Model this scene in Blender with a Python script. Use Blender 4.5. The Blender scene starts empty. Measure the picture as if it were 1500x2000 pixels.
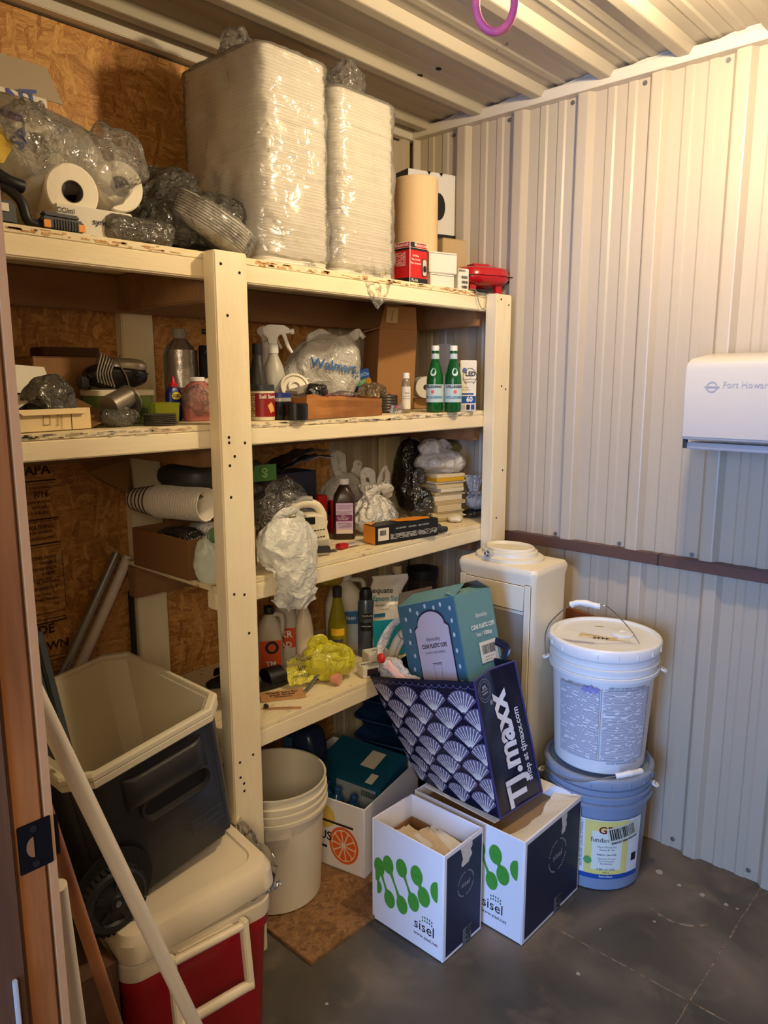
import bpy, bmesh, math, random
from mathutils import Vector as V, Matrix, Euler, noise as N
PI = math.pi
R = random.Random(7)
SC = bpy.context.scene
COL = SC.collection

# ------------------------------------------------------------------ camera
CAM = V((0, 0, 1.48)); F = 1458.0
PITCH = math.radians(10.03); YAW = math.radians(42.6)
FH = V((math.cos(YAW), math.sin(YAW), 0))
CW = FH*math.cos(PITCH) - V((0, 0, math.sin(PITCH)))
CR = V((math.sin(YAW), -math.cos(YAW), 0)); CU = CR.cross(CW)
cd = bpy.data.cameras.new('camera'); co = bpy.data.objects.new('camera', cd); COL.objects.link(co)
cd.sensor_fit = 'HORIZONTAL'; cd.sensor_width = 36; cd.lens = 36*F/1500; cd.clip_start = .02
co.matrix_world = Matrix(((CR.x, CU.x, -CW.x, CAM.x), (CR.y, CU.y, -CW.y, CAM.y), (CR.z, CU.z, -CW.z, CAM.z), (0, 0, 0, 1)))
SC.camera = co

# ------------------------------------------------------------------ world, light, exposure
w = bpy.data.worlds.new('world'); SC.world = w; w.use_nodes = True
w.node_tree.nodes['Background'].inputs[0].default_value = (.55, .62, .80, 1)
w.node_tree.nodes['Background'].inputs[1].default_value = .12
SC.view_settings.view_transform = 'Standard'; SC.view_settings.look = 'None'
SC.view_settings.gamma = 1; SC.view_settings.use_curve_mapping = False
SC.view_settings.exposure = 0.08
def light(name, kind, loc, energy, col, **k):
    l = bpy.data.lights.new(name, kind); l.energy = energy; l.color = col
    for a, b in k.items(): setattr(l, a, b)
    o = bpy.data.objects.new(name, l); COL.objects.link(o); o.location = loc; return o
# the room's own bulb under the ceiling, warm
light('ceiling_bulb_light', 'POINT', (1.56, .62, 2.25), 38, (1, .79, .50), shadow_soft_size=.035)
# daylight through the outer door behind the camera
o = light('daylight', 'AREA', (-2.3, -.15, 1.35), 165, (.22, .45, 1), shape='RECTANGLE', size=.8, size_y=1.8)
o.rotation_euler = (V((2.2, .75, 1.1)) - V((-2.3, -.15, 1.35))).to_track_quat('-Z', 'Y').to_euler()
# added warm fill outside the doorway, lifts the shadowed left side and lower shelves
o = light('warm_fill_light', 'AREA', (-1.0, -.75, 1.95), 32, (1, .80, .56), shape='RECTANGLE', size=.9, size_y=.9)
o.rotation_euler = (V((1.0, 1.4, .7)) - V((-1.0, -.75, 1.95))).to_track_quat('-Z', 'Y').to_euler()

# ------------------------------------------------------------------ surveying: a sight line from the camera cut by a real plane
def ray(u, v): return CR*((u-750)/F) - CU*((v-1000)/F) + CW
def on(u, v, x=None, y=None, z=None):
    d = ray(u, v)
    t = (x-CAM.x)/d.x if x is not None else (y-CAM.y)/d.y if y is not None else (z-CAM.z)/d.z
    return CAM + d*t
def HH(B, v):
    u = 750 + F*((B-CAM).dot(CR))/((B-CAM).dot(CW)); d = ray(u, v)
    return (CAM + d*((B-CAM).dot(FH)/d.dot(FH))).z
def dep(B): return (B-CAM).dot(CW)
def place(u0, u1, vb, vt, z, k=.5):          # front base at row vb on a surface at z -> centre, width, height
    B = on((u0+u1)/2, vb, z=z); wd = (u1-u0)*dep(B)/F; d = V((B.x, B.y, 0)).normalized()
    return B + d*(wd*k), wd, HH(B, vt)-z
def placey(u0, u1, vt, z, y):                # the same for a thing whose foot is hidden, standing at depth y
    B = on((u0+u1)/2, (vt+760)/2, y=y); B.z = z
    return B, (u1-u0)*dep(B)/F, HH(B, vt)-z
def face_cam(p): return math.atan2(p.y, p.x)-PI/2     # rotation about z that turns a thing's -Y side to the doorway

# ------------------------------------------------------------------ materials
def lin(c): return tuple(((x/255/12.92) if x/255 <= .04045 else ((x/255+.055)/1.055)**2.4) for x in c)
MC = {}
def mat(name, col, rough=.5, metal=0, spec=.5, trans=0, ior=1.45, bump=0, bscale=40, col2=None, cscale=6, cfac=(.4, .6), emit=None, stretch=None, sss=0, coat=0):
    if name in MC: return MC[name]
    m = bpy.data.materials.new(name); MC[name] = m; m.use_nodes = True
    nt = m.node_tree; b = nt.nodes['Principled BSDF']
    b.inputs['Base Color'].default_value = (*lin(col), 1); b.inputs['Roughness'].default_value = rough
    b.inputs['Metallic'].default_value = metal; b.inputs['Specular IOR Level'].default_value = spec
    b.inputs['Transmission Weight'].default_value = trans; b.inputs['IOR'].default_value = ior
    if coat: b.inputs['Coat Weight'].default_value = coat; b.inputs['Coat Roughness'].default_value = .12
    tc = nt.nodes.new('ShaderNodeTexCoord'); mp = nt.nodes.new('ShaderNodeMapping'); nt.links.new(tc.outputs['Object'], mp.inputs[0])
    if stretch: mp.inputs['Scale'].default_value = stretch
    if col2:
        n = nt.nodes.new('ShaderNodeTexNoise'); n.inputs['Scale'].default_value = cscale; n.inputs['Detail'].default_value = 6
        nt.links.new(mp.outputs[0], n.inputs['Vector'])
        r = nt.nodes.new('ShaderNodeValToRGB'); r.color_ramp.elements[0].position = cfac[0]; r.color_ramp.elements[1].position = cfac[1]
        r.color_ramp.elements[0].color = (*lin(col), 1); r.color_ramp.elements[1].color = (*lin(col2), 1)
        nt.links.new(n.outputs['Fac'], r.inputs[0]); nt.links.new(r.outputs[0], b.inputs['Base Color'])
    if bump:
        n = nt.nodes.new('ShaderNodeTexNoise'); n.inputs['Scale'].default_value = bscale; n.inputs['Detail'].default_value = 5
        nt.links.new(mp.outputs[0], n.inputs['Vector'])
        bp = nt.nodes.new('ShaderNodeBump'); bp.inputs['Strength'].default_value = bump; bp.inputs['Distance'].default_value = .004
        nt.links.new(n.outputs['Fac'], bp.inputs['Height']); nt.links.new(bp.outputs[0], b.inputs['Normal'])
    return m
def film(name, tint=(255, 255, 255), haze=.12, gloss=.10, rough=.12, bump=.5, bscale=25, milky=(235, 232, 225), crease=.30):   # thin clear plastic
    if name in MC: return MC[name]
    m = bpy.data.materials.new(name); MC[name] = m; m.use_nodes = True; nt = m.node_tree; nt.nodes.clear()
    L = nt.links.new; nn = nt.nodes.new
    out = nn('ShaderNodeOutputMaterial'); tr = nn('ShaderNodeBsdfTransparent'); tr.inputs[0].default_value = (*lin(tint), 1)
    gl = nn('ShaderNodeBsdfGlossy'); gl.inputs['Roughness'].default_value = rough
    di = nn('ShaderNodeBsdfDiffuse'); di.inputs[0].default_value = (*lin(milky), 1)
    tl = nn('ShaderNodeBsdfTranslucent'); tl.inputs[0].default_value = (*lin(milky), 1)
    n = nn('ShaderNodeTexNoise'); n.inputs['Scale'].default_value = bscale; n.inputs['Detail'].default_value = 3; n.inputs['Distortion'].default_value = 1.2
    tc = nn('ShaderNodeTexCoord'); L(tc.outputs['Object'], n.inputs['Vector'])
    bp = nn('ShaderNodeBump'); bp.inputs['Strength'].default_value = bump; bp.inputs['Distance'].default_value = .012; nz = nn('ShaderNodeMixRGB'); nz.inputs[0].default_value = .06; L(tc.outputs['Object'], nz.inputs[1]); L(n.outputs['Color'], nz.inputs[2])
    vo = nn('ShaderNodeTexVoronoi'); vo.feature = 'DISTANCE_TO_EDGE'; vo.inputs['Scale'].default_value = bscale*.9; L(nz.outputs[0], vo.inputs['Vector'])
    mr = nn('ShaderNodeMapRange'); mr.inputs['From Max'].default_value = .16; mr.inputs['To Min'].default_value = crease; mr.inputs['To Max'].default_value = 0; L(vo.outputs['Distance'], mr.inputs['Value'])
    hs = nn('ShaderNodeMath'); hs.operation = 'ADD'; L(n.outputs['Fac'], hs.inputs[0]); L(mr.outputs[0], hs.inputs[1]); L(hs.outputs[0], bp.inputs['Height'])
    for x in (gl, di): L(bp.outputs[0], x.inputs['Normal'])
    fr = nn('ShaderNodeFresnel'); fr.inputs[0].default_value = 1.35; L(bp.outputs[0], fr.inputs['Normal'])
    ad = nn('ShaderNodeMath'); ad.operation = 'ADD'; ad.use_clamp = True; L(fr.outputs[0], ad.inputs[0]); ad.inputs[1].default_value = gloss
    m0 = nn('ShaderNodeMixShader'); m0.inputs[0].default_value = .25; L(di.outputs[0], m0.inputs[1]); L(tl.outputs[0], m0.inputs[2])
    m1 = nn('ShaderNodeMixShader'); m1.inputs[0].default_value = haze; L(tr.outputs[0], m1.inputs[1]); L(m0.outputs[0], m1.inputs[2])
    m2 = nn('ShaderNodeMixShader'); L(ad.outputs[0], m2.inputs[0]); L(m1.outputs[0], m2.inputs[1]); L(gl.outputs[0], m2.inputs[2])
    L(m2.outputs[0], out.inputs[0]); return m
def sheet(name, col, thin=.3, rough=.3, gloss=.08, bump=.5, bscale=30):     # milky carrier-bag plastic: light passes a little
    return film(name, tint=col, haze=1-thin, gloss=gloss, rough=rough, bump=bump, bscale=bscale, milky=col)
def osb(name, a, b, c, rough=.6, scale=1):
    m = bpy.data.materials.new(name); MC[name] = m; m.use_nodes = True; nt = m.node_tree; bs = nt.nodes['Principled BSDF']
    L = nt.links.new; nn = nt.nodes.new; tc = nn('ShaderNodeTexCoord')
    def lay(rot, st, seed, sc):
        mp = nn('ShaderNodeMapping'); mp.inputs['Rotation'].default_value = rot; mp.inputs['Scale'].default_value = st; mp.inputs['Location'].default_value = (seed, seed*.7, seed*.3)
        n0 = nn('ShaderNodeTexNoise'); n0.inputs['Scale'].default_value = 5; n0.inputs['Detail'].default_value = 2; L(tc.outputs['Object'], n0.inputs['Vector'])
        ad = nn('ShaderNodeMixRGB'); ad.inputs[0].default_value = .10; L(tc.outputs['Object'], ad.inputs[1]); L(n0.outputs['Color'], ad.inputs[2]); L(ad.outputs[0], mp.inputs[0])
        n = nn('ShaderNodeTexVoronoi'); n.inputs['Scale'].default_value = sc*scale; n.inputs['Randomness'].default_value = 1
        L(mp.outputs[0], n.inputs['Vector'])
        g = nn('ShaderNodeTexNoise'); g.inputs['Scale'].default_value = sc*scale*5; g.inputs['Detail'].default_value = 3; L(mp.outputs[0], g.inputs['Vector'])
        s = nn('ShaderNodeSeparateColor'); L(n.outputs['Color'], s.inputs[0])
        mx = nn('ShaderNodeMath'); mx.operation = 'MULTIPLY_ADD'; L(g.outputs['Fac'], mx.inputs[0]); mx.inputs[1].default_value = .75; 
        sb = nn('ShaderNodeMath'); sb.operation = 'MULTIPLY'; L(s.outputs[0], sb.inputs[0]); sb.inputs[1].default_value = .34; L(sb.outputs[0], mx.inputs[2])
        return mx, s
    A, sa = lay((0, .55, .2), (1, 1, 5), 1, 17); B, sb_ = lay((0, -.85, .1), (1, 1, 5), 4, 15); C_, sc_ = lay((0, .1, 0), (4.5, 4.5, 1), 9, 14)
    m1 = nn('ShaderNodeMix'); L(sa.outputs[1], m1.inputs[0]); L(A.outputs[0], m1.inputs[2]); L(B.outputs[0], m1.inputs[3])
    gt = nn('ShaderNodeMath'); gt.operation = 'GREATER_THAN'; gt.inputs[1].default_value = .62; L(sc_.outputs[1], gt.inputs[0])
    m2 = nn('ShaderNodeMix'); L(gt.outputs[0], m2.inputs[0]); L(m1.outputs[0], m2.inputs[2]); L(C_.outputs[0], m2.inputs[3])
    r = nn('ShaderNodeValToRGB'); e = r.color_ramp.elements; e[0].position = .24; e[1].position = .78; e[0].color = (*lin(a), 1); e[1].color = (*lin(c), 1)
    q = e.new(.48); q.color = (*lin(b), 1); L(m2.outputs[0], r.inputs[0]); L(r.outputs[0], bs.inputs['Base Color']); bs.inputs['Roughness'].default_value = rough
    bp = nn('ShaderNodeBump'); bp.inputs['Strength'].default_value = .45; bp.inputs['Distance'].default_value = .003; L(m2.outputs[0], bp.inputs['Height']); L(bp.outputs[0], bs.inputs['Normal'])
    return m
def print_lines(name, bg, ink, pitch, axis=2, dens=.42, along=90):      # rows of fine print
    if name in MC: return MC[name]
    m = bpy.data.materials.new(name); MC[name] = m; m.use_nodes = True; nt = m.node_tree; bs = nt.nodes['Principled BSDF']; L = nt.links.new; nn = nt.nodes.new
    tc = nn('ShaderNodeTexCoord'); sp = nn('ShaderNodeSeparateXYZ'); L(tc.outputs['Object'], sp.inputs[0])
    a = nn('ShaderNodeMath'); a.operation = 'MULTIPLY'; L(sp.outputs[axis], a.inputs[0]); a.inputs[1].default_value = 1/pitch
    f = nn('ShaderNodeMath'); f.operation = 'FRACT'; L(a.outputs[0], f.inputs[0]); g = nn('ShaderNodeMath'); g.operation = 'LESS_THAN'; L(f.outputs[0], g.inputs[0]); g.inputs[1].default_value = .5
    fl = nn('ShaderNodeMath'); fl.operation = 'FLOOR'; L(a.outputs[0], fl.inputs[0])
    cb = nn('ShaderNodeCombineXYZ'); L(sp.outputs[0], cb.inputs[0]); L(sp.outputs[1], cb.inputs[1]); k = nn('ShaderNodeMath'); k.operation = 'MULTIPLY'; L(fl.outputs[0], k.inputs[0]); k.inputs[1].default_value = .37; L(k.outputs[0], cb.inputs[2])
    n = nn('ShaderNodeTexNoise'); n.inputs['Scale'].default_value = along; n.inputs['Detail'].default_value = 2; L(cb.outputs[0], n.inputs['Vector'])
    h = nn('ShaderNodeMath'); h.operation = 'GREATER_THAN'; L(n.outputs['Fac'], h.inputs[0]); h.inputs[1].default_value = dens
    p = nn('ShaderNodeMath'); p.operation = 'MULTIPLY'; L(g.outputs[0], p.inputs[0]); L(h.outputs[0], p.inputs[1])
    mx = nn('ShaderNodeMixRGB'); L(p.outputs[0], mx.inputs[0]); mx.inputs[1].default_value = (*lin(bg), 1); mx.inputs[2].default_value = (*lin(ink), 1)
    L(mx.outputs[0], bs.inputs['Base Color']); bs.inputs['Roughness'].default_value = .4; return m

# ------------------------------------------------------------------ scene graph
def tag(o, label=None, cat=None, group=None, kind=None):
    for k, v in (('label', label), ('category', cat), ('group', group), ('kind', kind)):
        if v: o[k] = v
    return o
def T(name, label, cat, loc=(0, 0, 0), rz=0, group=None, rot=None):
    o = bpy.data.objects.new(name, None); COL.objects.link(o); o.location = loc
    o.rotation_euler = rot if rot is not None else (0, 0, rz); o.empty_display_size = .05
    return tag(o, label, cat, group)
def mw(o):
    return Matrix.LocRotScale(o.location, o.rotation_euler, o.scale)
def dup(root, loc, rz=None, label=None, scale=None):
    r = root.copy(); COL.objects.link(r); r.location = loc
    if rz is not None: r.rotation_euler = (root.rotation_euler[0], root.rotation_euler[1], rz)
    if label: r['label'] = label
    if scale: r.scale = scale
    for ch in list(root.children):
        c = ch.copy(); COL.objects.link(c); c.parent = r
        for g in ch.children:
            d = g.copy(); COL.objects.link(d); d.parent = c
    return r

class MB:
    def __init__(s): s.v = []; s.f = []
    def add(s, vs, fs, M=None):
        k = len(s.v)
        s.v += [(M @ V(p)) if M else V(p) for p in vs]; s.f += [tuple(i+k for i in f) for f in fs]; return s
    def box(s, c, d, M=None):
        x, y, z = c; a, b, e = d[0]/2, d[1]/2, d[2]/2
        return s.add([(x-a, y-b, z-e), (x+a, y-b, z-e), (x+a, y+b, z-e), (x-a, y+b, z-e), (x-a, y-b, z+e), (x+a, y-b, z+e), (x+a, y+b, z+e), (x-a, y+b, z+e)],
              [(0, 3, 2, 1), (4, 5, 6, 7), (0, 1, 5, 4), (1, 2, 6, 5), (2, 3, 7, 6), (3, 0, 4, 7)], M)
    def hexa(s, p):      # 8 points: bottom 4 ccw, top 4 ccw
        return s.add(p, [(0, 3, 2, 1), (4, 5, 6, 7), (0, 1, 5, 4), (1, 2, 6, 5), (2, 3, 7, 6), (3, 0, 4, 7)])
    def grid(s, fn, nu, nv, cu=False):
        vs = [fn(i/(nu if not cu else nu), j/nv) for j in range(nv+1) for i in range(nu if cu else nu+1)]; W_ = nu if cu else nu+1
        fs = [(j*W_+i, j*W_+(i+1) % W_, (j+1)*W_+(i+1) % W_, (j+1)*W_+i) for j in range(nv) for i in range(nu)]
        return s.add(vs, fs)
    def loops(s, L, cap0=True, cap1=True):
        n = len(L[0]); k = len(s.v)
        for l in L: s.v += [V(p) for p in l]
        for j in range(len(L)-1):
            for i in range(n): s.f.append((k+j*n+i, k+j*n+(i+1) % n, k+(j+1)*n+(i+1) % n, k+(j+1)*n+i))
        if cap0: s.f.append(tuple(k+i for i in reversed(range(n))))
        if cap1: s.f.append(tuple(k+(len(L)-1)*n+i for i in range(n)))
        return s
    def lathe(s, prof, n=32, c=(0, 0, 0), sy=1):
        return s.loops([[(c[0]+r*math.cos(2*PI*i/n), c[1]+sy*r*math.sin(2*PI*i/n), c[2]+z) for i in range(n)] for r, z in prof], prof[0][0] > 1e-5, prof[-1][0] > 1e-5)
    def tube(s, pts, r, n=10, caps=True, flat=1):
        pts = [V(p) for p in pts]; L = []; up = None
        for i, p in enumerate(pts):
            t = (pts[min(i+1, len(pts)-1)]-pts[max(i-1, 0)]).normalized()
            if up is None: up = V((0, 0, 1)) if abs(t.z) < .9 else V((1, 0, 0))
            a = (up - t*up.dot(t)).normalized(); b = t.cross(a); up = a
            rr = r[i] if isinstance(r, (list, tuple)) else r
            L.append([p + a*rr*math.cos(2*PI*k/n)*flat + b*rr*math.sin(2*PI*k/n) for k in range(n)])
        return s.loops(L, caps, caps)
    def prism(s, poly, z0, z1, M=None):
        n = len(poly); return s.add([(x, y, z0) for x, y in poly]+[(x, y, z1) for x, y in poly],
              [tuple(reversed(range(n))), tuple(range(n, 2*n))]+[(i, (i+1) % n, n+(i+1) % n, n+i) for i in range(n)], M)
    def build(s, name, m, parent=None, world=False, bevel=0, seg=2, smooth=None, ang=40, weld=False, jig=0, loc=None, solid=0):
        me = bpy.data.meshes.new(name); vs = s.v
        if world and parent is not None:
            I = mw(parent).inverted(); vs = [I @ p for p in vs]
        if loc is not None: vs = [p-V(loc) for p in vs]
        me.from_pydata([tuple(p) for p in vs], [], s.f); me.update()
        b = bmesh.new(); b.from_mesh(me)
        if weld: bmesh.ops.remove_doubles(b, verts=b.verts, dist=1e-4)
        bmesh.ops.recalc_face_normals(b, faces=b.faces)
        if bevel:
            es = [e for e in b.edges if len(e.link_faces) == 2 and e.calc_face_angle(0) > .6]
            bmesh.ops.bevel(b, geom=es, offset=bevel, segments=seg, affect='EDGES', clamp_overlap=True)
        if solid:
            bmesh.ops.solidify(b, geom=list(b.faces), thickness=solid)
        if jig:
            for q in b.verts: q.co += N.noise_vector(q.co*30)*jig
        b.to_mesh(me); b.free()
        if smooth or (smooth is None and bevel):
            for p in me.polygons: p.use_smooth = True
            if ang: me.set_sharp_from_angle(angle=math.radians(ang))
        o = bpy.data.objects.new(name, me); COL.objects.link(o)
        if m: me.materials.append(m)
        if parent is not None: o.parent = parent
        elif loc is not None: o.location = loc
        return o
def RXYZ(a, b, c, loc=(0, 0, 0)): return Matrix.Translation(loc) @ Euler((a, b, c)).to_matrix().to_4x4()
def rrect(w_, d_, r, n=5, z=0, dx=0, dy=0):
    r = min(r, w_/2-1e-4, d_/2-1e-4); o = []
    for k, (cx, cy) in enumerate(((1, 1), (-1, 1), (-1, -1), (1, -1))):
        for i in range(n+1):
            a = PI/2*(k+i/n); o.append((dx+cx*(w_/2-r)+r*math.cos(a), dy+cy*(d_/2-r)+r*math.sin(a), z))
    return o
def rloft(s, prof, n=5, c0=True, c1=True): return s.loops([rrect(p[0], p[1], p[2], n, p[3], *(p[4:] or ())) for p in prof], c0, c1)

# ------------------------------------------------------------------ print: letters and flat decals mapped on a surface
TXT = {}
def txt_mesh(st, bold=0):
    if (st, bold) in TXT: return TXT[(st, bold)]
    c = bpy.data.curves.new('t', 'FONT'); c.body = st; c.size = 1; c.align_x = 'CENTER'; c.align_y = 'CENTER'; c.resolution_u = 2; c.offset = bold; c.fill_mode = 'FRONT' if hasattr(c, 'fill_mode') else c.fill_mode
    c.dimensions = '2D'
    o = bpy.data.objects.new('t', c); COL.objects.link(o); dg = bpy.context.evaluated_depsgraph_get()
    me = bpy.data.meshes.new_from_object(o.evaluated_get(dg))
    r = ([tuple(x.co) for x in me.vertices], [tuple(p.vertices) for p in me.polygons])
    bpy.data.objects.remove(o); bpy.data.curves.remove(c); bpy.data.meshes.remove(me); TXT[(st, bold)] = r; return r
def pmap(o, xd, yd, off=.0007):
    o, xd, yd = V(o), V(xd).normalized(), V(yd).normalized(); n = xd.cross(yd)
    return lambda x, y, k=1: o + xd*x + yd*y + n*off*k
def cmap(c, r, a0, off=.0007, taper=0):       # on an upright cylinder; a0 = direction of x=0
    c = V(c); return lambda x, y, k=1: c + V(((r+taper*y+off*k)*math.cos(a0+x/r), (r+taper*y+off*k)*math.sin(a0+x/r), y))
def qmap(p00, p10, p11, p01, off=.0007):      # unit square on a quad
    p00, p10, p11, p01 = map(V, (p00, p10, p11, p01)); n = (p10-p00).cross(p01-p00).normalized()
    return lambda x, y, k=1: p00*(1-x)*(1-y)+p10*x*(1-y)+p11*x*y+p01*(1-x)*y + n*off*k
def text(st, m, parent, fn, x=0, y=0, size=.02, sx=1, rot=0, bold=0, name='lettering', world=False, layer=2):
    vs, fs = txt_mesh(st, bold); c, s_ = math.cos(rot), math.sin(rot); mb = MB()
    mb.v = [V(fn(x+size*(sx*p[0]*c-p[1]*s_), y+size*(sx*p[0]*s_+p[1]*c), layer)) for p in vs]; mb.f = fs
    return mb.build(name, m, parent, world=world)
def patch(m, parent, fn, x0, y0, x1, y1, nx=1, ny=1, name='label', world=False, layer=1, mb=None):
    mb_ = mb or MB(); mb_.grid(lambda a, b: fn(x0+(x1-x0)*a, y0+(y1-y0)*b, layer), nx, ny)
    return mb_ if mb else mb_.build(name, m, parent, world=world)
def poly(fn, pts, mb, layer=1): return mb.add([fn(x, y, layer) for x, y in pts], [tuple(range(len(pts)))])
from mathutils.bvhtree import BVHTree
def proj(o, off=.0008, d=(0, 1, 0)):      # print laid on an uneven surface: drops each point onto it along d
    t = BVHTree.FromPolygons([v.co.copy() for v in o.data.vertices], [tuple(p.vertices) for p in o.data.polygons]); d = V(d)
    def fn(x, y, k=1):
        h = t.ray_cast(V((x, 0, y))-d*2, d)
        if h[0] is None: h = t.find_nearest(V((x, -.05, y)))
        return h[0]-d*off*k
    return fn
def barcode(parent, fn, x, y, w_, h_, world=False, m=None, n=22, seed=1, layer=2):
    rr = random.Random(seed); mb = MB(); a = x-w_/2
    while a < x+w_/2-w_/n:
        d = w_/n*rr.choice((.35, .6, 1)); mb.grid(lambda i, j: fn(a+d*i, y-h_/2+h_*j, layer), 1, 1); a += d+w_/n*rr.choice((.4, .7))
    return mb.build('barcode', m or BLK, parent, world=world)

# ------------------------------------------------------------------ common materials
METAL = mat('white_steel', (182, 168, 146), .38, spec=.5, bump=.05, bscale=14)
CEILM = mat('ceiling_steel', (172, 162, 142), .40, bump=.06, bscale=10)
TRIMM = mat('trim_steel', (206, 196, 178), .4)
PAINT = mat('cream_painted_wood', (240, 226, 192), .6, bump=.55, bscale=55, col2=(232, 214, 176), cscale=9, stretch=(1, 1, .25))
PAINTX = mat('cream_painted_rail', (240, 226, 192), .6, bump=.3, bscale=55, col2=(232, 214, 176), cscale=9, stretch=(.2, 1, 1))
DECK = mat('painted_board_edge', (232, 216, 178), .7, bump=.7, bscale=90, col2=(168, 130, 88), cscale=60, cfac=(.60, .70), stretch=(.35, 1, 1))
PINE = mat('stained_pine', (142, 88, 46), .5, bump=.2, bscale=30, col2=(104, 60, 28), cscale=9, cfac=(.35, .7), stretch=(3, 3, .25), coat=.2)
RAWP = mat('raw_pine', (86, 56, 34), .6, bump=.2, bscale=30, col2=(62, 38, 22), cscale=10, cfac=(.35, .7), stretch=(3, 3, .2))
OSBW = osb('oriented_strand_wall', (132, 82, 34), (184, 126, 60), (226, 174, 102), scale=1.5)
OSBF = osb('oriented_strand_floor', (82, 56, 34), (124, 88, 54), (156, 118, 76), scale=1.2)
BLK = mat('black', (22, 22, 24), .45); INK = mat('ink', (30, 28, 30), .5); DKG = mat('dark_grey_plastic', (48, 50, 54), .45, bump=.1, bscale=90)
WHT = mat('white_plastic', (232, 230, 224), .35); PAPER = mat('white_paper', (222, 215, 200), .7, bump=.1, bscale=60)
CARD = mat('brown_cardboard', (150, 108, 66), .75, bump=.15, bscale=60, col2=(138, 98, 58), cscale=10)
CARDW = mat('white_cardboard', (226, 224, 226), .65, bump=.12, bscale=50)
CREAM = mat('cream_plastic', (222, 212, 186), .38, bump=.05, bscale=60)
STEEL = mat('steel', (190, 188, 182), .28, metal=1); ZINC = mat('zinc_screw', (150, 146, 138), .4, metal=.9)
RED = mat('red', (190, 26, 30), .4); BLUE = mat('blue', (30, 74, 150), .4); GREEN = mat('logo_green', (72, 150, 52), .55)
NAVYC = mat('navy_print', (34, 38, 62), .55); HOLE = mat('hole_dark', (12, 10, 8), .9); GREYL = mat('light_grey', (170, 170, 172), .5)
CLEAR = film('clear_film', haze=.14, gloss=.03, rough=.10, bump=.9, bscale=26)
CLEARD = film('smoky_film', tint=(176, 172, 164), haze=.30, gloss=.06, bump=.9, bscale=26, milky=(150, 146, 136))
CLEARH = film('clear_plastic', haze=.06, gloss=.06, rough=.05, bump=.1)
BAGW = sheet('white_bag', (244, 240, 232), .08, rough=.35, gloss=.05, bump=.6); BAGY = sheet('yellow_bag', (246, 238, 62), .14, rough=.25, gloss=.07)
BAGG = sheet('greyish_bag', (226, 222, 212), .16, rough=.3); BAGK = sheet('black_bag', (22, 21, 22), .02, rough=.22, gloss=.10)
BAGM = sheet('mint_bag', (244, 244, 234), .08, rough=.35, gloss=.05)

def struct(o, name=None): o['kind'] = 'structure'; return o
# ------------------------------------------------------------------ setting
XW, YB, ZC = 2.215, 1.90, 2.372
def floor_mat():
    m = bpy.data.materials.new('stained_concrete'); m.use_nodes = True; nt = m.node_tree; bs = nt.nodes['Principled BSDF']; L = nt.links.new; nn = nt.nodes.new
    tc = nn('ShaderNodeTexCoord')
    def noise(sc, d=8, dis=0):
        n = nn('ShaderNodeTexNoise'); n.inputs['Scale'].default_value = sc; n.inputs['Detail'].default_value = d; n.inputs['Distortion'].default_value = dis; L(tc.outputs['Object'], n.inputs['Vector']); return n
    a = noise(3.0, 10, .5); r = nn('ShaderNodeValToRGB'); e = r.color_ramp.elements; e[0].position = .32; e[1].position = .7
    e[0].color = (*lin((58, 56, 52)), 1); e[1].color = (*lin((118, 106, 92)), 1); q = e.new(.5); q.color = (*lin((84, 77, 68)), 1)
    L(a.outputs['Fac'], r.inputs[0])
    b = noise(7, 8, .6); r2 = nn('ShaderNodeValToRGB'); r2.color_ramp.elements[0].position = .56; r2.color_ramp.elements[1].position = .8
    r2.color_ramp.elements[1].color = (.5, .5, .5, 1); L(b.outputs['Fac'], r2.inputs[0])
    mx = nn('ShaderNodeMixRGB'); L(r2.outputs[0], mx.inputs[0]); L(r.outputs[0], mx.inputs[1]); mx.inputs[2].default_value = (*lin((142, 124, 106)), 1)
    L(mx.outputs[0], bs.inputs['Base Color']); 
    g = noise(3, 6); mr = nn('ShaderNodeMapRange'); mr.inputs['To Min'].default_value = .38; mr.inputs['To Max'].default_value = .62; L(g.outputs['Fac'], mr.inputs['Value']); L(mr.outputs[0], bs.inputs['Roughness'])
    bp = nn('ShaderNodeBump'); bp.inputs['Strength'].default_value = .15; bp.inputs['Distance'].default_value = .003; L(b.outputs['Fac'], bp.inputs['Height']); L(bp.outputs[0], bs.inputs['Normal'])
    return m
fo = struct(MB().box((.0, .2, -.03), (6.2, 5.2, .06)).build('floor', floor_mat()))
SCAR = mat('pale_scar', (148, 130, 112), .7, col2=(104, 90, 78), cscale=50, cfac=(.4, .55))
def smear(pts, wd):
    mb = MB(); P = [V((a, b, .0006)) for a, b in pts]; L_, R_ = [], []
    for i, p in enumerate(P):
        t = (P[min(i+1, len(P)-1)]-P[max(i-1, 0)]).normalized(); n = V((-t.y, t.x, 0)); k = wd*(.6+.7*R.random())
        L_.append(p+n*k); R_.append(p-n*k)
    k = len(L_); mb.add(L_+R_, [(i, i+1, k+i+1, k+i) for i in range(k-1)])
    return mb
def seg(a, b, n=26): return [(a[0]+(b[0]-a[0])*i/n, a[1]+(b[1]-a[1])*i/n+.0014*R.uniform(-1, 1)) for i in range(n+1)]
for nm, m_ in (('crack_line', smear(seg((1.655, 1.0), (1.658, .1)), .0022)), ('crack_line', smear(seg((1.55, .519), (2.21, .521)), .002))): m_.build(nm, SCAR, fo)
cc = on(1330, 1760, z=0); smear([(cc.x+.10*math.cos(a), cc.y+.10*math.sin(a)) for a in [2.6+i*.12 for i in range(15)]], .0035).build('scuff_arc', SCAR, fo)
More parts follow.
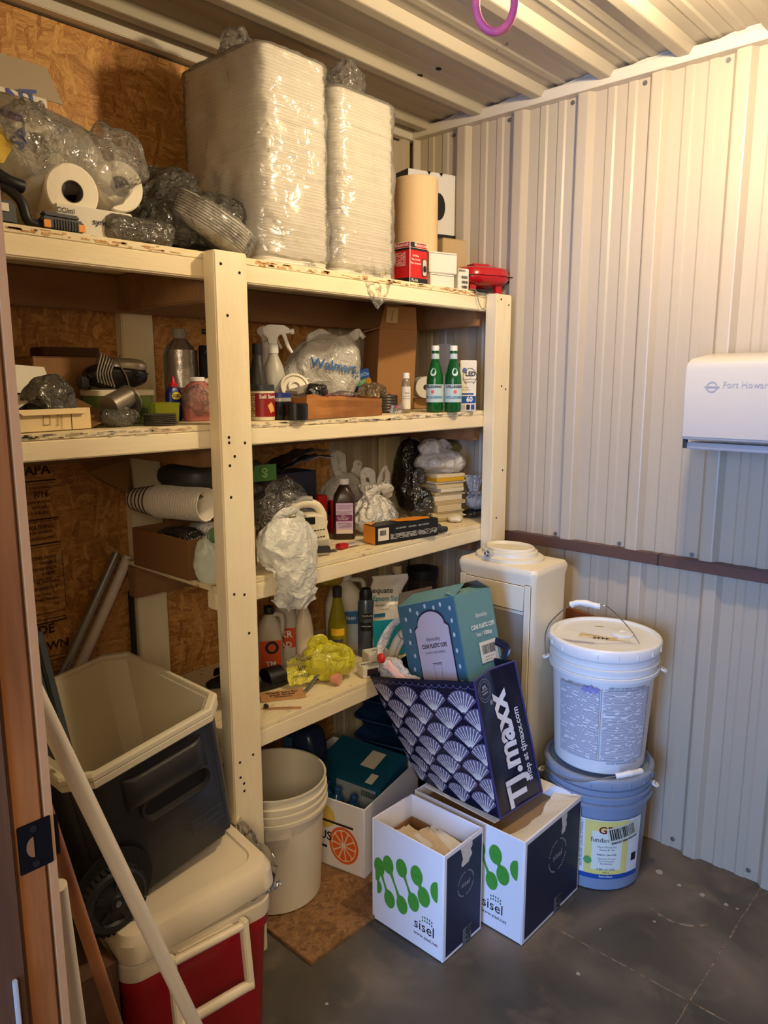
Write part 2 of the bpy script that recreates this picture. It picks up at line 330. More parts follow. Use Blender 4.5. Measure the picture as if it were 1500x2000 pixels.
for u, v, r_ in ((1287, 1703, .013), (1129, 1902, .006), (1326, 1729, .006), (1372, 1748, .008), (1418, 1767, .006), (1278, 1800, .004), (638, 1961, .004), (1172, 1815, .003), (1440, 1775, .004), (670, 1838, .004)):
    p = on(u, v, z=0); MB().prism([(p.x+r_*(.7+.5*R.random())*math.cos(k*.7), p.y+r_*(.7+.5*R.random())*math.sin(k*.7)) for k in range(9)], .0001, .0008).build('paint_spot', mat('paint_spot', (170, 158, 142), .6), fo)

def ribbed(length0, length1, a0, a1, pitch, phase, h, base, top, minor=.004):     # profile points across a, extruded along the sheet
    P = [(a0, 0)]; k0 = math.floor((a0-phase)/pitch)-1
    for k in range(k0, k0+int((a1-a0)/pitch)+4):
        c = phase+k*pitch
        for d, hh in ((-base/2, 0), (-top/2, h), (-top/2+.004, h+.0012), (top/2-.004, h+.0012), (top/2, h), (base/2, 0)): P.append((c+d, hh))
        for q in (.36, .64):
            m = c+pitch*q
            for d, hh in ((-.016, 0), (-.010, minor), (.010, minor), (.016, 0)): P.append((m+d, hh))
    P = sorted([p for p in P if a0 <= p[0] <= a1]+[(a1, 0)], key=lambda p: p[0]); return P
def sheet_wall(name, P, s0, s1, fn, m, thick=.0015):
    mb = MB(); n = len(P); vs = [fn(a, h, s0) for a, h in P]+[fn(a, h, s1) for a, h in P]+[fn(a, h-thick, s0) for a, h in P]+[fn(a, h-thick, s1) for a, h in P]
    fs = [(i, i+1, n+i+1, n+i) for i in range(n-1)]+[(2*n+i, 3*n+i, 3*n+i+1, 2*n+i+1) for i in range(n-1)]+[(i, 2*n+i, 2*n+i+1, i+1) for i in range(n-1)]+[(n+i, n+i+1, 3*n+i+1, 3*n+i) for i in range(n-1)]
    return mb.add(vs, fs).build(name, m)
PH = .745; YF = -.75; XL = .20
wr = struct(MB().box((XW+.045, .57, 1.2), (.05, 2.74, 2.5)).build('wall_right', mat('wall_core', (120, 110, 100), .8)))
up = sheet_wall('upper_steel_sheet', ribbed(0, 0, YF, YB, .2286, PH, .020, .062, .036), .955, 2.345, lambda a, h, s: (XW-h, a, s), METAL); up.parent = wr
lo = sheet_wall('lower_steel_sheet', ribbed(0, 0, YF, YB, .2286, PH-.012, .016, .062, .036), .001, .950, lambda a, h, s: (XW+.014-h, a, s), METAL); lo.parent = wr
def screw(parent, p, ax, r=.006, washer=True):
    mb = MB(); d = V(ax); a = V(p)
    mb.tube([a, a+d*.0018], r, 12); mb.tube([a+d*.0018, a+d*.0055], r*.55, 6); return mb.build('screw', ZINC, parent)
for k in range(-4, 5):
    y = PH+k*.2286+.046
    for z in (2.318, .968): 
        if YF < y < YB: screw(wr, (XW-.0005, y, z), (-1, 0, 0), .007)
    if YF < y < YB: screw(wr, (XW+.0135, y, .03), (-1, 0, 0), .007)
gt = MB(); gt.box((XW-.008, .57, .942), (.045, 2.6, .034)); struct(gt.build('trim_1', mat('brown_steel_trim', (92, 66, 58), .4), bevel=.002))
MB().box((XW-.01, .88, .9425), (.047, .003, .035)).build('lap_joint', mat('brown_dark', (60, 42, 38), .5), bpy.data.objects['trim_1'])
tb = MB(); tb.box((XW-.018, .57, 2.346), (.036, 2.6, .030)); tb.box((XW-.012, .57, 2.362), (.05, 2.6, .003))
struct(tb.build('trim_2', TRIMM, bevel=.002))
# wavy bead of foam strip squeezed between the roof ribs and the trim
struct(MB().tube([(XW-.03, YF+.05+i*.02, 2.364+.006*math.sin(i*.55)+.003*N.noise(V((i*.4, 0, 0)))) for i in range(130)], .006, 6).build('trim_3', TRIMM, smooth=True))
wb = struct(MB().box((1.3, YB+.045, 1.2), (2.7, .05, 2.5)).build('wall_back', mat('wall_core', (120, 110, 100), .8)))
for x0, x1 in ((.12, .5652), (.5672, 1.786)):
    MB().box(((x0+x1)/2, YB+.006, 1.175), (x1-x0, .012, 2.35)).build('strand_board', OSBW, wb)
bs_ = sheet_wall('steel_sheet', ribbed(0, 0, 1.788, XW, .2286, 1.94, .020, .062, .036), .01, 2.34, lambda a, h, s: (a, YB+.004-h, s), METAL); bs_.parent = wb
struct(MB().box((1.25, YB-.016, 2.347), (2.2, .036, .040)).build('trim_4', TRIMM, bevel=.002))
struct(MB().box((1.25, YB-.002, 2.325), (2.2, .006, .005)).build('trim_5', mat('gap', (70, 56, 40), .8)))
for x in (1.84, 1.98, 2.06, 2.16): screw(wb, (x, YB-.004 if abs(x-1.94) > .05 else YB-.02, 2.31), (0, -1, 0), .006)
ce = struct(MB().box((1.2, .57, ZC+.035), (2.3, 2.8, .05)).build('ceiling', mat('wall_core', (120, 110, 100), .8)))
cs = sheet_wall('steel_sheet', ribbed(0, 0, YF, YB, .2286, .670, .024, .060, .034), XL, XW, lambda a, h, s: (s, a, ZC-h), CEILM); cs.parent = ce
for u, v, r_ in ((857, 135, .008), (820, 148, .009), (809, 68, .004)):
    p = on(u, v, z=ZC-.0016); MB().prism([(p.x+r_*math.cos(k*.6)*(1+.3*R.random()), p.y+r_*math.sin(k*.6)) for k in range(10)], ZC-.0022, ZC-.001).build('punched_hole', HOLE, ce)
for u, v in ((990, 85), (971, 93)):
    p = on(u, v, z=ZC); screw(ce, (p.x, p.y, ZC-.001), (0, 0, -1), .004)
for x, y in ((1.0, 1.66),): MB().box((x-.4, 1.585, ZC-.0265), (.004, .038, .006)).build('lap_joint', TRIMM, ce)
# wall with the doorway the camera looks through: opening from y = -.02 to .83
def wall_piece(c, d, nm): return MB().box(c, d).build(nm, mat('inner_board', (206, 190, 160), .7))
wl = struct(wall_piece((XL+.06, 1.375, 1.18), (.105, 1.05, 2.36), 'wall_left'))
for c, d in (((XL+.06, -.40, 1.18), (.105, .72, 2.36)), ((XL+.06, .40, 2.22), (.105, .88, .30))): wall_piece(c, d, 'wall_section').parent = wl
struct(MB().box((1.2, YF-.03, 1.2), (2.3, .05, 2.5)).build('wall_front', METAL))
dr = struct(MB().box((.2985, .8385, 1.03), (.033, .017, 2.06)).build('door_1', PINE, bevel=.002))
MB().box((.245, .836, 1.03), (.072, .022, 2.06)).build('door_stop', RAWP, dr, bevel=.003)
MB().box((.3225, .8395, 1.03), (.009, .021, 2.06)).build('board_edge', mat('pale_board_edge', (166, 124, 84), .6, bump=.3), dr)
MB().box((.266, .8215, .40), (.005, .006, .8)).build('weather_strip', mat('weather_strip', (160, 160, 158), .35), dr, bevel=.001)
MB().box((.2985, -.0285, 1.03), (.033, .017, 2.06)).build('door_jamb', PINE, dr, bevel=.002)
MB().box((.27, .40, 2.058), (.10, .84, .02)).build('door_head', PINE, dr, bevel=.002)
sp = MB(); sp.box((.304, .8285, .949), (.038, .0025, .060)); sp.box((.327, .8298, .949), (.012, .0024, .052), Matrix.Translation((0, .002, 0)))
spo = sp.build('strike_plate', mat('black_iron', (26, 26, 30), .35, metal=.6), dr, bevel=.001)
MB().prism([(.0085*math.cos(PI/10*k+PI/2), .0125*math.sin(PI/10*k+PI/2)) for k in range(11)], -.0002, .0004, RXYZ(PI/2, 0, 0, (.302, .8268, .949))).build('latch_hole', mat('hole_brown', (120, 80, 46), .7), spo)
for dz in (-.022, .022): MB().tube([(.303, .8273, .949+dz), (.303, .8262, .949+dz)], .004, 10).build('screw', BLK, spo)

# ------------------------------------------------------------------ the shelving
Z1, Z2, Z3, Z4 = 1.757, 1.380, .998, .603
YR = 1.446
sh = T('storage_shelving', 'cream painted timber shelving with posts, rails and worn boards along the strand board wall', 'shelf', (1.3, 1.65, 0))
def board(x0, x1, y0, y1, z0, z1, nm, m=PAINT, bev=.003): 
    return MB().box(((x0+x1)/2, (y0+y1)/2, (z0+z1)/2), (x1-x0, y1-y0, z1-z0)).build(nm, m, sh, world=True, bevel=bev)
def post(x0, x1, y0, y1, z1, holes=()):
    o = board(x0, x1, y0, y1, .001, z1, 'post')
    for hx, hz in holes: MB().tube([(x0+hx, y0-.0004, hz), (x0+hx, y0+.004, hz)], .0035, 10).build('screw_hole', HOLE, o).location = -sh.location
    return o
PX = (.985, 1.073); RX = (2.056, 2.143)
post(*PX, 1.402, YR-.001, 1.757, [(.017, 1.728), (.066, 1.714), (.022, 1.352), (.022, 1.340), (.066, 1.337), (.036, 1.308), (.022, 1.288), (.022, 1.215), (.021, .985), (.05, .978), (.02, .56), (.06, .565), (.03, .50), (.02, .52), (.03, 1.62), (.06, .88), (.03, .48)])
post(*RX, 1.402, YR-.001, 1.752, [(.025, 1.735), (.07, 1.72), (.04, 1.46), (.065, 1.45), (.06, 1.18), (.03, 1.02)])
post(.33, .418, 1.402, YR-.001, 1.757)
for a, b in ((1.012, 1.104), (2.03, 2.118), (.34, .43)): board(a, b, 1.862, 1.898, .001, 1.715, 'post')
RAIL = mat('brown_rail', (150, 112, 72), .7, bump=.2, bscale=40, col2=(126, 88, 54), cscale=8, stretch=(.2, 1, 1))  # rear rails and cross braces in a darker brown than the front rails
for z, zr, x0, h in ((Z1, 1.741, .33, .041), (Z2, 1.366, .33, .040), (Z3, .984, PX[0], .044), (Z4, .592, PX[0], .046)):
    x1 = RX[1]-.003
    board(x0, x1, YR, YR+.036, zr-h, zr, 'front_rail', PAINTX)
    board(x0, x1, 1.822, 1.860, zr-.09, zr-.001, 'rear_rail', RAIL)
    board(x0, x1+.04, YR+.001, 1.896, zr+.0006, z, 'shelf_board', DECK, .001)
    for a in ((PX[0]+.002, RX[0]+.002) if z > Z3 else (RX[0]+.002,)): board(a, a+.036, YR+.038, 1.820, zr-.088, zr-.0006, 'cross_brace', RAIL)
for zt in (Z1, Z2):       # ragged strand edge showing through the paint
    mb = MB()
    for i in range(150):
        x = .42+R.random()*1.6; 
        if PX[0]-.06 < x < PX[1]: continue
        l = R.uniform(.005, .03); mb.box((x, YR+.0008, zt-.008+R.uniform(-.005, .005)), (l, .0012, R.uniform(.0012, .0045)))
    q = mb.build('bare_edge_chip', mat('bare_strand', (180, 130, 76), .8, col2=(210, 170, 116), cscale=90) if zt == Z1 else mat('blue_grey_chip', (178, 174, 168), .8, col2=(190, 170, 130), cscale=80), sh, world=True); q['kind'] = 'stuff'

# ------------------------------------------------------------------ builders for things
def vor(p):
    d = N.voronoi(p)[0]; return min(.6, d[1]-d[0])
def crumple(p, sc, a, seed=0):
    q = V((p.x*sc, p.y*sc, p.z*sc*.62))+V((seed*3.1, seed*1.7, seed)); q += N.noise_vector(q*.7)*.45; return (.22-vor(q))*a*1.25 + N.noise(q*.5)*a*1.3 + (.22-vor(q*2.2))*a*.42
def blob(name, m, parent, c, s, seed=1, amp=.02, sc=14, sub=5, flat=True, power=2.0, shape=None, smooth=True, z0=None):
    b = bmesh.new(); bmesh.ops.create_icosphere(b, subdivisions=sub, radius=1)
    for v in b.verts:
        n = v.co.normalized(); k = (abs(n.x)**power+abs(n.y)**power+abs(n.z)**power)**(-1/power) if power != 2 else 1
        p = V((n.x*s[0]*k, n.y*s[1]*k, n.z*s[2]*k))
        if shape: p = shape(p)
        p += n*crumple(p, sc, amp, seed); v.co = p+V(c)
        lo = c[2]-s[2] if z0 is None else z0
        if flat and v.co.z < lo+.002: v.co.z = lo+.001+.0015*abs(N.noise(p*60))
    me = bpy.data.meshes.new(name); b.to_mesh(me); b.free()
    for p in me.polygons: p.use_smooth = smooth
    me.set_sharp_from_angle(angle=math.radians(38))
    o = bpy.data.objects.new(name, me); COL.objects.link(o); me.materials.append(m)
    if parent: o.parent = parent
    return o
def tied(name, m, parent, c, sx, sy, h, seed=1, amp=.012, sc=22, neck=.72, pleat=11, flare=.5, lean=(0, 0), tight=.10, sag=.0):
    mb = MB(); ph = seed*1.3
    def fn(a, t):
        an = a*2*PI
        if t < neck: u = t/neck; r = math.sin(PI*min(1, .03+u*.97)**.8)**.62*(1-.15*u) if u < .999 else tight; r = max(r, tight)
        else: u = (t-neck)/(1-neck); r = tight+(flare-tight)*u**.8
        pk = max(0, min(1, (t-neck*.45)/(neck*.5)))
        r *= 1+pk*.28*math.sin(pleat*an+3*N.noise(V((math.cos(an)*2, math.sin(an)*2, seed))))*(.6+.5*t)
        z = h*(t if t > .03 else t*.4)
        p = V((sx*r*math.cos(an)+lean[0]*t*t, sy*r*math.sin(an)+lean[1]*t*t, z))
        d = crumple(p, sc, amp, seed); p += V((math.cos(an), math.sin(an), .3))*d
        p.z = max(p.z, .001+.001*t); return p+V(c)
    mb.grid(fn, 84, 56, cu=True)
    return mb.build(name, m, parent, smooth=True, ang=0)
def ear(name, m, parent, pts, wd, seed=0):      # a bag handle: a crumpled strap along a path
    mb = MB(); P = [V(p) for p in pts]; n = 30
    def at(t):
        k = t*(len(P)-1); i = min(int(k), len(P)-2); f = k-i; a = P[max(i-1, 0)]; b = P[i]; c = P[i+1]; d = P[min(i+2, len(P)-1)]
        return .5*((2*b)+(c-a)*f+(2*a-5*b+4*c-d)*f*f+(3*b-a-3*c+d)*f**3)
    def fn(a, t):
        p = at(t); q = at(min(1, t+.02))-at(max(0, t-.02)); q.normalize(); s_ = q.cross(V((.3, .9, .2))).normalized(); u = s_.cross(q)
        w_ = wd*(1+.3*math.sin(9*t+seed)); k = a*2*PI
        r = p+s_*math.cos(k)*w_+u*math.sin(k)*w_*.35; return r+N.noise_vector(r*45)*.005
    mb.grid(fn, 12, n, cu=True); return mb.build(name, m, parent, smooth=True, ang=0)
def curve_pts(P, n=40):
    P = [V(p) for p in P]; o = []
    for j in range(n+1):
        k = j/n*(len(P)-1); i = min(int(k), len(P)-2); f = k-i; a = P[max(i-1, 0)]; b = P[i]; c = P[i+1]; d = P[min(i+2, len(P)-1)]
        o.append(.5*((2*b)+(c-a)*f+(2*a-5*b+4*c-d)*f*f+(3*b-a-3*c+d)*f**3))
    return o
def bottle(t, prof, m, cap=None, capm=WHT, n=36, sy=1, ribs=0):
    o = MB().lathe(prof, n, sy=sy).build('body', m, t, smooth=True, ang=50)
    if cap:
        mb = MB(); z0, z1, r = cap
        L = [[((r*(1-.02*(k % 2))*math.cos(2*PI*k/28)), (r*(1-.02*(k % 2)))*math.sin(2*PI*k/28), z) for k in range(28)] for z in (z0, z1-.002)]+[[((r*.9*math.cos(2*PI*k/28)), (r*.9)*math.sin(2*PI*k/28), z1) for k in range(28)]]
        mb.loops(L).build('cap', capm, t)
    return o
def wrap_label(t, r, z0, z1, m, a0=-PI/2, half=1.0, name='label', off=.0006, nx=20):
    return MB().grid(lambda a, b: V(((r+off)*math.cos(a0-half+2*half*a), (r+off)*math.sin(a0-half+2*half*a), z0+(z1-z0)*b)), nx, 1).build(name, m, t, smooth=True)
def carton(t, w_, d_, h_, m, flaps=0, wall=.003, open_=(), bevel=.001, inner=None, nm='body'):
    """shell of board centred on x, y, standing on z=0"""
    mb = MB()
    mb.box((0, 0, wall/2), (w_, d_, wall))
    for s in (-1, 1):
        mb.box((0, s*(d_/2-wall/2), h_/2), (w_, wall, h_)); mb.box((s*(w_/2-wall/2), 0, h_/2), (wall, d_-2*wall, h_))
    return mb.build(nm, m, t, bevel=bevel, seg=1)
def closed_box(t, w_, d_, h_, m, nm='body', seam=True, tape=None):
    o = MB().box((0, 0, h_/2), (w_, d_, h_)).build(nm, m, t, bevel=min(.002, w_*.05))
    if seam:
        for s in (-1, 1): MB().box((0, s*(d_/4+.0003), h_+.0009), (w_*.99, d_/2-.0012, .0014)).build('flap', m, t)
    if tape: MB().box((0, 0, h_+.0021), (w_, .02, .0004)).build('tape', tape, t)
    return o
def flap(m, parent, hinge0, hinge1, depth, ang, up=(0, 0, 1), out=None, nm='flap', curl=0, th=.003, taper=.01):
    """a board flap hinged on an edge; ang from upright towards 'out'"""
    a, b = V(hinge0), V(hinge1); e = (b-a).normalized(); o_ = V(out); d = V(up)*math.cos(ang)+o_*math.sin(ang); n = e.cross(d)
    mb = MB(); K = 6
    def fn(i, j):
        p = a.lerp(b, i)+e*(taper*j*(1-2*i))+d*depth*j+V(up)*(-curl*j*j); return p
    mb.grid(fn, 4, K); return mb.build(nm, m, parent, solid=th)
def near(p, dx=0, dy=0, dz=0): return V((p[0]+dx, p[1]+dy, p[2]+dz))

# ================================================================== STANDING ON THE FLOOR, BENEATH THE SHELVES
# ---- strand board sheet on the floor
t = T('floor_board', 'offcut of brown strand board lying on the concrete under the shelving, round its white bucket', 'board', (1.6, 1.57, .0005))
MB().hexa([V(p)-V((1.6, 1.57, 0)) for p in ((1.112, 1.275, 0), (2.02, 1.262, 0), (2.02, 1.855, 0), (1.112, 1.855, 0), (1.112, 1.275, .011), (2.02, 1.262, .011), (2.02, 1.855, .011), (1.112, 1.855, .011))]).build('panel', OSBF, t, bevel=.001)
FZ = .0118
# ---- pails
def pail(name, label, loc, rz, body, lidm=None, h=.37, rb=.130, rt=.150, lid=True, inside=None, group=None, bail=None, grip=WHT):
    t = T(name, label, 'bucket', loc, rz, group)
    zs = [(0.0, rb-.004), (.004, rb), (h*.72, rb+(rt-rb)*.72)]
    pr = [(rb-.006, 0), (rb, .005), (rb+(rt-rb)*.76, h*.76)]
    ro = lambda z: rb+(rt-rb)*z/h
    for z, e in ((.772, .012), (.80, .012), (.803, .003), (.845, .003), (.848, .010), (.868, .010), (.872, .002), (.90, .002), (.905, .008), (.925, .008), (.93, .002), (.985, .002), (.99, .005), (1, .005)): pr.append((ro(h*z)+e, h*z))
    if not lid: pr += [(ro(h)-.001, h), (ro(h)-.002, h-.004)] + [(ro(h*k)-.003, h*k) for k in (.9, .6, .3, .03)] + [(rb-.012, .004), (0, .004)]
    MB().lathe(pr if not lid else pr+[(0, h)], 72).build('body', body, t, smooth=True, ang=35)
    if lid:
        R_ = ro(h)+.009
        MB().lathe([(R_-.004, h*.94), (R_, h*.945), (R_+.002, h+.003), (R_-.001, h+.008), (R_-.006, h+.010), (R_-.012, h+.009), (R_-.016, h+.002), (0, h+.0015)], 72).build('lid', lidm or body, t, smooth=True, ang=40)
        mb = MB()
        for k in range(18): a = k*2*PI/18; mb.box(((R_+.0015)*math.cos(a), (R_+.0015)*math.sin(a), h*.975), (.003, .003, .014), None)
        mb.build('lid_tab', lidm or body, t)
    return t, ro
def bail(t, r, zp, pts, grip0, grip1, gm=WHT):
    """wire bail: pts is the path in local coordinates from ear to ear"""
    P = curve_pts(pts, 60); MB().tube(P, .0018, 8).build('wire_bail', STEEL, t, smooth=True)
    g = P[int(grip0*60):int(grip1*60)+1]; q = MB(); rr = [.0085-.0008*(k % 2) for k in range(len(g))]; rr[0] = rr[-1] = .0095; rr[len(g)//2] = .0095
    q.tube(g, rr, 12).build('grip', gm, t, smooth=True, ang=30)
    for s in (0, -1): MB().tube([pts[s], V(pts[s])*.985], .012, 14).build('bail_ear', gm, t)
PC = V((1.99, .945, 0))
GREYP = mat('blue_grey_plastic', (132, 146, 168), .3, spec=.5); WHTP = mat('pail_white', (232, 232, 230), .3)
t, ro = pail('plastic_pail', 'blue-grey lidded pail on the floor with a yellow floor finish label, carrying the white pail', PC, 0, GREYP, h=.352, rb=.138, rt=.150)
fa = math.atan2(-PC.y, -PC.x)     # towards the doorway
fn = cmap((0, 0, 0), ro(.15), fa+.26, .0008, taper=(.150-.138)/.352)
g = lambda x, y, k=1: fn(-x*-1, y, k)
patch(mat('label_white', (226, 226, 222), .35), t, fn, -.115, .045, .105, .235, 16, 1)
patch(mat('label_yellow', (228, 214, 120), .35), t, fn, -.062, .060, .062, .232, 12, 1, name='label_field', layer=1.6)
patch(mat('label_glow', (224, 228, 214), .35), t, fn, -.042, .075, .042, .20, 8, 1, name='label_centre', layer=2)
patch(BLUE, t, fn, -.115, .045, .105, .060, 16, 1, name='label_band', layer=2)
patch(print_lines('bucket_print', (226, 226, 222), (90, 90, 96), .0035), t, fn, -.112, .075, -.067, .228, 5, 1, name='fine_print', layer=1.8)
text('GP', mat('dark_red', (120, 22, 30), .4), t, fn, -.006, .203, .032, bold=.02, layer=2.6)
text('fundamentals', INK, t, fn, .004, .172, .022, sx=.85, layer=2.6)
for i, s_ in enumerate(('Floor Finish for', 'Stone & Tile')): text(s_, INK, t, fn, 0, .150-i*.009, .0085, layer=2.6)
text('Interior Use Only', INK, t, fn, 0, .125, .0075, bold=.02, layer=2.6)
for i, s_ in enumerate(('Sealed for Durable', 'Floor Protection', 'Slip Resistant')): text(s_, INK, t, fn, 0, .112-i*.008, .0065, layer=2.6)
text('4.84 US GAL', INK, t, fn, 0, .077, .010, layer=2.6); text('18.3 L', INK, t, fn, 0, .067, .008, layer=2.6)
text('Semi-Gloss', WHT, t, fn, 0, .054, .0085, bold=.02, layer=3)
MB().add([fn(-.052+.012*math.cos(a*PI/4), .103+.013*math.sin(a*PI/4), 3) for a in range(8)], [tuple(range(8))]).build('leaf_badge', mat('badge_green', (90, 160, 84), .4), t)
patch(mat('price_sticker', (214, 214, 190), .4), t, lambda x, y, k=1: fn(.045+x*.97-y*.22, .190+y*.97+x*.22, k), -.045, -.022, .045, .030, 8, 2, name='sticker', layer=3)
barcode(t, lambda x, y, k=1: fn(.045+x*.97-y*.22, .190+y*.97+x*.22, k), 0, .008, .078, .036, layer=4, seed=5)
text('SNAG! Warehouse', BLK, t, lambda x, y, k=1: fn(.045+x*.97-y*.22, .190+y*.97+x*.22, k), 0, -.020, .010, bold=.03, layer=4)
patch(INK, t, fn, .076, .095, .094, .120, 2, 1, name='pictogram', layer=2.6)
W_ = V((-fa*0, 0, 0)); ux = V((math.cos(fa), math.sin(fa), 0)); uy = V((-math.sin(fa), math.cos(fa), 0))       # ux: to the doorway, uy: to its viewer's right... 
def loc3(a, b, z): return ux*a+uy*b+V((0, 0, z))
bail(t, .16, .29, [loc3(.02, -.166, .30), loc3(.09, -.150, .335), loc3(.166, -.06, .352), loc3(.176, .05, .392), loc3(.155, .10, .40), loc3(.08, .15, .375), loc3(.02, .166, .305)], .50, .72)
bk, rb_ = t, ro
t, ro = pail('plastic_pail', 'white lidded pail printed with blue small type, standing on the blue-grey pail', near(PC, .0, .0, .3645), 0, WHTP, h=.372, rb=.131, rt=.150)
fn = cmap((0, 0, 0), ro(.15), fa+.05, .0008, taper=.019/.372)
PL = print_lines('pail_small_type', (226, 226, 228), (104, 114, 150), .0036, dens=.40, along=45)
patch(PL, t, fn, -.125, .05, -.012, .265, 12, 1, name='fine_print'); patch(PL, t, fn, -.002, .05, .125, .265, 12, 1, name='fine_print')
mb = MB()
for a, b, c, d in ((-.126, .048, -.125, .268), (-.008, .048, -.007, .268), (.125, .048, .126, .268), (-.126, .048, .126, .049)): patch(None, t, fn, a, b, c, d, 14, 1, mb=mb, layer=2)
mb.build('print_border', mat('print_blue', (70, 84, 130), .5), t)
MB().add([fn(-.035+(.022+.006*math.sin(a*2.3))*math.cos(a*PI/8), .262+(.010+.004*math.cos(a*3.1))*math.sin(a*PI/8), 3) for a in range(16)], [tuple(range(16))]).build('ink_blot', mat('violet_ink', (134, 136, 196), .5), t)
for i, s_ in enumerate(('DIRECTIONS FOR USE', 'KEEP OUT OF REACH OF CHILDREN', 'DO NOT REUSE PAIL FOR FOOD')): text(s_, mat('print_navy', (50, 62, 110), .5), t, fn, (-.068, .060, .06)[i], (.270, .272, .042)[i], .0062, bold=.02, layer=2)
MB().lathe([(.034, .3745), (.034, .381), (.030, .3825), (.012, .3825), (.010, .380), (0, .380)], 32, c=(.04, -.035, 0)).build('spout_cap', WHTP, t, smooth=True, ang=35)
pl = lambda x, y, k=1: V((0, 0, .3735+.0004*k))+uy*x-ux*y*1.0
q = MB(); poly(pl, [(-.075, -.03), (.02, -.045), (.055, -.035), (.05, -.012), (-.01, -.008), (-.07, .005)], q, 1).build('torn_label', mat('torn_label', (206, 180, 130), .7, col2=(226, 214, 190), cscale=40), t)
text('4445', INK, t, pl, -.01, -.028, .024, bold=.03, rot=PI, layer=2); text('www.shipments', INK, t, pl, -.035, -.012, .007, rot=PI, layer=2)
q = MB(); poly(pl, [(.03, -.03), (.075, -.045), (.07, -.015), (.04, -.012)], q, 4).build('torn_label', PAPER, t)
q = MB(); q.add([pl(-.11, .03, 3), pl(.10, -.07, 3), pl(.10, -.071, 3), pl(-.11, .029, 3)], [(0, 1, 2, 3)]).build('pencil_line', mat('pencil', (150, 120, 80), .7), t)
q = MB(); poly(pl, [(-.03, .075), (-.005, .075), (-.005, .082), (-.03, .082)], q, 2).build('green_mark', mat('green_mark', (150, 170, 60), .6), t)
a = px_ = None
gl_, gr_ = on(1124, 1178, z=.90), on(1170, 1184, z=.90)
tl = lambda u, v, k: (lambda p: p-t.location)(k) 
def loc_at(u, v, a):       # a point on the sight line whose offset towards the doorway is a
    d = ray(u, v); base = t.location+ux*a; k = (base-CAM).dot(ux)/d.dot(ux); return CAM+d*k-t.location
bail(t, .16, .3, [loc3(.015, -.167, .30), loc_at(1066, 1235, .06), loc_at(1085, 1205, .09), loc_at(1124, 1178, .115), loc_at(1168, 1184, .115), loc_at(1190, 1188, .11), loc_at(1235, 1235, .06), loc_at(1268, 1290, .03), loc3(.0, .169, .29)], .36, .52)
MB().box((0, 0, .285), (.01, .03, .03), Matrix.Rotation(math.atan2(uy.y, uy.x), 4, 'Z') @ Matrix.Translation((.148, 0, 0))).build('ear_lug', WHTP, t, bevel=.002)

WB = on(542, 1790, z=FZ); d_ = V((WB.x, WB.y, 0)).normalized(); WC = WB+d_*.132
t, ro = pail('plastic_pail', 'empty open cream-white bucket on the strand board behind the middle shelf post', WC, 0, mat('bucket_cream', (224, 214, 190), .35, sss=.1), h=.358, rb=.130, rt=.146, lid=False)
MB().box((0, 0, .258), (.010, .075, .040), Matrix.Rotation(math.atan2(-WC.y, -WC.x)+.05, 4, 'Z') @ Matrix.Translation((.1435, 0, 0))).build('ear_lug', MC['bucket_cream'], t, bevel=.004)

# ---- plank behind the pails
t = T('plank', 'short reddish-brown board standing on end against the steel wall behind the stacked pails', 'plank', (2.17, 1.05, 0))
MB().hexa([(-.006, -.12, 0), (.012, -.12, 0), (.012, .13, 0), (-.006, .13, 0), (.010, -.12, .70), (.028, -.12, .70), (.028, .13, .732), (.010, .13, .732)]).build('board', mat('reddish_wood', (128, 72, 36), .55, col2=(96, 52, 26), cscale=8, bump=.2, stretch=(1, 1, .3)), t, bevel=.002)
MB().hexa([(-.016, -.05, .60), (.002, -.05, .60), (.002, -.02, .60), (-.016, -.02, .60), (-.004, -.05, .712), (.008, -.05, .712), (.008, -.02, .712), (-.004, -.02, .712)]).build('cleat', MC['reddish_wood'], t, bevel=.002)

# ---- the beige standing cooler in the corner
t = T('water_cooler', 'tall beige free-standing water cooler cabinet with a round bottle seat on top, in the corner', 'water cooler', (1.962, 1.252, .001))
CC = mat('beige_cabinet', (228, 216, 188), .42, bump=.06, bscale=80)
mb = MB(); rloft(mb, [(.19, .27, .02, 0), (.196, .276, .02, .02), (.196, .276, .018, .88), (.206, .286, .02, .905), (.206, .286, .02, .915), (.196, .276, .02, .925), (.14, .22, .02, .929)]).build('cabinet', CC, t, smooth=True, ang=30)
mb = MB(); fnp = lambda x, y, k=1: V((-.0985-.0006*k, x, y))
mb.box((-.0992, 0, .60), (.003, .215, .37)).build('front_recess', mat('recess_panel', (140, 136, 128), .5), t, bevel=.001)
mb = MB(); 
for s in (-1, 1): mb.box((-.1005, s*.118, .45), (.006, .024, .86))
mb.box((-.1005, 0, .835), (.006, .215, .08)); mb.box((-.1005, 0, .21), (.006, .215, .38)); mb.build('front_frame', CC, t, bevel=.005, seg=3)
MB().box((-.102, -.075, .50), (.006, .05, .11)).build('tap_panel', mat('panel_grey', (150, 148, 140), .5), t, bevel=.002)
MB().tube([(-.100, -.085, .585), (-.110, -.085, .585)], .006, 12).build('knob', DKG, t)
MB().lathe([(.090, .927), (.090, .938), (.084, .942), (.068, .942), (.066, .962), (.062, .966), (.058, .962), (.054, .950), (0, .948)], 56, c=(.0, .012, 0), sy=1.25).build('bottle_seat', CREAM, t, smooth=True, ang=35)
MB().lathe([(.074, .942), (.073, .954), (.067, .957)], 56, c=(.0, .012, 0), sy=1.25).build('seat_ring', CREAM, t, smooth=True, ang=35)
o = MB(); o.tube([(-.075, .035, .948), (-.092, .035, .951)], .0135, 24); o.box((-.075, .035, .938), (.03, .024, .022)); o.build('water_plug', mat('frosted_grey', (190, 184, 172), .2), t, bevel=.002)
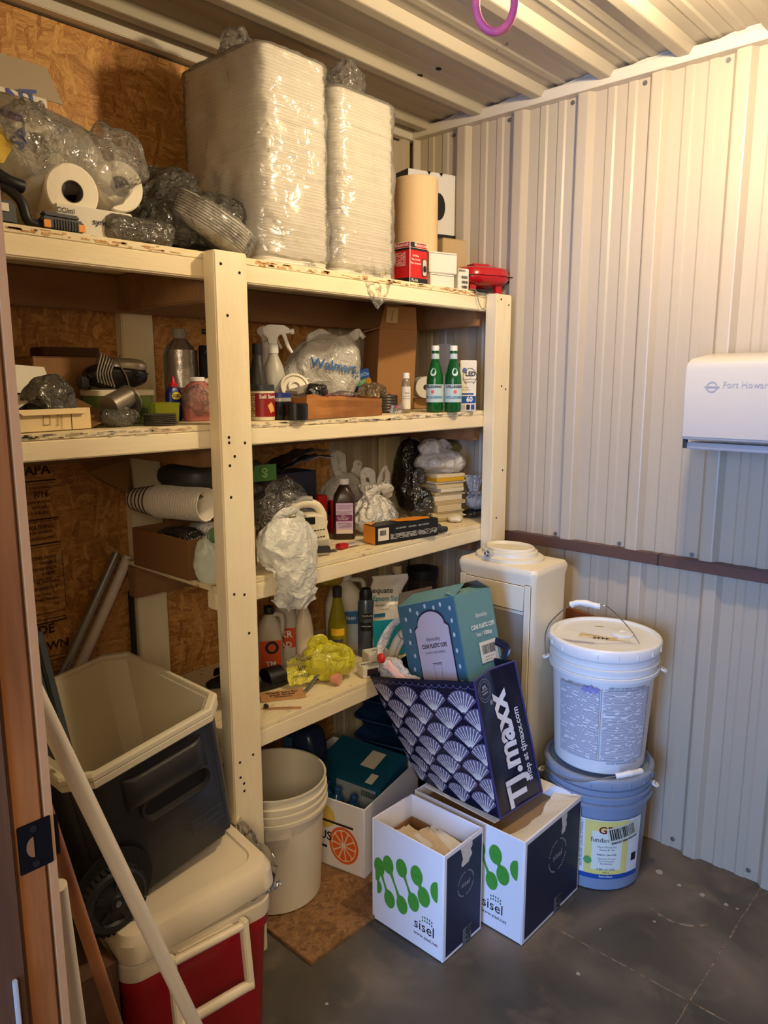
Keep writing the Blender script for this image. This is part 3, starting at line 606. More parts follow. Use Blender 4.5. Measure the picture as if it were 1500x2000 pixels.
MB().tube([(-.0925, .035, .951), (-.0935, .035, .951)], .0098, 20).build('plug_face', mat('plug_dark', (96, 90, 82), .3), t)
mb = MB()
for k in range(3):
    a = k*2*PI/3+.4; mb.tube([(-.0945, .035, .951), (-.0945, .035+.0095*math.sin(a), .951+.0095*math.cos(a))], .0016, 6)
mb.build('plug_spoke', CREAM, t)

# ---- the two white cartons with green drops
def drops(fn, w_, mb, s=1.0, part=False):
    """chains of two drops joined by a neck, in the plane of a face"""
    S_ = [(-.110, -.012, -.104, -.048, .8), (-.0975, .014, -.060, -.066, 1), (-.065, .035, -.015, -.060, 1), (-.0175, .048, .025, -.031, 1), (.035, .052, .060, .002, 1.06), (.103, .036, .103, .036, 1.1)]
    for j, (x0, y0, x1, y1, k) in enumerate(S_):
        if part and j < 3: continue
        for x, y in ((x0, y0), (x1, y1))[:1 if j == 5 else 2]:
            q = [(x+.0195*k*math.cos(a*PI/10)*(1 if abs(x) < .1 or math.cos(a*PI/10)*x < 0 else .15), y+.0265*k*math.sin(a*PI/10)) for a in range(20)]; poly(fn, q, mb, 1+.35*j+.15*(y < y0))
        if j in (0, 5): continue
        L_, R_ = [], []
        for i in range(9):
            u = i/8; x = x0+(x1-x0)*u; y = y0+(y1-y0)*u; wd = .0035*(1.9 if j == 4 else 1)+.012*abs(2*u-1)**2.2; L_.append((x-wd, y)); R_.append((x+wd, y))
        poly(fn, L_+R_[::-1], mb, 3.4+.2*j)
def minilogo(fn, x, y, s, mb):
    for i in range(5):
        for j in range(2): 
            cx, cy = x+(i-2)*.24*s, y+(j-.5)*.30*s+(.08*s if i in (1, 2, 3) else 0)
            poly(fn, [(cx+.07*s*math.cos(a*PI/3), cy+.11*s*math.sin(a*PI/3)) for a in range(6)], mb, 2)
def circle_mark(t, fn, x, y, r, nm=True):
    for i in range(24):
        if i % 6 == 5: continue
        a = PI/2-i*2*PI/24
        text('ECONOMIC SCIENCE HEALTH'[i % 23] if 'ECONOMIC SCIENCE HEALTH'[i % 23] != ' ' else 'I', GREYL, t, fn, x+r*math.cos(a), y+r*math.sin(a), r*.2, rot=a-PI/2, layer=2, name='ring_letter') if i < 0 else None
    mb = MB()
    for i in range(40):
        if i % 10 in (9, 0): continue
        a = i*2*PI/40; poly(fn, [(x+(r+dr)*math.cos(a+da), y+(r+dr)*math.sin(a+da)) for dr, da in ((-.05*r, -.04), (.06*r, -.04), (.06*r, .04), (-.05*r, .04))], mb, 2)
    mb.build('ring_print', GREYL, t)
    text('sisel', GREYL, t, fn, x, y, r*.62, layer=2, sx=1.05)
def sisel(label, x0, x1, y0, y1, h, part=False):
    c = V(((x0+x1)/2, (y0+y1)/2, .0008)); t = T('cardboard_box', label, 'box', c); w_, d_ = x1-x0, y1-y0
    carton(t, w_, d_, h, CARDW, wall=.004)
    f = lambda x, y, k=1: V((-w_/2-.0005*k, -x, y))          # face towards the doorway side (-x); its own x runs towards -y
    mb = MB(); dz = .157 if not part else .175
    ox = (d_-.25)/2; drops(lambda x, y, k=1: f(x+ox, y+dz, k), d_, mb, part=part); mb.build('green_drops', GREEN, t)
    sx0 = .062 if not part else .092
    text('sisel', INK, t, f, sx0, .070, .042, layer=2); mb = MB(); minilogo(f, sx0+.01, .094, .032, mb); mb.build('logo_drops', mat('deep_green', (60, 110, 70), .5), t)
    text('www.sisel.net', INK, t, f, sx0+.005, .042, .0145, layer=2)
    g_ = lambda x, y, k=1: V((x, -d_/2-.0005*k, y))
    patch(NAVYC, t, g_, -w_/2+.010, .012, w_/2-.006, h-.012, name='printed_panel')
    circle_mark(t, g_, .008 if w_ < .2 else .02, h*.60, .034 if w_ < .2 else .046)
    # torn tape scar and the strip with the letters at the foot
    mb = MB(); q = [(-.018, h-.012), (.034, h-.010)]+[(.034-.006*math.sin(i*1.7)-.002*i, h-.025-.008*i) for i in range(6)]+[(-.010-.004*math.sin(i*2.1), h-.068+.011*i) for i in range(5)]
    if w_ > .2: q = [(a*.6+.045, b) for a, b in q]
    poly(g_, q, mb, 2).build('torn_patch', mat('torn_board', (206, 200, 190), .85, bump=.5, bscale=120), t)
    xs = .020 if w_ < .2 else .032
    patch(mat('clear_tape', (96, 104, 108), .3), t, g_, xs-.022, .0, xs+.016, .052, name='tape', layer=3); text('@', BLK, t, g_, xs+.002, .038, .026, layer=4, rot=PI/2, bold=.02); text('LS', BLK, t, g_, xs+.002, .013, .024, layer=4, rot=PI/2, bold=.02)
    return t, w_, d_
t, w_, d_ = sisel('open white carton with green drops, papers inside, standing before the other drop carton', 1.345, 1.512, 1.031, 1.281, .305)
flap(CARDW, t, (-w_/2+.006, -d_/2+.006, .296), (-w_/2+.006, d_/2-.006, .296), .075, PI-.35, out=(1, 0, 0), th=.003)
flap(CARD, t, (-w_/2+.03, -d_/2+.012, .20), (-w_/2+.03, d_/2-.012, .20), .02, .9, out=(1, 0, 0), nm='inner_sleeve')
tt = T('cardboard_box', 'small open brown carton lying inside the white carton of papers', 'box', near(t.location, .012, .018, .0055))
carton(tt, .125, .20, .235, CARD, wall=.003)
LBP_ = [f'torn {a} paper, {b} of the heap in the open white carton' for a, b in (('tan', 'lowest'), ('cream', 'second from the bottom'), ('pale tan', 'third from the bottom'), ('cream', 'middle sheet'), ('light tan', 'third from the top'), ('cream', 'second from the top'), ('tan', 'topmost'))]
for k in range(7):
    q = T('crumpled_paper', LBP_[k], 'paper', near(t.location, R.uniform(-.02, .035), R.uniform(-.05, .06), .218+.004*k), R.uniform(-.6, .6), group='papers in the open carton')
    MB().grid(lambda a, b: V(((a-.5)*.09, (b-.5)*.14, .006*N.noise(V((a*4, b*4, k)))+.004*math.sin(a*9+k))), 8, 10).build('sheet', PAPER if k % 2 else mat('tan_paper', (206, 186, 152), .8), q, solid=.0008)
t, w_, d_ = sisel('white carton with green drops and a torn folded lid, carrying the blue shell shopping bag', 1.535, 1.836, .915, 1.29, .302, True)
g2 = mat('bare_board', (240, 230, 210), .8, bump=.3, bscale=60)
MB().grid(lambda a, b: V((-w_/2+.004+(w_-.008)*a, -d_/2+.004+.085*b*(1-.25*math.sin(a*PI))+.01*N.noise(V((a*7, 0, 3)))*b, .303-.030*b*(1+.3*math.sin(a*4)))), 16, 6).build('flap', g2, t, solid=.003)
MB().grid(lambda a, b: V((w_/2-.262*b-.003, -d_/2+.085+(d_-.095)*a+.035*b*(1-a), .3055+.002*math.sin(b*5)-.012*b*(1-a))), 10, 8).build('flap', mat('cream_board', (242, 234, 216), .75, bump=.5, bscale=60, stretch=(1, 6, 1)), t, solid=.0035)
MB().box((0, .0, .262), (w_-.012, d_-.012, .002)).build('inner_flap', mat('inner_dark_board', (150, 122, 90), .8), t)

# ---- citrus carton and the blue things behind it
t = T('cardboard_box', 'white fruit carton printed with a halved orange, behind the empty bucket', 'box', (1.436+.17*math.cos(.22)-.17*math.sin(.22), 1.397+.17*math.sin(.22)+.17*math.cos(.22), FZ+.0008), .22)
carton(t, .34, .34, .225, CARDW, wall=.005)
f = lambda x, y, k=1: V((-.17-.0005*k, -x, y))
OR = mat('print_orange', (226, 98, 34), .6); q = MB(); cx, cy = .095, .085
q.add([f(cx+.052*math.cos(a*PI/18), cy+.060*math.sin(a*PI/18), 1) for a in range(36)], [tuple(range(36))]).build('orange_print', OR, t)
q = MB(); q.add([f(cx+.044*math.cos(a*PI/18), cy+.051*math.sin(a*PI/18), 2) for a in range(36)], [tuple(range(36))]).build('orange_pith', mat('pith', (232, 214, 190), .6), t)
q = MB()
for k in range(10):
    a = k*PI/5+.2; poly(f, [(cx+.006*math.cos(a), cy+.007*math.sin(a)), (cx+.040*math.cos(a-.26), cy+.046*math.sin(a-.26)), (cx+.0425*math.cos(a), cy+.049*math.sin(a)), (cx+.040*math.cos(a+.26), cy+.046*math.sin(a+.26))], q, 3)
q.build('orange_segment', OR, t)
q = MB(); poly(f, [(.02+.045*math.cos(a*PI/9)*1, .165+.040*math.sin(a*PI/9)) for a in range(18)], q, 1).build('lemon_print', mat('print_lemon', (222, 190, 90), .6), t)
patch(INK, t, f, .005, .148, .13, .155, name='print_bar', layer=4); patch(INK, t, f, -.16, .060, .035, .068, name='print_bar', layer=2)
text('FRESH CITRUS', INK, t, f, -.075, .10, .040, bold=.02, layer=2)
BLK_BLUE = mat('deep_teal_box', (22, 84, 108), .45); DB = mat('dusky_blue', (30, 62, 112), .4)
c0 = t.location
t = T('can_carton', 'teal can carton with white stickers and the figure 6, lying in the fruit carton', 'box', near(c0, .052, -.005, .135), .3, rot=(.08, -.10, .26))
closed_box(t, .20, .25, .11, BLK_BLUE, seam=False)
patch(PAPER, t, pmap((0, 0, .1106), (1, 0, 0), (0, 1, 0)), -.02, -.06, .07, -.01, name='sticker'); patch(PAPER, t, pmap((0, 0, .1106), (1, 0, 0), (0, 1, 0)), -.09, -.09, -.04, -.065, name='sticker')
patch(mat('faded_label', (150, 160, 168), .5), t, pmap((-.1006, 0, 0), (0, -1, 0), (0, 0, 1)), -.03, .02, .11, .10, name='label'); text('6', WHT, t, pmap((-.1006, 0, 0), (0, -1, 0), (0, 0, 1)), .095, .035, .035, layer=2)
barcode(t, pmap((-.1006, 0, 0), (0, -1, 0), (0, 0, 1)), .085, .08, .05, .022, layer=2)
for k, (dx, dy) in enumerate(((-.105, -.105), (-.115, -.045), (-.115, .0))):
    q = T('water_bottle', ('dark blue capped bottle in the fruit carton, nearest its front corner', 'dark blue capped bottle in the fruit carton, between the other two bottles', 'dark blue capped bottle in the fruit carton, farthest from its front corner')[k], 'bottle', near(c0, dx, dy, .10), k*.4, 'bottles in the fruit carton', rot=(.15, .1, k*.5))
    bottle(q, [(.0, 0), (.026, .003), (.028, .02), (.028, .075), (.022, .095), (.010, .108), (.010, .118)], mat('blue_bottle', (34, 90, 140), .15, trans=.5), (.112, .128, .012), DB)
t = T('bottled_water_pack', 'dark wrapped pack of drinks standing upright in the fruit carton behind the bucket', 'drinks', near(c0, -.105, .085, .0065), .22)
blob('wrap', mat('dark_blue_wrap', (24, 36, 60), .3), t, (0, 0, .19), (.048, .062, .19), 3, .008, 16, 4, power=5)
patch(mat('pack_print', (84, 92, 84), .5), t, pmap((-.052, .0, 0), (0, -1, 0), (0, 0, 1)), -.02, .20, .04, .30, name='label')
patch(mat('pack_blue', (40, 70, 110), .5), t, pmap((-.0525, .0, 0), (0, -1, 0), (0, 0, 1)), -.045, .25, -.01, .36, name='label')
for k in range(4):
    t = T('storage_tray', f"{('lowest', 'second lowest', 'second highest', 'topmost')[k]} of the nested dark blue trays at the back of the floor", 'tray', (1.945, 1.675, FZ+.16+k*.075), .25, 'nested dark blue trays')
    mb = MB(); rloft(mb, [(.27, .20, .04, 0), (.34, .26, .05, .055), (.36, .28, .05, .06), (.355, .275, .05, .064), (.33, .25, .05, .058), (.26, .19, .04, .008)], 6).build('tray', DB, t, smooth=True, ang=35)
t = T('storage_bin', 'black bin on the floor carrying the dark blue trays', 'bin', (1.945, 1.675, FZ+.0008), .25)
mb = MB(); rloft(mb, [(.30, .22, .03, 0), (.34, .26, .03, .156)]).build('bin', mat('bin_black', (18, 22, 30), .5), t, smooth=True, ang=35)

# ---- blue shell shopping bag on the second carton
A0, B0, D0, C0 = V((1.572, 1.019, .3085)), V((1.769, 1.006, .3085)), V((1.775, 1.312, .3085)), V((1.585, 1.322, .3085))
A1, B1, D1, C1 = V((1.498, 1.064, .712)), V((1.672, 1.052, .722)), V((1.70, 1.425, .66)), V((1.500, 1.436, .624))
t = T('shopping_bag', 'large navy shopping bag patterned with shells, leaning on the torn-lidded carton', 'bag', (1.66, 1.16, .3085))
BN = mat('bag_navy', (15, 18, 42), .28, spec=.6, bump=.25, bscale=18); BV = mat('bag_violet_edge', (58, 54, 104), .35)
def side(p, q, r, s, bulge, fold=0):      # bottom p-q, top s-r
    n = (q-p).cross(s-p).normalized()
    def fn(x, y, k=1):
        base = p*(1-x)*(1-y)+q*x*(1-y)+r*x*y+s*(1-x)*y
        bb = bulge*math.sin(PI*min(max(x, 0), 1))*math.sin(PI*(.08+.88*min(max(y, 0), 1))) + fold*(abs(2*x-1)-1)*(.3+.7*y) + .004*N.noise(base*16)*math.sin(PI*min(max(x, 0), 1))
        return base+n*(bb+.0007*(k-1))
    return fn
FR = side(C0, A0, A1, C1, .020); RT = side(A0, B0, B1, A1, .004, .018); BKS = side(B0, D0, D1, B1, .015); LF = side(D0, C0, C1, D1, .005, .02)
for fn_, nm in ((FR, 'front_panel'), (RT, 'side_panel'), (BKS, 'back_panel'), (LF, 'side_panel')):
    MB().grid(lambda a, b: fn_(a, b), 24, 24).build(nm, BN, t, world=True, smooth=True, ang=0)
MB().add([A0, B0, D0, C0], [(0, 1, 2, 3)]).build('bottom', BN, t, world=True)
fans = MB(); rays = MB(); W0, H0 = .30, .40
def fan(cx, cy, s, j):
    """a shell: fan opening upwards from its foot (cx, cy), in metres on the front panel"""
    f_ = lambda x, y, k: FR(max(0, min(1, x/W0)), max(0, min(1, y/H0)), k+.35*j)
    n = 10; A = .80; rad = lambda t: s*(1-.20*abs(t/A)**2)
    arc = [(cx+rad(A-2*A*i/n)*.93*math.sin(-(A-2*A*i/n)), cy+rad(A-2*A*i/n)*math.cos(A-2*A*i/n)) for i in range(n+1)]
    top = []
    for i in range(n):
        t_ = A-2*A*(i+.5)/n; top += [arc[i], (cx-rad(t_)*1.045*.93*math.sin(t_), cy+rad(t_)*1.045*math.cos(t_))]
    top.append(arc[-1])
    for i in range(len(top)-1):
        if not (-.003 < top[i][0] < W0+.003 and -.003 < top[i+1][0] < W0+.003) or cy < -.02: continue
        a_, b_ = [(cx+(p[0]-cx)*.5, cy+(p[1]-cy)*.5) for p in (top[i], top[i+1])]
        fans.add([f_(cx, cy, 2), f_(*b_, 2), f_(*a_, 2)], [(0, 1, 2)]); fans.add([f_(*a_, 2), f_(*b_, 2), f_(*top[i+1], 2), f_(*top[i], 2)], [(0, 1, 2, 3)])
    for i in range(1, n):
        t_ = A-2*A*i/n; w_ = s*.017
        if not (0 < arc[i][0] < W0): continue
        P = [(cx-rad(t_)*k*.93*math.sin(t_), cy+rad(t_)*k*math.cos(t_)) for k in (.12, .4, .7, .985)]
        for p, q in zip(P, P[1:]):
            nx, ny = math.cos(t_)*w_, math.sin(t_)*w_
            if p[1] < 0 or q[1] > H0*.93 or not 0 < p[0] < W0: continue
            rays.add([f_(p[0]-nx*.6, p[1]-ny*.6, 3.1), f_(q[0]-nx, q[1]-ny, 3.1), f_(q[0]+nx, q[1]+ny, 3.1), f_(p[0]+nx*.6, p[1]+ny*.6, 3.1)], [(0, 3, 2, 1)])
sw, sv = .079, .056
for j in range(8):
    for i in range(-1, 5): fan(i*sw+(.0395 if j % 2 else .004)+.02, .305-j*.0505, .068, j)
fans.build('shell_print', mat('shell_blue', (98, 92, 118), .35), t, world=True); rays.build('shell_line_print', mat('shell_white', (226, 218, 208), .35), t, world=True)
mb = MB(); f_ = lambda x, y, k: FR(x/W0, y/H0, k)
for i in range(16):
    c = .006+i*.0192
    for k in range(8):
        a, b = PI+k*PI/8, PI+(k+1)*PI/8; r1, r2 = .0095, .0085
        mb.add([f_(min(W0, max(0, c+r*math.cos(q))), .388+r*math.sin(q), 2) for r, q in ((r1, a), (r1, b), (r2, b), (r2, a))], [(0, 1, 2, 3)])
mb.build('scallop_print', mat('scallop', (120, 122, 170), .4), t, world=True)
mb = MB(); mb.grid(lambda a, b: FR(a, .972+.028*b, 3), 16, 1); mb.build('hem', mat('hem_navy', (18, 20, 44), .5), t, world=True)
for P in ([A0, A1], ): MB().tube([P[0].lerp(P[1], i/10)+V((-.001, -.003, 0)) for i in range(11)], .0035, 6, flat=.6).build('piping', BV, t, world=True, smooth=True)
MB().tube([B0.lerp(B1, i/10) for i in range(11)], .003, 6).build('piping', BV, t, world=True, smooth=True)
MB().tube([A0.lerp(B0, i/6) for i in range(7)], .003, 6).build('piping', BV, t, world=True, smooth=True)
MB().tube([RT(i/12, 1) for i in range(13)], .003, 6).build('piping', BV, t, world=True, smooth=True)
WS, HS = .18, .40; g_ = lambda x, y, k=1: RT(x/WS, y/HS, k)
WP = mat('bag_white_print', (226, 226, 232), .35)
text('TJ.maxx', WP, t, g_, .090, .170, .098, rot=PI/2, bold=.035, world=True, layer=3, sx=1.02)
text('shop at tjmaxx.com', WP, t, g_, .145, .165, .028, rot=PI/2, bold=.02, world=True, layer=3)
text('®', WP, t, g_, .062, .318, .018, world=True, layer=3)
mb = MB()
for r1, r2 in ((.0315, .0300), (.0245, .0232)):
    for k in range(28):
        a, b = k*PI/14, (k+1)*PI/14; mb.add([g_(.042+r*math.cos(q), .360+r*math.sin(q), 3) for r, q in ((r1, a), (r1, b), (r2, b), (r2, a))], [(0, 1, 2, 3)])
mb.build('ring_print', mat('bag_ring_grey', (140, 144, 170), .4), t, world=True)
for i, s_ in enumerate(('80%', 'RECYCLED', 'MATERIAL')): text(s_, WP, t, g_, .042, .369-i*.0085, (.011, .0062, .0062)[i], world=True, layer=3)
MB().tube(curve_pts([B1.lerp(D1, .1), B1.lerp(D1, .1)+V((.01, .0, .035)), B1.lerp(D1, .35)+V((.02, 0, .045)), B1.lerp(D1, .5)], 16), .011, 8, flat=.25).build('handle', BN, t, world=True, smooth=True)
bagin = t

# ---- teal carton of plastic cups standing in the bag
E1 = on(886, 1164, y=1.165); L1 = on(776, 1186, x=E1.x+.012); R1 = on(957, 1147, y=E1.y-.006)
dn = (on(915, 1330, y=1.125)-E1).normalized()
Hc = .30; E0, L0, R0 = [p+dn*Hc for p in (E1, L1, R1)]; K1 = L1+(R1-E1); K0 = K1+dn*Hc
t = T('cup_carton', 'teal dotted carton of clear plastic cups standing in the shell shopping bag', 'box', (E0+R0+L0+K0)/4)
TEAL = mat('teal_front', (62, 104, 120), .5); TEAL2 = mat('teal_side', (96, 140, 142), .5); LIL = mat('label_lilac', (196, 182, 190), .5)
mb = MB()
def qd(a, b, c, d, m, nm): return MB().grid(lambda x, y: a*(1-x)*(1-y)+b*x*(1-y)+c*x*y+d*(1-x)*y, 6, 6).build(nm, m, t, world=True, solid=.0022)
qd(L0, E0, E1, L1, TEAL, 'front_panel'); qd(E0, R0, R1, E1, TEAL2, 'side_panel'); qd(R0, K0, K1, R1, CARD, 'back_panel'); qd(K0, L0, L1, K1, CARD, 'side_panel'); qd(L0, E0, R0, K0, CARD, 'bottom')
wl_, we_ = (E1-L1).length, (R1-E1).length
fl = qmap(L0, E0, E1, L1, .0006); f = lambda x, y, k=1: fl(x/wl_, y/Hc, k+3.5)
fe = qmap(E0, R0, R1, E1, .0006); g = lambda x, y, k=1: fe(x/we_, y/Hc, k+3.5)
s = wl_/.17
q = MB(); X0, X1 = wl_*.26, wl_*.84; yb, yt = .020, .235
pts = [(X0, yb), (X0+.01, yb), (X0+.012, yb-.008), (X1-.012, yb-.008), (X1-.01, yb), (X1, yb), (X1, yt-.012), (X1-.008, yt-.006)]+[((X0+X1)/2+(X1-X0)*.40*math.cos(a*PI/12), yt-.004+.040*math.sin(a*PI/12)) for a in range(13)]+[(X0+.008, yt-.006), (X0, yt-.012)]
cx_, cy_ = (X0+X1)/2, .13
poly(f, [(cx_+(x-cx_)*1.06, cy_+(y-cy_)*1.04) for x, y in pts], q, 1).build('label_border', NAVYC, t, world=True)
q = MB(); poly(f, pts, q, 2).build('label', LIL, t, world=True)
text('lilymicky', INK, t, f, cx_, .192, .0155, world=True, layer=3)
text('CLEAR PLASTIC CUPS', INK, t, f, cx_, .172, .0165, sx=.62, bold=.03, world=True, layer=3)
text('LM-PET1OZ-1000SG', INK, t, f, cx_, .153, .0095, sx=.95, world=True, layer=3)
text('1oz / 1000ct', INK, t, f, cx_, .030, .0125, sx=.9, bold=.02, world=True, layer=3)
q = MB(); 
for a, b, c, d in ((-.018, .120, .018, .123), (-.0165, .117, .0165, .118), (-.013, .068, .013, .071)): patch(None, t, f, cx_+a, b, cx_+c, d, mb=q, layer=3)
for sg in (-1, 1): poly(f, [(cx_+sg*.0165, .118), (cx_+sg*.0155, .118), (cx_+sg*.0105, .070), (cx_+sg*.0115, .070)], q, 3)
for a, b, c, d in ((-.036, .021, .036, .0217), (-.036, .040, .036, .0407), (-.036, .021, -.0353, .0407), (.0353, .021, .036, .0407)): patch(None, t, f, cx_+a, b, cx_+c, d, mb=q, layer=3)
q.build('cup_drawing', mat('drawing_grey', (96, 90, 100), .6), t, world=True)
q = MB(); 
for x, y in ((.04, .285), (.085, .288), (.13, .285), (.155, .27), (.022, .26), (.060, .272), (.11, .279), (.03, .225), (.155, .235), (.022, .19), (.155, .195), (.03, .15), (.155, .15), (.022, .11), (.156, .105), (.03, .07), (.155, .06), (.022, .03)):
    x *= wl_/.17; poly(f, [(x+.0048*math.cos(a*PI/6), y+.0068*math.sin(a*PI/6)) for a in range(12)], q, 1)
q.build('dot_print', mat('dot_pale', (190, 196, 196), .5), t, world=True)['kind'] = 'stuff'
for s_, y, z_, b_ in (('lilymicky', .232, .0175, 0), ('CLEAR PLASTIC CUPS', .200, .0175, .03), ('1oz / 1000ct', .178, .0165, .02)): text(s_, WHT, t, g, we_*.60, y, z_, sx=.62 if 'CUPS' in s_ else .85, bold=b_, world=True, layer=2)
patch(PAPER, t, g, we_*.42, .095, we_*.90, .155, world=True, layer=1.5, name='sticker'); barcode(t, g, we_*.66, .132, we_*.36, .026, world=True, seed=9)
text('BM-PETCUP-1OZ', INK, t, g, we_*.66, .110, .0055, world=True, layer=2); text('Made in China', INK, t, g, we_*.62, .102, .0055, world=True, layer=2)
flapT = mat('flap_inside', (104, 92, 78), .8)
for a, b, o_, an, dp in ((R1, K1, (K1-L1).normalized(), -.95, .05), (K1, L1, (L1-E1).normalized(), -.2, .04)): flap(flapT, t, I_ := (a-t.location), b-t.location, dp, an, up=tuple(-dn), out=tuple(o_), th=.002)
flap(TEAL2, t, L1-t.location, E1-t.location, .07, -1.15, up=tuple(-dn), out=tuple((E1-R1).normalized()), th=.002); flap(TEAL2, t, E1-t.location, R1-t.location, .045, -1.25, up=tuple(-dn), out=tuple(-(L1-E1).normalized()), th=.002)

# ---- toilet seat ring and a white carrier bag in the shell bag
t = T('plastic_hoop', 'cream curved plastic rim with a wire clip poking out of the shell shopping bag', 'plastic rim', (1.585, 1.375, .56))
c_, r_ = V((.035, -.01, .06)), .105
mb = MB(); P = [V((0, 0, 0))]; path = [c_+V((-.02+.02*math.sin(a), math.cos(a)*r_*.8, math.sin(a)*r_*1.25)) for a in [(-.1+i*.11) for i in range(26)]]
MB().tube(path, .013, 12, flat=.8).build('rim', CREAM, t, smooth=True); MB().tube([p+V((.010, -.004, -.012)) for p in path], .010, 10).build('inner_lip', CREAM, t, smooth=True)
MB().tube(curve_pts([(.0, .03, .195), (-.01, .01, .175), (-.012, -.015, .175), (.0, -.02, .19), (.002, .005, .205)], 20), .0016, 6).build('wire_clip', STEEL, t, smooth=True)
t = T('carrier_bag', 'pinkish-white carrier bag with a red tip tucked in the shell bag, on its shelf side', 'bag', (1.545, 1.375, .60))
ear('handle', BAGW, t, [(.0, -.09, .03), (-.015, -.03, .045), (-.02, .03, .075), (-.005, .055, .10), (.02, .03, .17), (.06, .0, .20)], .014, 2)
ear('film_fold', mat('pink_film', (226, 184, 176), .3), t, [(-.012, -.10, .012), (-.022, -.05, .035), (-.028, .01, .07)], .012, 5)
blob('red_tip', mat('soft_red', (206, 40, 36), .35), t, (-.030, .030, .082), (.010, .014, .015), 2, .002, 20, 3, flat=False)
blob('crumple', BAGW, t, (.0, .0, .03), (.026, .06, .06), 6, .012, 26, 4, flat=False)

# ================================================================== THE TWO COOLERS
CR_ = mat('cooler_red', (158, 14, 26), .32, spec=.5); CW_ = mat('cooler_white', (222, 208, 182), .4, bump=.06, bscale=40)
t = T('cooler', 'red picnic cooler with a cream lid and swing handle, under the navy cooler', 'cooler', (.795, 1.478, .001), math.radians(-7))
mb = MB(); rloft(mb, [(.300, .50, .03, 0), (.306, .506, .035, .01), (.328, .53, .04, .27), (.34, .54, .04, .285), (.34, .54, .04, .312)], 8).build('body', CR_, t, smooth=True, ang=30)
mb = MB(); rloft(mb, [(.344, .544, .04, .310), (.346, .546, .04, .316), (.346, .546, .04, .345), (.340, .54, .04, .350), (.30, .50, .03, .350), (.28, .48, .03, .10)], 8, c0=False).build('rim', CW_, t, smooth=True, ang=30)
M = RXYZ(0, -.075, 0, (-.165, 0, .347)) @ Matrix.Translation((.172, 0, 0))
mb = MB(); P = [rrect(*p) for p in [(.352, .552, .045, 8, 0), (.356, .556, .045, 8, .004), (.352, .552, .045, 8, .042), (.335, .535, .045, 8, .058), (.32, .52, .04, 8, .060), (.29, .47, .04, 8, .061), (.284, .464, .04, 8, .056)]]
mb.loops([[M @ V(q) for q in l] for l in P]).build('lid', CW_, t, smooth=True, ang=30)
mb = MB(); y = -.290
mb.box((0, -.276, .325), (.13, .012, .024)); mb.build('handle_mount', CW_, t, bevel=.004)
mb = MB()
for s_ in (-1, 1): mb.hexa([(s_*.082-.008, y-.028, .19), (s_*.082+.008, y-.028, .19), (s_*.082+.008, y-.008, .19), (s_*.082-.008, y-.008, .19), (s_*.082-.008, y-.008, .345), (s_*.082+.008, y-.008, .345), (s_*.082+.008, y+.012, .345), (s_*.082-.008, y+.012, .345)])
mb.tube([(-.088, y-.018, .20), (.088, y-.018, .20)], .0115, 16); mb.tube([(-.082, y-.001, .333), (.082, y-.001, .333)], .009, 14)
mb.build('swing_handle', CW_, t, bevel=.003)
# foil between body and lid
foil = mat('crinkled_foil', (200, 200, 200), .22, metal=.9, bump=.6, bscale=40)
q = T('foil_sheet', 'crinkled silver foil lining sticking out between the red cooler and its lid', 'foil', (.95, 1.25, .352), math.radians(-7))
def foilfn(a, b): 
    x = -.075+.09*a if True else 0
    return V((x, -.050+.002*math.sin(a*20), .0+.020*b*min(1, a*2)))+N.noise_vector(V((a*9, b*5, 1)))*.006
MB().grid(foilfn, 30, 6).build('foil', foil, q, solid=.0006)
MB().grid(lambda a, b: V((.004+.022*b, -.03+.42*a, -.0+.038*b+.03*math.sin(a*PI)))+N.noise_vector(V((a*16, b*5, 4)))*.010, 50, 6).build('foil', foil, q, solid=.0006)

NV = mat('cooler_navy', (40, 39, 43), .42, bump=.12, bscale=120)
rot = Euler((0, -math.radians(9.5), 0)); 
t = T('wheeled_cooler', 'open navy wheeled cooler without its lid, tilted on top of the red cooler', 'cooler', (.777, 1.53, .4335), rot=(0, -math.radians(9.5), 0))
Wd_, Dd_, Hh = .350, .46, .335
mb = MB(); oc = [(Wd_*.94, Dd_*.95, .03, 0), (Wd_*.97, Dd_*.98, .035, .02), (Wd_, Dd_, .035, .20), (Wd_, Dd_, .035, Hh-.02)]
def octo(w_, d_, c, z): return [(w_/2, d_/2-c, z), (w_/2-c, d_/2, z), (-w_/2+c, d_/2, z), (-w_/2, d_/2-c, z), (-w_/2, -d_/2+c, z), (-w_/2+c, -d_/2, z), (w_/2-c, -d_/2, z), (w_/2, -d_/2+c, z)]
mb.loops([octo(Wd_*.93, Dd_*.94, .035, 0), octo(Wd_*.95, Dd_*.96, .038, .012), octo(Wd_, Dd_, .045, Hh-.03), octo(Wd_, Dd_, .045, Hh-.012)], True, False).build('body', NV, t, bevel=.012, seg=4, ang=50)
mb = MB(); mb.loops([octo(Wd_+.006, Dd_+.006, .045, Hh-.034), octo(Wd_+.014, Dd_+.014, .046, Hh-.030), octo(Wd_+.014, Dd_+.014, .046, Hh-.018), octo(Wd_+.010, Dd_+.010, .046, Hh-.016), octo(Wd_+.016, Dd_+.016, .046, Hh-.013), octo(Wd_+.016, Dd_+.016, .046, Hh-.005), octo(Wd_+.010, Dd_+.010, .046, Hh), octo(Wd_-.006, Dd_-.006, .046, Hh), octo(Wd_-.010, Dd_-.010, .045, Hh-.006), octo(Wd_-.022, Dd_-.022, .045, Hh-.010), octo(Wd_-.05, Dd_-.06, .04, .05), octo(Wd_-.07, Dd_-.08, .03, .04)], False, True).build('liner', mat('liner_cream', (212, 202, 178), .4), t, smooth=True, ang=28)
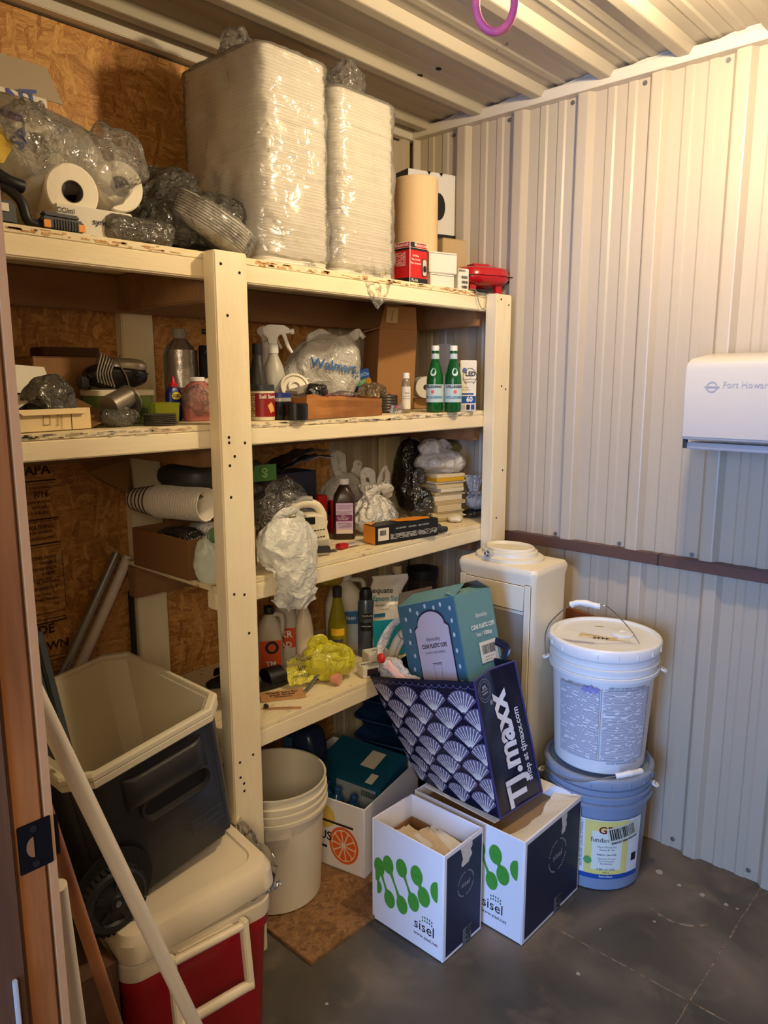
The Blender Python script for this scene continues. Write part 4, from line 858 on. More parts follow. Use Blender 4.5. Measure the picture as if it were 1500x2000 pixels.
# carrying recess on the end wall: a raised hood over a pocket
y = -Dd_/2
mb = MB(); hood = []
for i in range(25):
    a = i/24; x = -.005+.19*(a-.5)*1.0+.01; hood.append(x)
def hoodfn(a, b):
    x = -.085+.19*a; e = min(1, 6*a, 6*(1-a)); e = math.sin(e*PI/2); z = .285-.075*b; d = e*(.026*math.sin(PI*min(1, .15+.85*b))**.6)
    return V((x, y+.004-d, z))
mb.grid(hoodfn, 24, 10).build('handle_hood', NV, t, smooth=True, ang=0, solid=-.003)
def ring(w_, h_, r, yy): return [(px__+.022, yy, pz+.195) for px__, pz, _ in rrect(w_, h_, r, 6)]
mb = MB(); mb.loops([ring(.17, .056, .026, y+.003), ring(.168, .054, .026, y-.010), ring(.158, .044, .021, y-.012), ring(.150, .036, .018, y+.0)], False, False).build('pocket_rim', NV, t, smooth=True, ang=40)
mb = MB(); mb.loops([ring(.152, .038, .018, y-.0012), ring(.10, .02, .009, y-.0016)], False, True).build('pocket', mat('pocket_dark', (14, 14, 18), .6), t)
f = pmap((.082, y-.0, .085), (1, 0, 0), (0, 0, 1), .0008)
LG = mat('navy_relief', (58, 60, 72), .4)
mb = MB()
for a, b, c, d in ((-.045, -.016, .045, -.0148), (-.045, .0148, .045, .016), (-.045, -.016, -.0438, .016), (.0438, -.016, .045, .016)): mb.box((.082+(a+c)/2, y-.001, .085+(b+d)/2), (c-a, .002, d-b))
mb.build('badge_frame', LG, t); text('Coleman', LG, t, f, 0, 0, .0195, bold=.01, layer=2)
# wheel at the lower corner
wx, wz = -.160, .064
mb = MB(); prof = [(.022, 0), (.060, .0), (.066, .006), (.068, .020), (.066, .036), (.060, .042), (.048, .040), (.044, .034), (.030, .036), (.016, .042), (.014, .046), (0, .046)]
M = Matrix.Translation((wx, y+.012, wz)) @ Matrix.Rotation(PI/2, 4, 'X')
k0 = MB().lathe(prof, 48); mb.add(k0.v, k0.f, M); wo = mb.build('wheel', mat('wheel_black', (28, 28, 30), .5), t, smooth=True, ang=35)
mb = MB()
for i in range(36):
    a = i*PI/18
    for zz in (.010, .030): mb.box((.0675, 0, zz), (.005, .007, .014), M @ Matrix.Rotation(a+(0 if zz < .02 else .087), 4, 'Z'))
mb.build('tread', mat('rubber', (36, 34, 34), .8), wo)
mb = MB()
for i in range(5): mb.box((.032, 0, .037), (.026, .010, .005), M @ Matrix.Rotation(i*2*PI/5, 4, 'Z'))
mb.build('spoke', MC['wheel_black'], wo); MB().tube([M @ V((0, 0, .046)), M @ V((0, 0, .049))], .006, 14).build('axle_cap', mat('axle_grey', (150, 150, 148), .35, metal=.7), wo)
mb = MB(); mb.lathe([(.082, 0), (.082, .004)], 32); q = MB(); q.add(mb.v, mb.f, Matrix.Translation((wx+.012, y-.0005, wz+.012)) @ Matrix.Rotation(PI/2, 4, 'X')); q.build('wheel_well', mat('well_dark', (16, 16, 18), .7), t)

# ---- grey lid leaning behind the door post
t = T('cooler_cover', 'slate grey ribbed cooler cover propped on the rim of the open navy cooler', 'lid', (.556, 1.36, .765), rot=(0, math.radians(-9), 0))
mb = MB(); mb.box((0, .09, .13), (.022, .20, .26)); mb.box((.014, .09, .13), (.008, .18, .03)); mb.build('lid_panel', mat('slate_lid', (72, 78, 84), .5), t, bevel=.006)
mb = MB(); mb.box((.018, -.005, .13), (.016, .018, .26)); mb.build('lid_rail', MC['slate_lid'], t, bevel=.004)
t = T('storage_box', 'dark brown carton standing on the floor beside the red cooler, by the doorway', 'box', (.512, 1.43, .001), 0)
closed_box(t, .16, .36, .36, mat('dark_carton', (92, 64, 48), .8, col2=(70, 44, 36), cscale=5), seam=True)
# ---- poles
def pole(name, label, a, b, r, m, cap=None, cat='pole', n=18):
    a, b = V(a), V(b); t = T(name, label, cat, a); MB().tube([V((0, 0, 0)), b-a], r, n).build('shaft', m, t, smooth=True, ang=40)
    d = (b-a).normalized()
    if cap: MB().tube([(b-a)-d*.03, (b-a)+d*.004], r*1.12, n).build('end_cap', cap, t, smooth=True, ang=40)
    return t
p1, p2 = on(90, 1400, y=.955), on(380, 2000, y=1.055); d = (p2-p1).normalized()
lo_, hi_ = p2+d*((p2.z-.011)/-d.z), p1-d*((p1.x-.343)/d.x)
POLEW = mat('enamelled_pole', (226, 214, 196), .35)
pole('broom_pole', 'long white enamelled pole leaning from the floor before the red cooler to the doorway', lo_, hi_, .0125, POLEW)
p1, p2 = on(108, 1640, y=.92), on(222, 1985, y=1.02); d = (p2-p1).normalized()
lo_, hi_ = p2+d*((p2.z-.009)/-d.z), p1-d*((p1.x-.341)/d.x)
pole('broomstick', 'varnished wooden broom handle leaning beside the white pole at the doorway', lo_, hi_, .0095, mat('handle_wood', (166, 104, 54), .4, col2=(136, 80, 38), cscale=12, stretch=(1, 1, .3)), cat='broom handle')
p1, p2 = on(123, 1800, y=.885), on(150, 1990, y=.92); d = (p2-p1).normalized()
lo_, hi_ = p2+d*((p2.z-.009)/-d.z), p1-d*((p1.x-.343)/d.x)
pole('broom_pole', 'short white pole nearest the door jamb, mostly hidden by it', lo_, hi_, .011, POLEW)
for (u0, v0, u1, v1, r, m, lb, cp) in ((118, 1325, 228, 1080, .011, mat('galvanised', (150, 150, 146), .35, metal=.7), 'galvanised steel pole leaning on the strand board behind the coolers', None), (148, 1318, 250, 1090, .0135, POLEW, 'thick white capped pole leaning next to the galvanised one behind the coolers', POLEW)):
    hi_ = on(u1, v1, y=1.872); lo_ = on(u0, v0, y=1.850); d = (lo_-hi_).normalized(); lo_ = lo_+d*((lo_.z-.016)/-d.z)
    pole('pole', lb, lo_, hi_, r, m, cp)
for k, (u, m, lb) in enumerate(((254, BLK, 'thin black strip standing against the rear shelf post'), (262, mat('tan_strip', (140, 116, 84), .5), 'thin tan strip standing between the black strip and the rear shelf post'))):
    b = on(u, 1150, y=1.885); t = T('trim_strip', lb, 'strip', (b.x, 1.885, .001)); MB().box((0, 0, .45), (.010, .012, b.z*2-.9 if False else .90)).build('strip', m, t, bevel=.001)

# ================================================================== RIGHT WALL
t = T('towel_dispenser', 'white enamelled paper towel dispenser mounted on the steel wall', 'dispenser', (XW-.0225, .60, 1.30))
EN = mat('enamel', (190, 186, 182), .25, spec=.6, coat=.3)
pr = [(0, .030), (0, .252), (-.02, .252), (-.160, .235), (-.185, .225), (-.193, .205), (-.193, .03), (-.187, .024), (-.02, .024)]
mb = MB(); n = len(pr); mb.add([(x, -.175, z) for x, z in pr]+[(x, .165, z) for x, z in pr], [tuple(range(n)), tuple(reversed(range(n, 2*n)))]+[(i, i+n, (i+1) % n+n, (i+1) % n) for i in range(n)]).build('cover', EN, t, bevel=.003, seg=3, ang=35)
mb = MB(); mb.box((-.155, -.006, .008), (.05, .325, .018)); mb.build('chute', mat('chute_steel', (176, 180, 186), .3, metal=.3), t, bevel=.003)
MB().box((-.180, .158, .014), (.012, .010, .026)).build('hinge_bracket', DKG, t, bevel=.001)
for y in (-.01, -.035): MB().box((-.04, y, .2512), (.012, .006, .0022)).build('slot', HOLE, t)
f = pmap((-.1932, .0, 0), (0, -1, 0), (0, 0, 1), .0006)
EMB = mat('embossed_enamel', (170, 168, 168), .3)
text('Fort Howard', EMB, t, f, -.01, .168, .022, layer=2)
mb = MB()
for k in range(24):
    a, b = k*PI/12, (k+1)*PI/12
    mb.add([f(-.095+r*math.cos(q), .163+r*math.sin(q), 2) for r, q in ((.014, a), (.014, b), (.011, b), (.011, a))], [(0, 1, 2, 3)])
patch(None, t, f, -.114, .1615, -.076, .165, mb=mb, layer=2.5); mb.build('roundel', EMB, t)
MB().box((.011, 0, .14), (.022, .22, .18)).build('mounting_plate', DKG, t)

# ---- pink loop hanging from the ceiling
c = on(967, 22, x=1.02); r_ = 42*dep(c)/F
t = T('hanging_loop', 'pink and purple fabric loop hanging from the ceiling on its cord', 'loop', c)
pts = []
for k in range(37):
    a = k*2*PI/36; pts.append(V((r_*.9*math.sin(a)*CR.x, r_*.9*math.sin(a)*CR.y, 1.25*r_*math.cos(a)+.012)))
mb = MB(); mb.tube(pts, .0062, 12, caps=False).build('loop', mat('pink_cord', (226, 104, 120), .6, col2=(190, 80, 120), cscale=20), t, smooth=True)
MB().tube([(0, 0, 1.25*r_+.012), (0, 0, ZC-c.z-.004)], .0015, 6).build('cord', mat('cord_white', (220, 214, 200), .6), t)

# ================================================================== TOP SHELF
e_ = .0012
def shell_bag(name, m, parent, w_, d_, h, seed, amp=.010, sc=16, r=.04, top=.4, n=72, z0=0, c=(0, 0, 0)):     # clear film drawn round a stack, gathered above
    mb = MB()
    def fn(a, t):
        an = a*2*PI; cs, sn = math.cos(an), math.sin(an); k = (abs(cs)**6+abs(sn)**6)**(-1/6)
        g = 1 if t < .93 else 1-(t-.93)/.07*.85; g *= 1 if t > .03 else .9
        p = V((cs*k*w_/2*g+c[0], sn*k*d_/2*g+c[1], z0+h*t))
        p += V((cs, sn, 0))*(abs(crumple(p, sc, amp, seed))+.002); return p
    mb.grid(fn, n, n, cu=True); return mb.build(name, m, parent, smooth=True, ang=0)
FOAM = mat('white_foam', (226, 220, 208), .6, bump=.15, bscale=80)
def foam_tower(label, x0, x1, y0, y1, h, n, seed, rz=0):
    w_, d_ = x1-x0, y1-y0
    t = T('foam_tray_pack', label, 'foam trays', ((x0+x1)/2, (y0+y1)/2, Z1+e_), rz)
    first = None; rr = random.Random(seed)
    for i in range(n):
        z = h*i/n
        if first is None:
            mb = MB(); th = h/n; rloft(mb, [(w_-.006, d_-.006, .030, 0), (w_-.003, d_-.003, .031, th*.45), (w_, d_, .032, th*.55), (w_, d_, .032, th*.85), (w_-.004, d_-.004, .031, th*1.0)], 4)
            o = mb.build('foam_tray', FOAM, t, smooth=True, ang=30); first = o
        else: o = first.copy(); COL.objects.link(o); o.parent = t
        k = 1-.02*(i/n)**6
        o.location = (rr.uniform(-.0022, .0022), rr.uniform(-.0022, .0022), z+.001); o.scale = (k, k, 1)
    return t, w_, d_
FILMT = film('tower_film', haze=.30, gloss=.05, rough=.16, bump=.8, bscale=13, milky=(226, 220, 208), crease=.12)
t, w_, d_ = foam_tower('taller tower of white foam food trays in clear film, standing next to the shelf post', 1.178, 1.402, 1.475, 1.80, .490, 62, 3)
shell_bag('film_wrap', FILMT, t, w_+.012, d_+.012, .528, 4, .010, 15)
blob('gathered_film', CLEAR, t, (-.045, -.02, .520), (.058, .05, .050), 6, .026, 30, 5, flat=False)
tied('film_tail', CLEAR, t, (.045, -.135, -.028), .055, .03, .075, 9, .01, 26, flare=.1)
t, w_, d_ = foam_tower('slimmer tower of white foam trays in clear film, between taller tower and brown roll', 1.424, 1.655, 1.475, 1.79, .458, 60, 5)
shell_bag('film_wrap', FILMT, t, w_+.018, d_+.012, .494, 8, .012, 15)
blob('gathered_film', CLEAR, t, (.035, -.06, .515), (.048, .04, .060), 11, .026, 30, 5, flat=False)
def tailfn(a, b):
    w_ = .075*(1-b)**.7+.004; return V(((a-.5)*2*w_+.01, -.176-.012*math.sin(b*2), .03-.115*b))+N.noise_vector(V((a*5, b*5, 7)))*.012
MB().grid(tailfn, 24, 24).build('film_tail', CLEAR, t, smooth=True, ang=0)

# paper towel pack: four rolls in printed film, ends towards the room
def roll(parent, c, ax, r, L, core=.021, m=None):
    q = Matrix.Translation(c) @ V(ax).to_track_quat('Z', 'Y').to_matrix().to_4x4()
    a = MB().lathe([(core, 0), (r-.003, 0), (r, .003), (r, L-.003), (r-.003, L), (core, L), (core, 0)], 48); mb = MB(); mb.add(a.v, a.f, q)
    o = mb.build('roll', m or mat('tissue', (238, 228, 206), .8, bump=.25, bscale=60), parent, smooth=True, ang=40)
    a = MB().lathe([(core, -.0005), (core, L+.0005), (core-.0015, L+.0005), (core-.0015, -.0005), (core, -.0005)], 32); mb = MB(); mb.add(a.v, a.f, q); mb.build('core', mat('core_grey', (96, 86, 76), .8), o, smooth=True, ang=40)
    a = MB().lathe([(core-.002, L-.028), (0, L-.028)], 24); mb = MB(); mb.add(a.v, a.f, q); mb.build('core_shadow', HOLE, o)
    return o
ra = on(140, 375, y=1.50); rb2 = on(233, 365, y=1.54)
t = T('paper_towel_pack', 'pack of white paper towel rolls in clear printed film, two roll ends facing out', 'paper towels', (ra.x-.02, 1.62, Z1+.062))
ax = V((-.08, -.99, -.05)).normalized()
for p, r_ in ((ra, .052), (rb2, .051)):
    roll(t, p-t.location-ax*.265, ax, r_, .27)
roll(t, ra-t.location-ax*.262+V((-.03, -.0, .095)), ax, .052, .18)
roll(t, ra-t.location-ax*.262+V((-.135, -.0, .090)), ax, .052, .16)
mid = ra-t.location+V((.062, .105, .006))
def packshape(p): return p
q = blob('film_wrap', film('roll_film', haze=.24, gloss=.02, rough=.08, bump=.7, bscale=12, crease=.25, milky=(252, 244, 228)), t, (mid.x-.060, mid.y+.052, mid.z+.060), (.178, .160, .096), 12, .014, 9, 6, flat=False, power=3.2, shape=lambda p: V((p.x, p.y, p.z*(1-.55*(p.x/.19)) if p.z > 0 else p.z)))
q.rotation_euler = (0, 0, 0)
blob('film_fold', CLEAR, t, (mid.x-.11, mid.y-.09, mid.z+.085), (.085, .03, .062), 14, .022, 15, 5, flat=False)
blob('film_fold', CLEAR, t, (mid.x+.035, mid.y-.07, mid.z+.080), (.075, .035, .055), 15, .022, 14, 5, flat=False)
f = pmap((mid.x-.145, mid.y-.165, mid.z+.045), (1, .25, 0), (0, 0, 1))
fw = proj(q, .0012); f = lambda x, y, k=1: fw(mid.x-.175+x, mid.z+.055+y, k)
q = MB(); q.grid(lambda a, b: f(-.03+.040*a*(1-abs(b-.45)), -.03+.07*b), 8, 10).build('yellow_print', mat('print_gold', (224, 192, 84), .5), t)
MB().grid(lambda a, b: f(-.03+.06*a, .055+.014*b-.01*a), 8, 3).build('purple_print', mat('print_purple', (88, 46, 104), .5), t)
text('SP', mat('print_slate', (90, 100, 130), .5), t, f, .022, .014, .036, rot=.9, bold=.02, layer=2)
# white printed box with raised flap above the pack
bp = on(20, 200, y=1.80); t = T('printed_carton', 'white carton with blue and purple print and a raised flap, behind the paper towel pack', 'box', (bp.x-.03, 1.828, Z1+e_), .03)
closed_box(t, .20, .11, .34, PAPER, seam=False)
flap(mat('flap_grey', (176, 160, 136), .8), t, (-.03, -.05, .34), (.14, -.05, .34), .085, .35, out=(0, 1, 0), th=.002, taper=.02)
f = pmap((0, -.0556, 0), (1, 0, 0), (0, 0, 1)); text('NT', mat('print_blue2', (40, 60, 140), .5), t, f, .045, .325, .05, bold=.03, rot=.2)
patch(MC['print_purple'], t, f, -.09, .27, .08, .285, name='print_band')
# white box behind the black tools
p, w_, h_ = place(60, 195, 463, 385, Z1); t = T('medicine_carton', 'white carton lettered nge under the paper towel rolls', 'box', (p.x+.03, 1.535, Z1+e_), -.06)
closed_box(t, .155, .10, .058, PAPER, seam=False); f = pmap((0, -.0506, 0), (1, 0, 0), (0, 0, 1)); text('syringe', INK, t, f, .015, .032, .016, bold=.02); text('CC/ml', INK, t, f, -.06, .045, .013, bold=.02)
# black and orange tool, black headset
p, w_, h_ = place(58, 137, 455, 420, Z1); t = T('ribbed_tool', 'black and orange ribbed plastic tool lying in front of the white carton', 'tool', near((p.x, 1.469, Z1+e_)), .02)
MB().box((0, 0, .012), (.082, .024, .024)).build('body', DKG, t, bevel=.004); 
mb = MB(); 
for k in range(9): mb.box((-.018+.0055*k, -.0125, .011), (.0022, .002, .018))
mb.build('rib', BLK, t)
for x in (-.033, .034): MB().box((x, -.0126, .010), (.014, .0022, .014)).build('orange_pad', mat('tool_orange', (226, 148, 40), .4), t, bevel=.001)
MB().box((0, .004, .029), (.07, .018, .010)).build('top_rail', DKG, t, bevel=.003)
t = T('cable_clamp', 'black curved cable and clamp at the shelf end beside the door jamb', 'cable', (on(20, 440, y=1.50).x, 1.50, Z1+e_))
MB().tube(curve_pts([(-.05, .02, .055), (-.02, 0, .075), (.012, -.02, .05), (.022, -.028, .012), (.045, -.03, .008)], 26), .009, 12).build('cable', BLK, t, smooth=True); 
MB().tube(curve_pts([(-.06, .01, .085), (-.03, .0, .095), (.0, -.01, .08), (.025, -.01, .075)], 26), .012, 12).build('cable', BLK, t, smooth=True)
MB().box((-.025, -.015, .022), (.055, .03, .042)).build('clamp', mat('slate_tool', (70, 74, 82), .4), t, bevel=.005); MB().box((-.03, -.031, .030), (.035, .002, .014)).build('label', PAPER, t)
# smoky bags of plastic plates, foam plates in film
p = on(345, 400, y=1.66); t = T('smoky_bag', 'dark smoky plastic bags piled between the paper towels and the foam trays', 'bag', (p.x, 1.66, Z1+e_))
blob('bag_body', CLEARD, t, (-.03, .03, .105), (.11, .12, .115), 21, .028, 12, 5); blob('bag_body', CLEARD, t, (.065, -.075, .105), (.105, .065, .050), 22, .024, 15, 5, flat=False); blob('bag_body', CLEARD, t, (-.02, -.06, .075), (.115, .07, .055), 24, .024, 15, 5, flat=False)
blob('dark_contents', mat('grey_content', (66, 62, 58), .6), t, (.0, .03, .08), (.085, .09, .075), 25, .02, 12, 4)
for k in range(5): MB().lathe([(0, 0), (.045, .001), (.075, .012), (.078, .012), (.046, .0), (0, -.001)], 40, c=(-.075, .0, .030+.006*k)).build('plate', mat('dark_plate', (88, 84, 78), .4), t, smooth=True)
def plates(label, c, r, n, tilt, m, fm, seed, group=None, rz=0, dz=.005):
    t = T('plate_pack', label, 'plates', c, rz, rot=(tilt[0], tilt[1], rz)); f0 = None
    for k in range(n):
        if f0 is None: f0 = MB().lathe([(0, 0), (r*.62, 0), (r*.92, .013), (r, .015), (r, .017), (r*.9, .016), (r*.6, .003), (0, .003)], 48).build('plate', m, t, smooth=True, ang=30); o = f0
        else: o = f0.copy(); COL.objects.link(o); o.parent = t
        o.location = (0, 0, .002+dz*k)
    blob('film_wrap', fm, t, (0, 0, (n*dz+.018)/2), (r*1.05, r*1.05, (n*dz+.018)/2+.006), seed, .008, 20, 5, flat=False, power=4)
    return t
p = on(260, 470, y=1.52); plates('film-wrapped pale plates lying flat behind the front edge under the smoky bags', (p.x, 1.545, Z1+.004), .080, 6, (0, 0), mat('plate_clear', (206, 198, 180), .3), CLEARD, 31)
p = on(410, 460, y=1.52); plates('film-wrapped white foam plates standing tilted behind the middle post', (p.x+.005, 1.555, Z1+.050), .093, 9, (.35, .42), FOAM, CLEAR, 33, dz=.006)

# right-hand end: brown roll, cartons, filter box, waffle maker
p, w_, h_ = placey(770, 856, 350, Z1, 1.60)
t = T('tin_base', 'low dark maroon tin carrying the brown paper roll', 'tin', (on(812, 440, y=1.60).x, 1.60, Z1+e_)); MB().lathe([(0, 0), (.068, 0), (.070, .004), (.070, .050), (0, .050)], 48).build('body', mat('maroon', (74, 24, 26), .4), t, smooth=True, ang=40)
t = T('paper_roll', 'upright roll of brown kraft paper towel beside the slimmer foam tower', 'paper roll', (t.location.x, 1.60, Z1+.0535)); hz = HH(near(t.location), 352)-t.location.z
KR = mat('kraft_paper', (216, 186, 142), .75, bump=.25, bscale=30, stretch=(1, 1, 3))
MB().lathe([(.02, 0), (.067, 0), (.069, .002), (.069, hz-.002), (.067, hz), (.02, hz), (.02, 0)], 64).build('roll', KR, t, smooth=True, ang=40)
MB().grid(lambda a, b: V(((.0695+.0012*a)*math.cos(-1.9+.45*a), (.0695+.0012*a)*math.sin(-1.9+.45*a), hz*b)), 6, 1).build('loose_end', KR, t, smooth=True, solid=.0006)
p = on(825, 420, y=1.78); t = T('printed_carton', 'white carton with black sides and a round black print, behind the brown roll', 'box', (p.x, 1.78, Z1+e_), -.30)
hz = HH(V((p.x, 1.72, 0)), 340)-Z1; closed_box(t, .205, .14, hz, CARDW, seam=False)
f = pmap((0, -.0706, 0), (1, 0, 0), (0, 0, 1)); patch(BLK, t, f, -.1, 0, .1025, hz-.20, name='black_panel'); q = MB(); poly(f, [(.02+.028*math.cos(a*PI/10), hz-.11+.045*math.sin(a*PI/10)) for a in range(20)], q, 1).build('round_print', BLK, t)
f = pmap((-.1031, 0, 0), (0, -1, 0), (0, 0, 1)); patch(BLK, t, f, -.07, 0, .07, hz, name='black_panel')
for x in (-.02, .03): MB().add([(x-.008, -.0709, hz+.0002), (x+.008, -.0709, hz+.0002), (x, -.0709, hz-.012)], [(0, 1, 2)]).build('notch', HOLE, t)
p = on(880, 490, y=1.66); t = T('cardboard_box', 'small plain tan carton behind the two white cartons on the top shelf', 'box', (p.x, 1.69, Z1+e_), -.25); closed_box(t, .10, .12, HH(V((p.x, 1.64, 0)), 470)-Z1, mat('tan_board', (196, 170, 130), .75), seam=True)
# oil filter carton
hz = HH(V((1.704, 1.463, 0)), 471)-Z1
t = T('filter_carton', 'red and black oil filter carton standing on the shelf edge before the brown roll', 'box', (1.742, 1.501, Z1+e_), math.radians(-2))
FRD = mat('filter_red', (196, 28, 30), .4); s_ = .076
closed_box(t, s_, s_, hz-.002, FRD, seam=False)
for f, nm in ((pmap((0, -s_/2, 0), (1, 0, 0), (0, 0, 1)), 0), (pmap((-s_/2, 0, 0), (0, -1, 0), (0, 0, 1)), 1)):
    patch(BLK, t, f, -s_/2, 0, s_/2, hz*.13, name='black_band'); patch(BLK, t, f, -s_/2, hz*.80, s_/2, hz*.85, name='black_band'); patch(PAPER, t, f, -s_/2+.0005, hz*.995-.002, s_/2, hz*.995-.0005, name='white_edge'); patch(PAPER, t, f, -s_/2+.0005, hz*.852, s_/2, hz*.86, name='white_edge')
    text('Motorcraft', PAPER, t, f, .004 if nm else .010, hz*.925, .0135, bold=.02, layer=2)
    if nm: patch(print_lines('filter_small', (196, 28, 30), (230, 190, 180), .0035), t, f, -.018, hz*.42, .022, hz*.75, name='fine_print')
    else:
        for i, q_ in enumerate(('Oil Filter', 'Filtre à huile', 'Filtro de aceite')): text(q_, PAPER, t, f, -.014, hz*(.66-.09*i), .0075, bold=.02, layer=2)
        text('FL-1A', PAPER, t, f, -.018, hz*.07, .011, bold=.03, layer=2); patch(BLK, t, f, -s_/2+.002, hz*.862, -.018, hz*.985, name='black_square', layer=1.5)
        q = MB(); poly(f, [(x+.024, y+hz*.40) for x, y, _ in rrect(.021, .050, .008, 4)], q, 2).build('filter_outline', BLK, t); q = MB(); poly(f, [(x+.024, y+hz*.40) for x, y, _ in rrect(.017, .046, .007, 4)], q, 3).build('filter_drawing', mat('filter_metal', (196, 186, 170), .4), t); q = MB(); poly(f, [(x+.024, y+hz*.37) for x, y, _ in rrect(.013, .018, .005, 4)], q, 4).build('filter_outline', BLK, t)
MB().box((-s_/2, -s_/2, hz/2), (.0016, .0016, hz-.004)).build('white_edge', PAPER, t)
for k, (a, b, lb) in enumerate(((837, 881, 'lower of the two small white cartons stacked beside the oil filter carton'), (838, 889, 'upper of the two small white cartons stacked beside the oil filter carton'))):
    p = V((1.865, 1.465, Z1)); hh = (HH(p, 535)-Z1, HH(p, 493)-HH(p, 535))[k]; t = T('small_carton', lb, 'box', (1.866+.006*k, 1.496, Z1+e_+(HH(p, 535)-Z1)*k+.0006*k), math.radians(-12-5*k))
    closed_box(t, .094+.008*k, .058, hh-.0012, PAPER, seam=False); MB().box((0, -.0293, hh-.006), (.089+.008*k, .0012, .0012)).build('tuck_seam', mat('seam_grey', (120, 104, 80), .8), t)
p = V((1.97, 1.465, Z1)); hz = HH(p, 525)-Z1; t = T('ink_carton', 'white ink carton with three barcodes beside the red waffle maker', 'box', (1.978, 1.506, Z1+e_), math.radians(-14))
closed_box(t, .044, .075, hz, PAPER, seam=False); f = pmap((0, -.0376, 0), (1, 0, 0), (0, 0, 1)); text('EPSON', INK, t, f, -.008, hz*.89, .0085, bold=.02, layer=2)
for k in range(3): barcode(t, f, .004, hz*(.60-.22*k), .026, hz*.13, seed=k+20, n=16); MB().add([f(-.017, hz*(.60-.22*k), 2), f(-.014, hz*(.60-.22*k), 2), f(-.0155, hz*(.64-.22*k), 2)], [(0, 1, 2)]).build('pictogram', INK, t)
p = V((1.938, 0, 0)); t = T('clear_pouch', 'pale bluish clear pouch squeezed between the small white cartons and the ink carton', 'pouch', (p.x, 1.515, Z1+e_)); blob('pouch', film('bluish_film', tint=(180, 190, 210), haze=.5, milky=(150, 160, 184)), t, (0, 0, .038), (.016, .03, .040), 41, .007, 24, 4)
p = on(903, 520, y=1.62); t = T('folded_card', 'tan folded card leaning behind the ink carton', 'card', (p.x, 1.60, Z1+e_), -.7); MB().hexa([(-.03, -.01, 0), (.04, -.01, 0), (.04, -.006, 0), (-.03, -.006, 0), (-.03, .01, .10), (-.005, .01, .10), (-.005, .013, .10), (-.03, .013, .10)]).build('card', mat('tan_board2', (170, 136, 92), .8), t)
# waffle maker
p = on(968, 578, z=Z1+.0); t = T('waffle_maker', 'red round-cornered waffle maker with a dark latch, overhanging the shelf end', 'waffle maker', (2.125, 1.535, Z1+e_), math.radians(-22))
WR = mat('glossy_red', (176, 18, 30), .22, coat=.4)
sx_, sy_ = .20, .19
for z0, dz, nm in ((.028, .026, 'lower_shell'), (.0565, .030, 'upper_shell')):
    mb = MB(); pf = [(sx_*.72, sy_*.72, .05, 0), (sx_*.90, sy_*.90, .06, dz*.25), (sx_, sy_, .07, dz*.75), (sx_, sy_, .07, dz)]
    if nm[0] == 'u': pf = [(sx_, sy_, .07, 0), (sx_, sy_, .07, dz*.35), (sx_*.93, sy_*.93, .065, dz*.8), (sx_*.78, sy_*.78, .06, dz)]
    rloft(mb, [(a, b, c, z0+d) for a, b, c, d in pf], 8); mb.build(nm, WR, t, smooth=True, ang=40)
mb = MB(); mb.box((0, 0, .0553), (sx_*.9, sy_*.9, .003)); mb.build('grill_plate', BLK, t)
for x, y in ((-.05, -.055), (.05, -.055), (-.05, .055), (.05, .055)): MB().box((x, y, .016), (.024, .02, .031)).build('foot', WR, t, bevel=.002)
MB().box((.0, -.01, .092), (.065, .055, .016)).build('top_grip', WR, t, bevel=.004)
mb = MB(); mb.box((.105, -.02, .060), (.018, .045, .034)); mb.build('latch', DKG, t, bevel=.005)
MB().box((-.104, -.03, .052), (.012, .05, .012)).build('hinge', mat('hinge_tan', (190, 150, 120), .4), t, bevel=.002)
t = T('black_tray', 'thin black flat tray sticking out under the red waffle maker', 'tray', (2.045, 1.428, Z1+.0060), math.radians(0))
t.location.z = Z1+e_; MB().box((-.01, .022, .002), (.085, .05, .003)).build('tray', BLK, t, bevel=.001)
t = T('power_cord', 'thin grey cord looping down over the top rail at the waffle maker', 'cord', (2.03, 1.436, Z1)); MB().tube(curve_pts([(-.045, .06, .004), (-.040, .012, .005), (-.035, -.001, -.006), (-.028, -.001, -.030), (-.012, -.001, -.050), (.006, -.001, -.052), (.013, -.001, -.038), (.013, -.001, -.012), (.013, .010, .004)], 40), .0014, 8).build('cord', mat('cord_grey', (130, 122, 104), .5), t, smooth=True)

# ================================================================== SECOND SHELF, LEFT BAY
BEI = mat('beige_card', (222, 198, 150), .65, bump=.1, bscale=60)
a, b = on(36, 848, z=Z2), on(182, 838, z=Z2); L_ = (b-a).length; dr_ = (b-a).normalized(); rz = math.atan2(dr_.y, dr_.x)
hz = HH(b, 797)-Z2
t = T('shallow_carton', 'shallow cream carton with an opened end flap and small black print, full of packaging', 'box', (0, 0, 0), rz); t.location = a.lerp(b, .5)+V((-dr_.y, dr_.x, 0))*.062+V((0, 0, e_)); t.location.y = max(t.location.y, 1.515)
carton(t, L_, .115, hz, BEI, wall=.0022)
flap(mat('flap_kraft', (120, 88, 54), .75), t, (L_/2, -.056, hz*.02), (L_/2, .056, hz*.9), .062, 1.25, out=(1, 0, 0), th=.0015, taper=.0)
flap(BEI, t, (-L_/2, -.0575, hz), (L_/2-.01, -.0575, hz), .014, 2.4, out=(0, -1, 0), th=.0012)
f = pmap((0, -.0581, 0), (1, 0, 0), (0, 0, 1)); q = MB(); 
for a_, b_, c_, d_ in ((-.028, .012, -.012, .013), (-.028, .029, -.012, .030), (-.028, .012, -.027, .030), (-.013, .012, -.012, .030)): patch(None, t, f, a_, b_, c_, d_, mb=q)
q.build('print_frame', mat('print_brown', (110, 84, 50), .6), t); text('Keep in', MC['print_brown'], t, f, .004, .022, .008, rot=PI/2); text('a cool place', MC['print_brown'], t, f, .013, .020, .007, rot=PI/2)
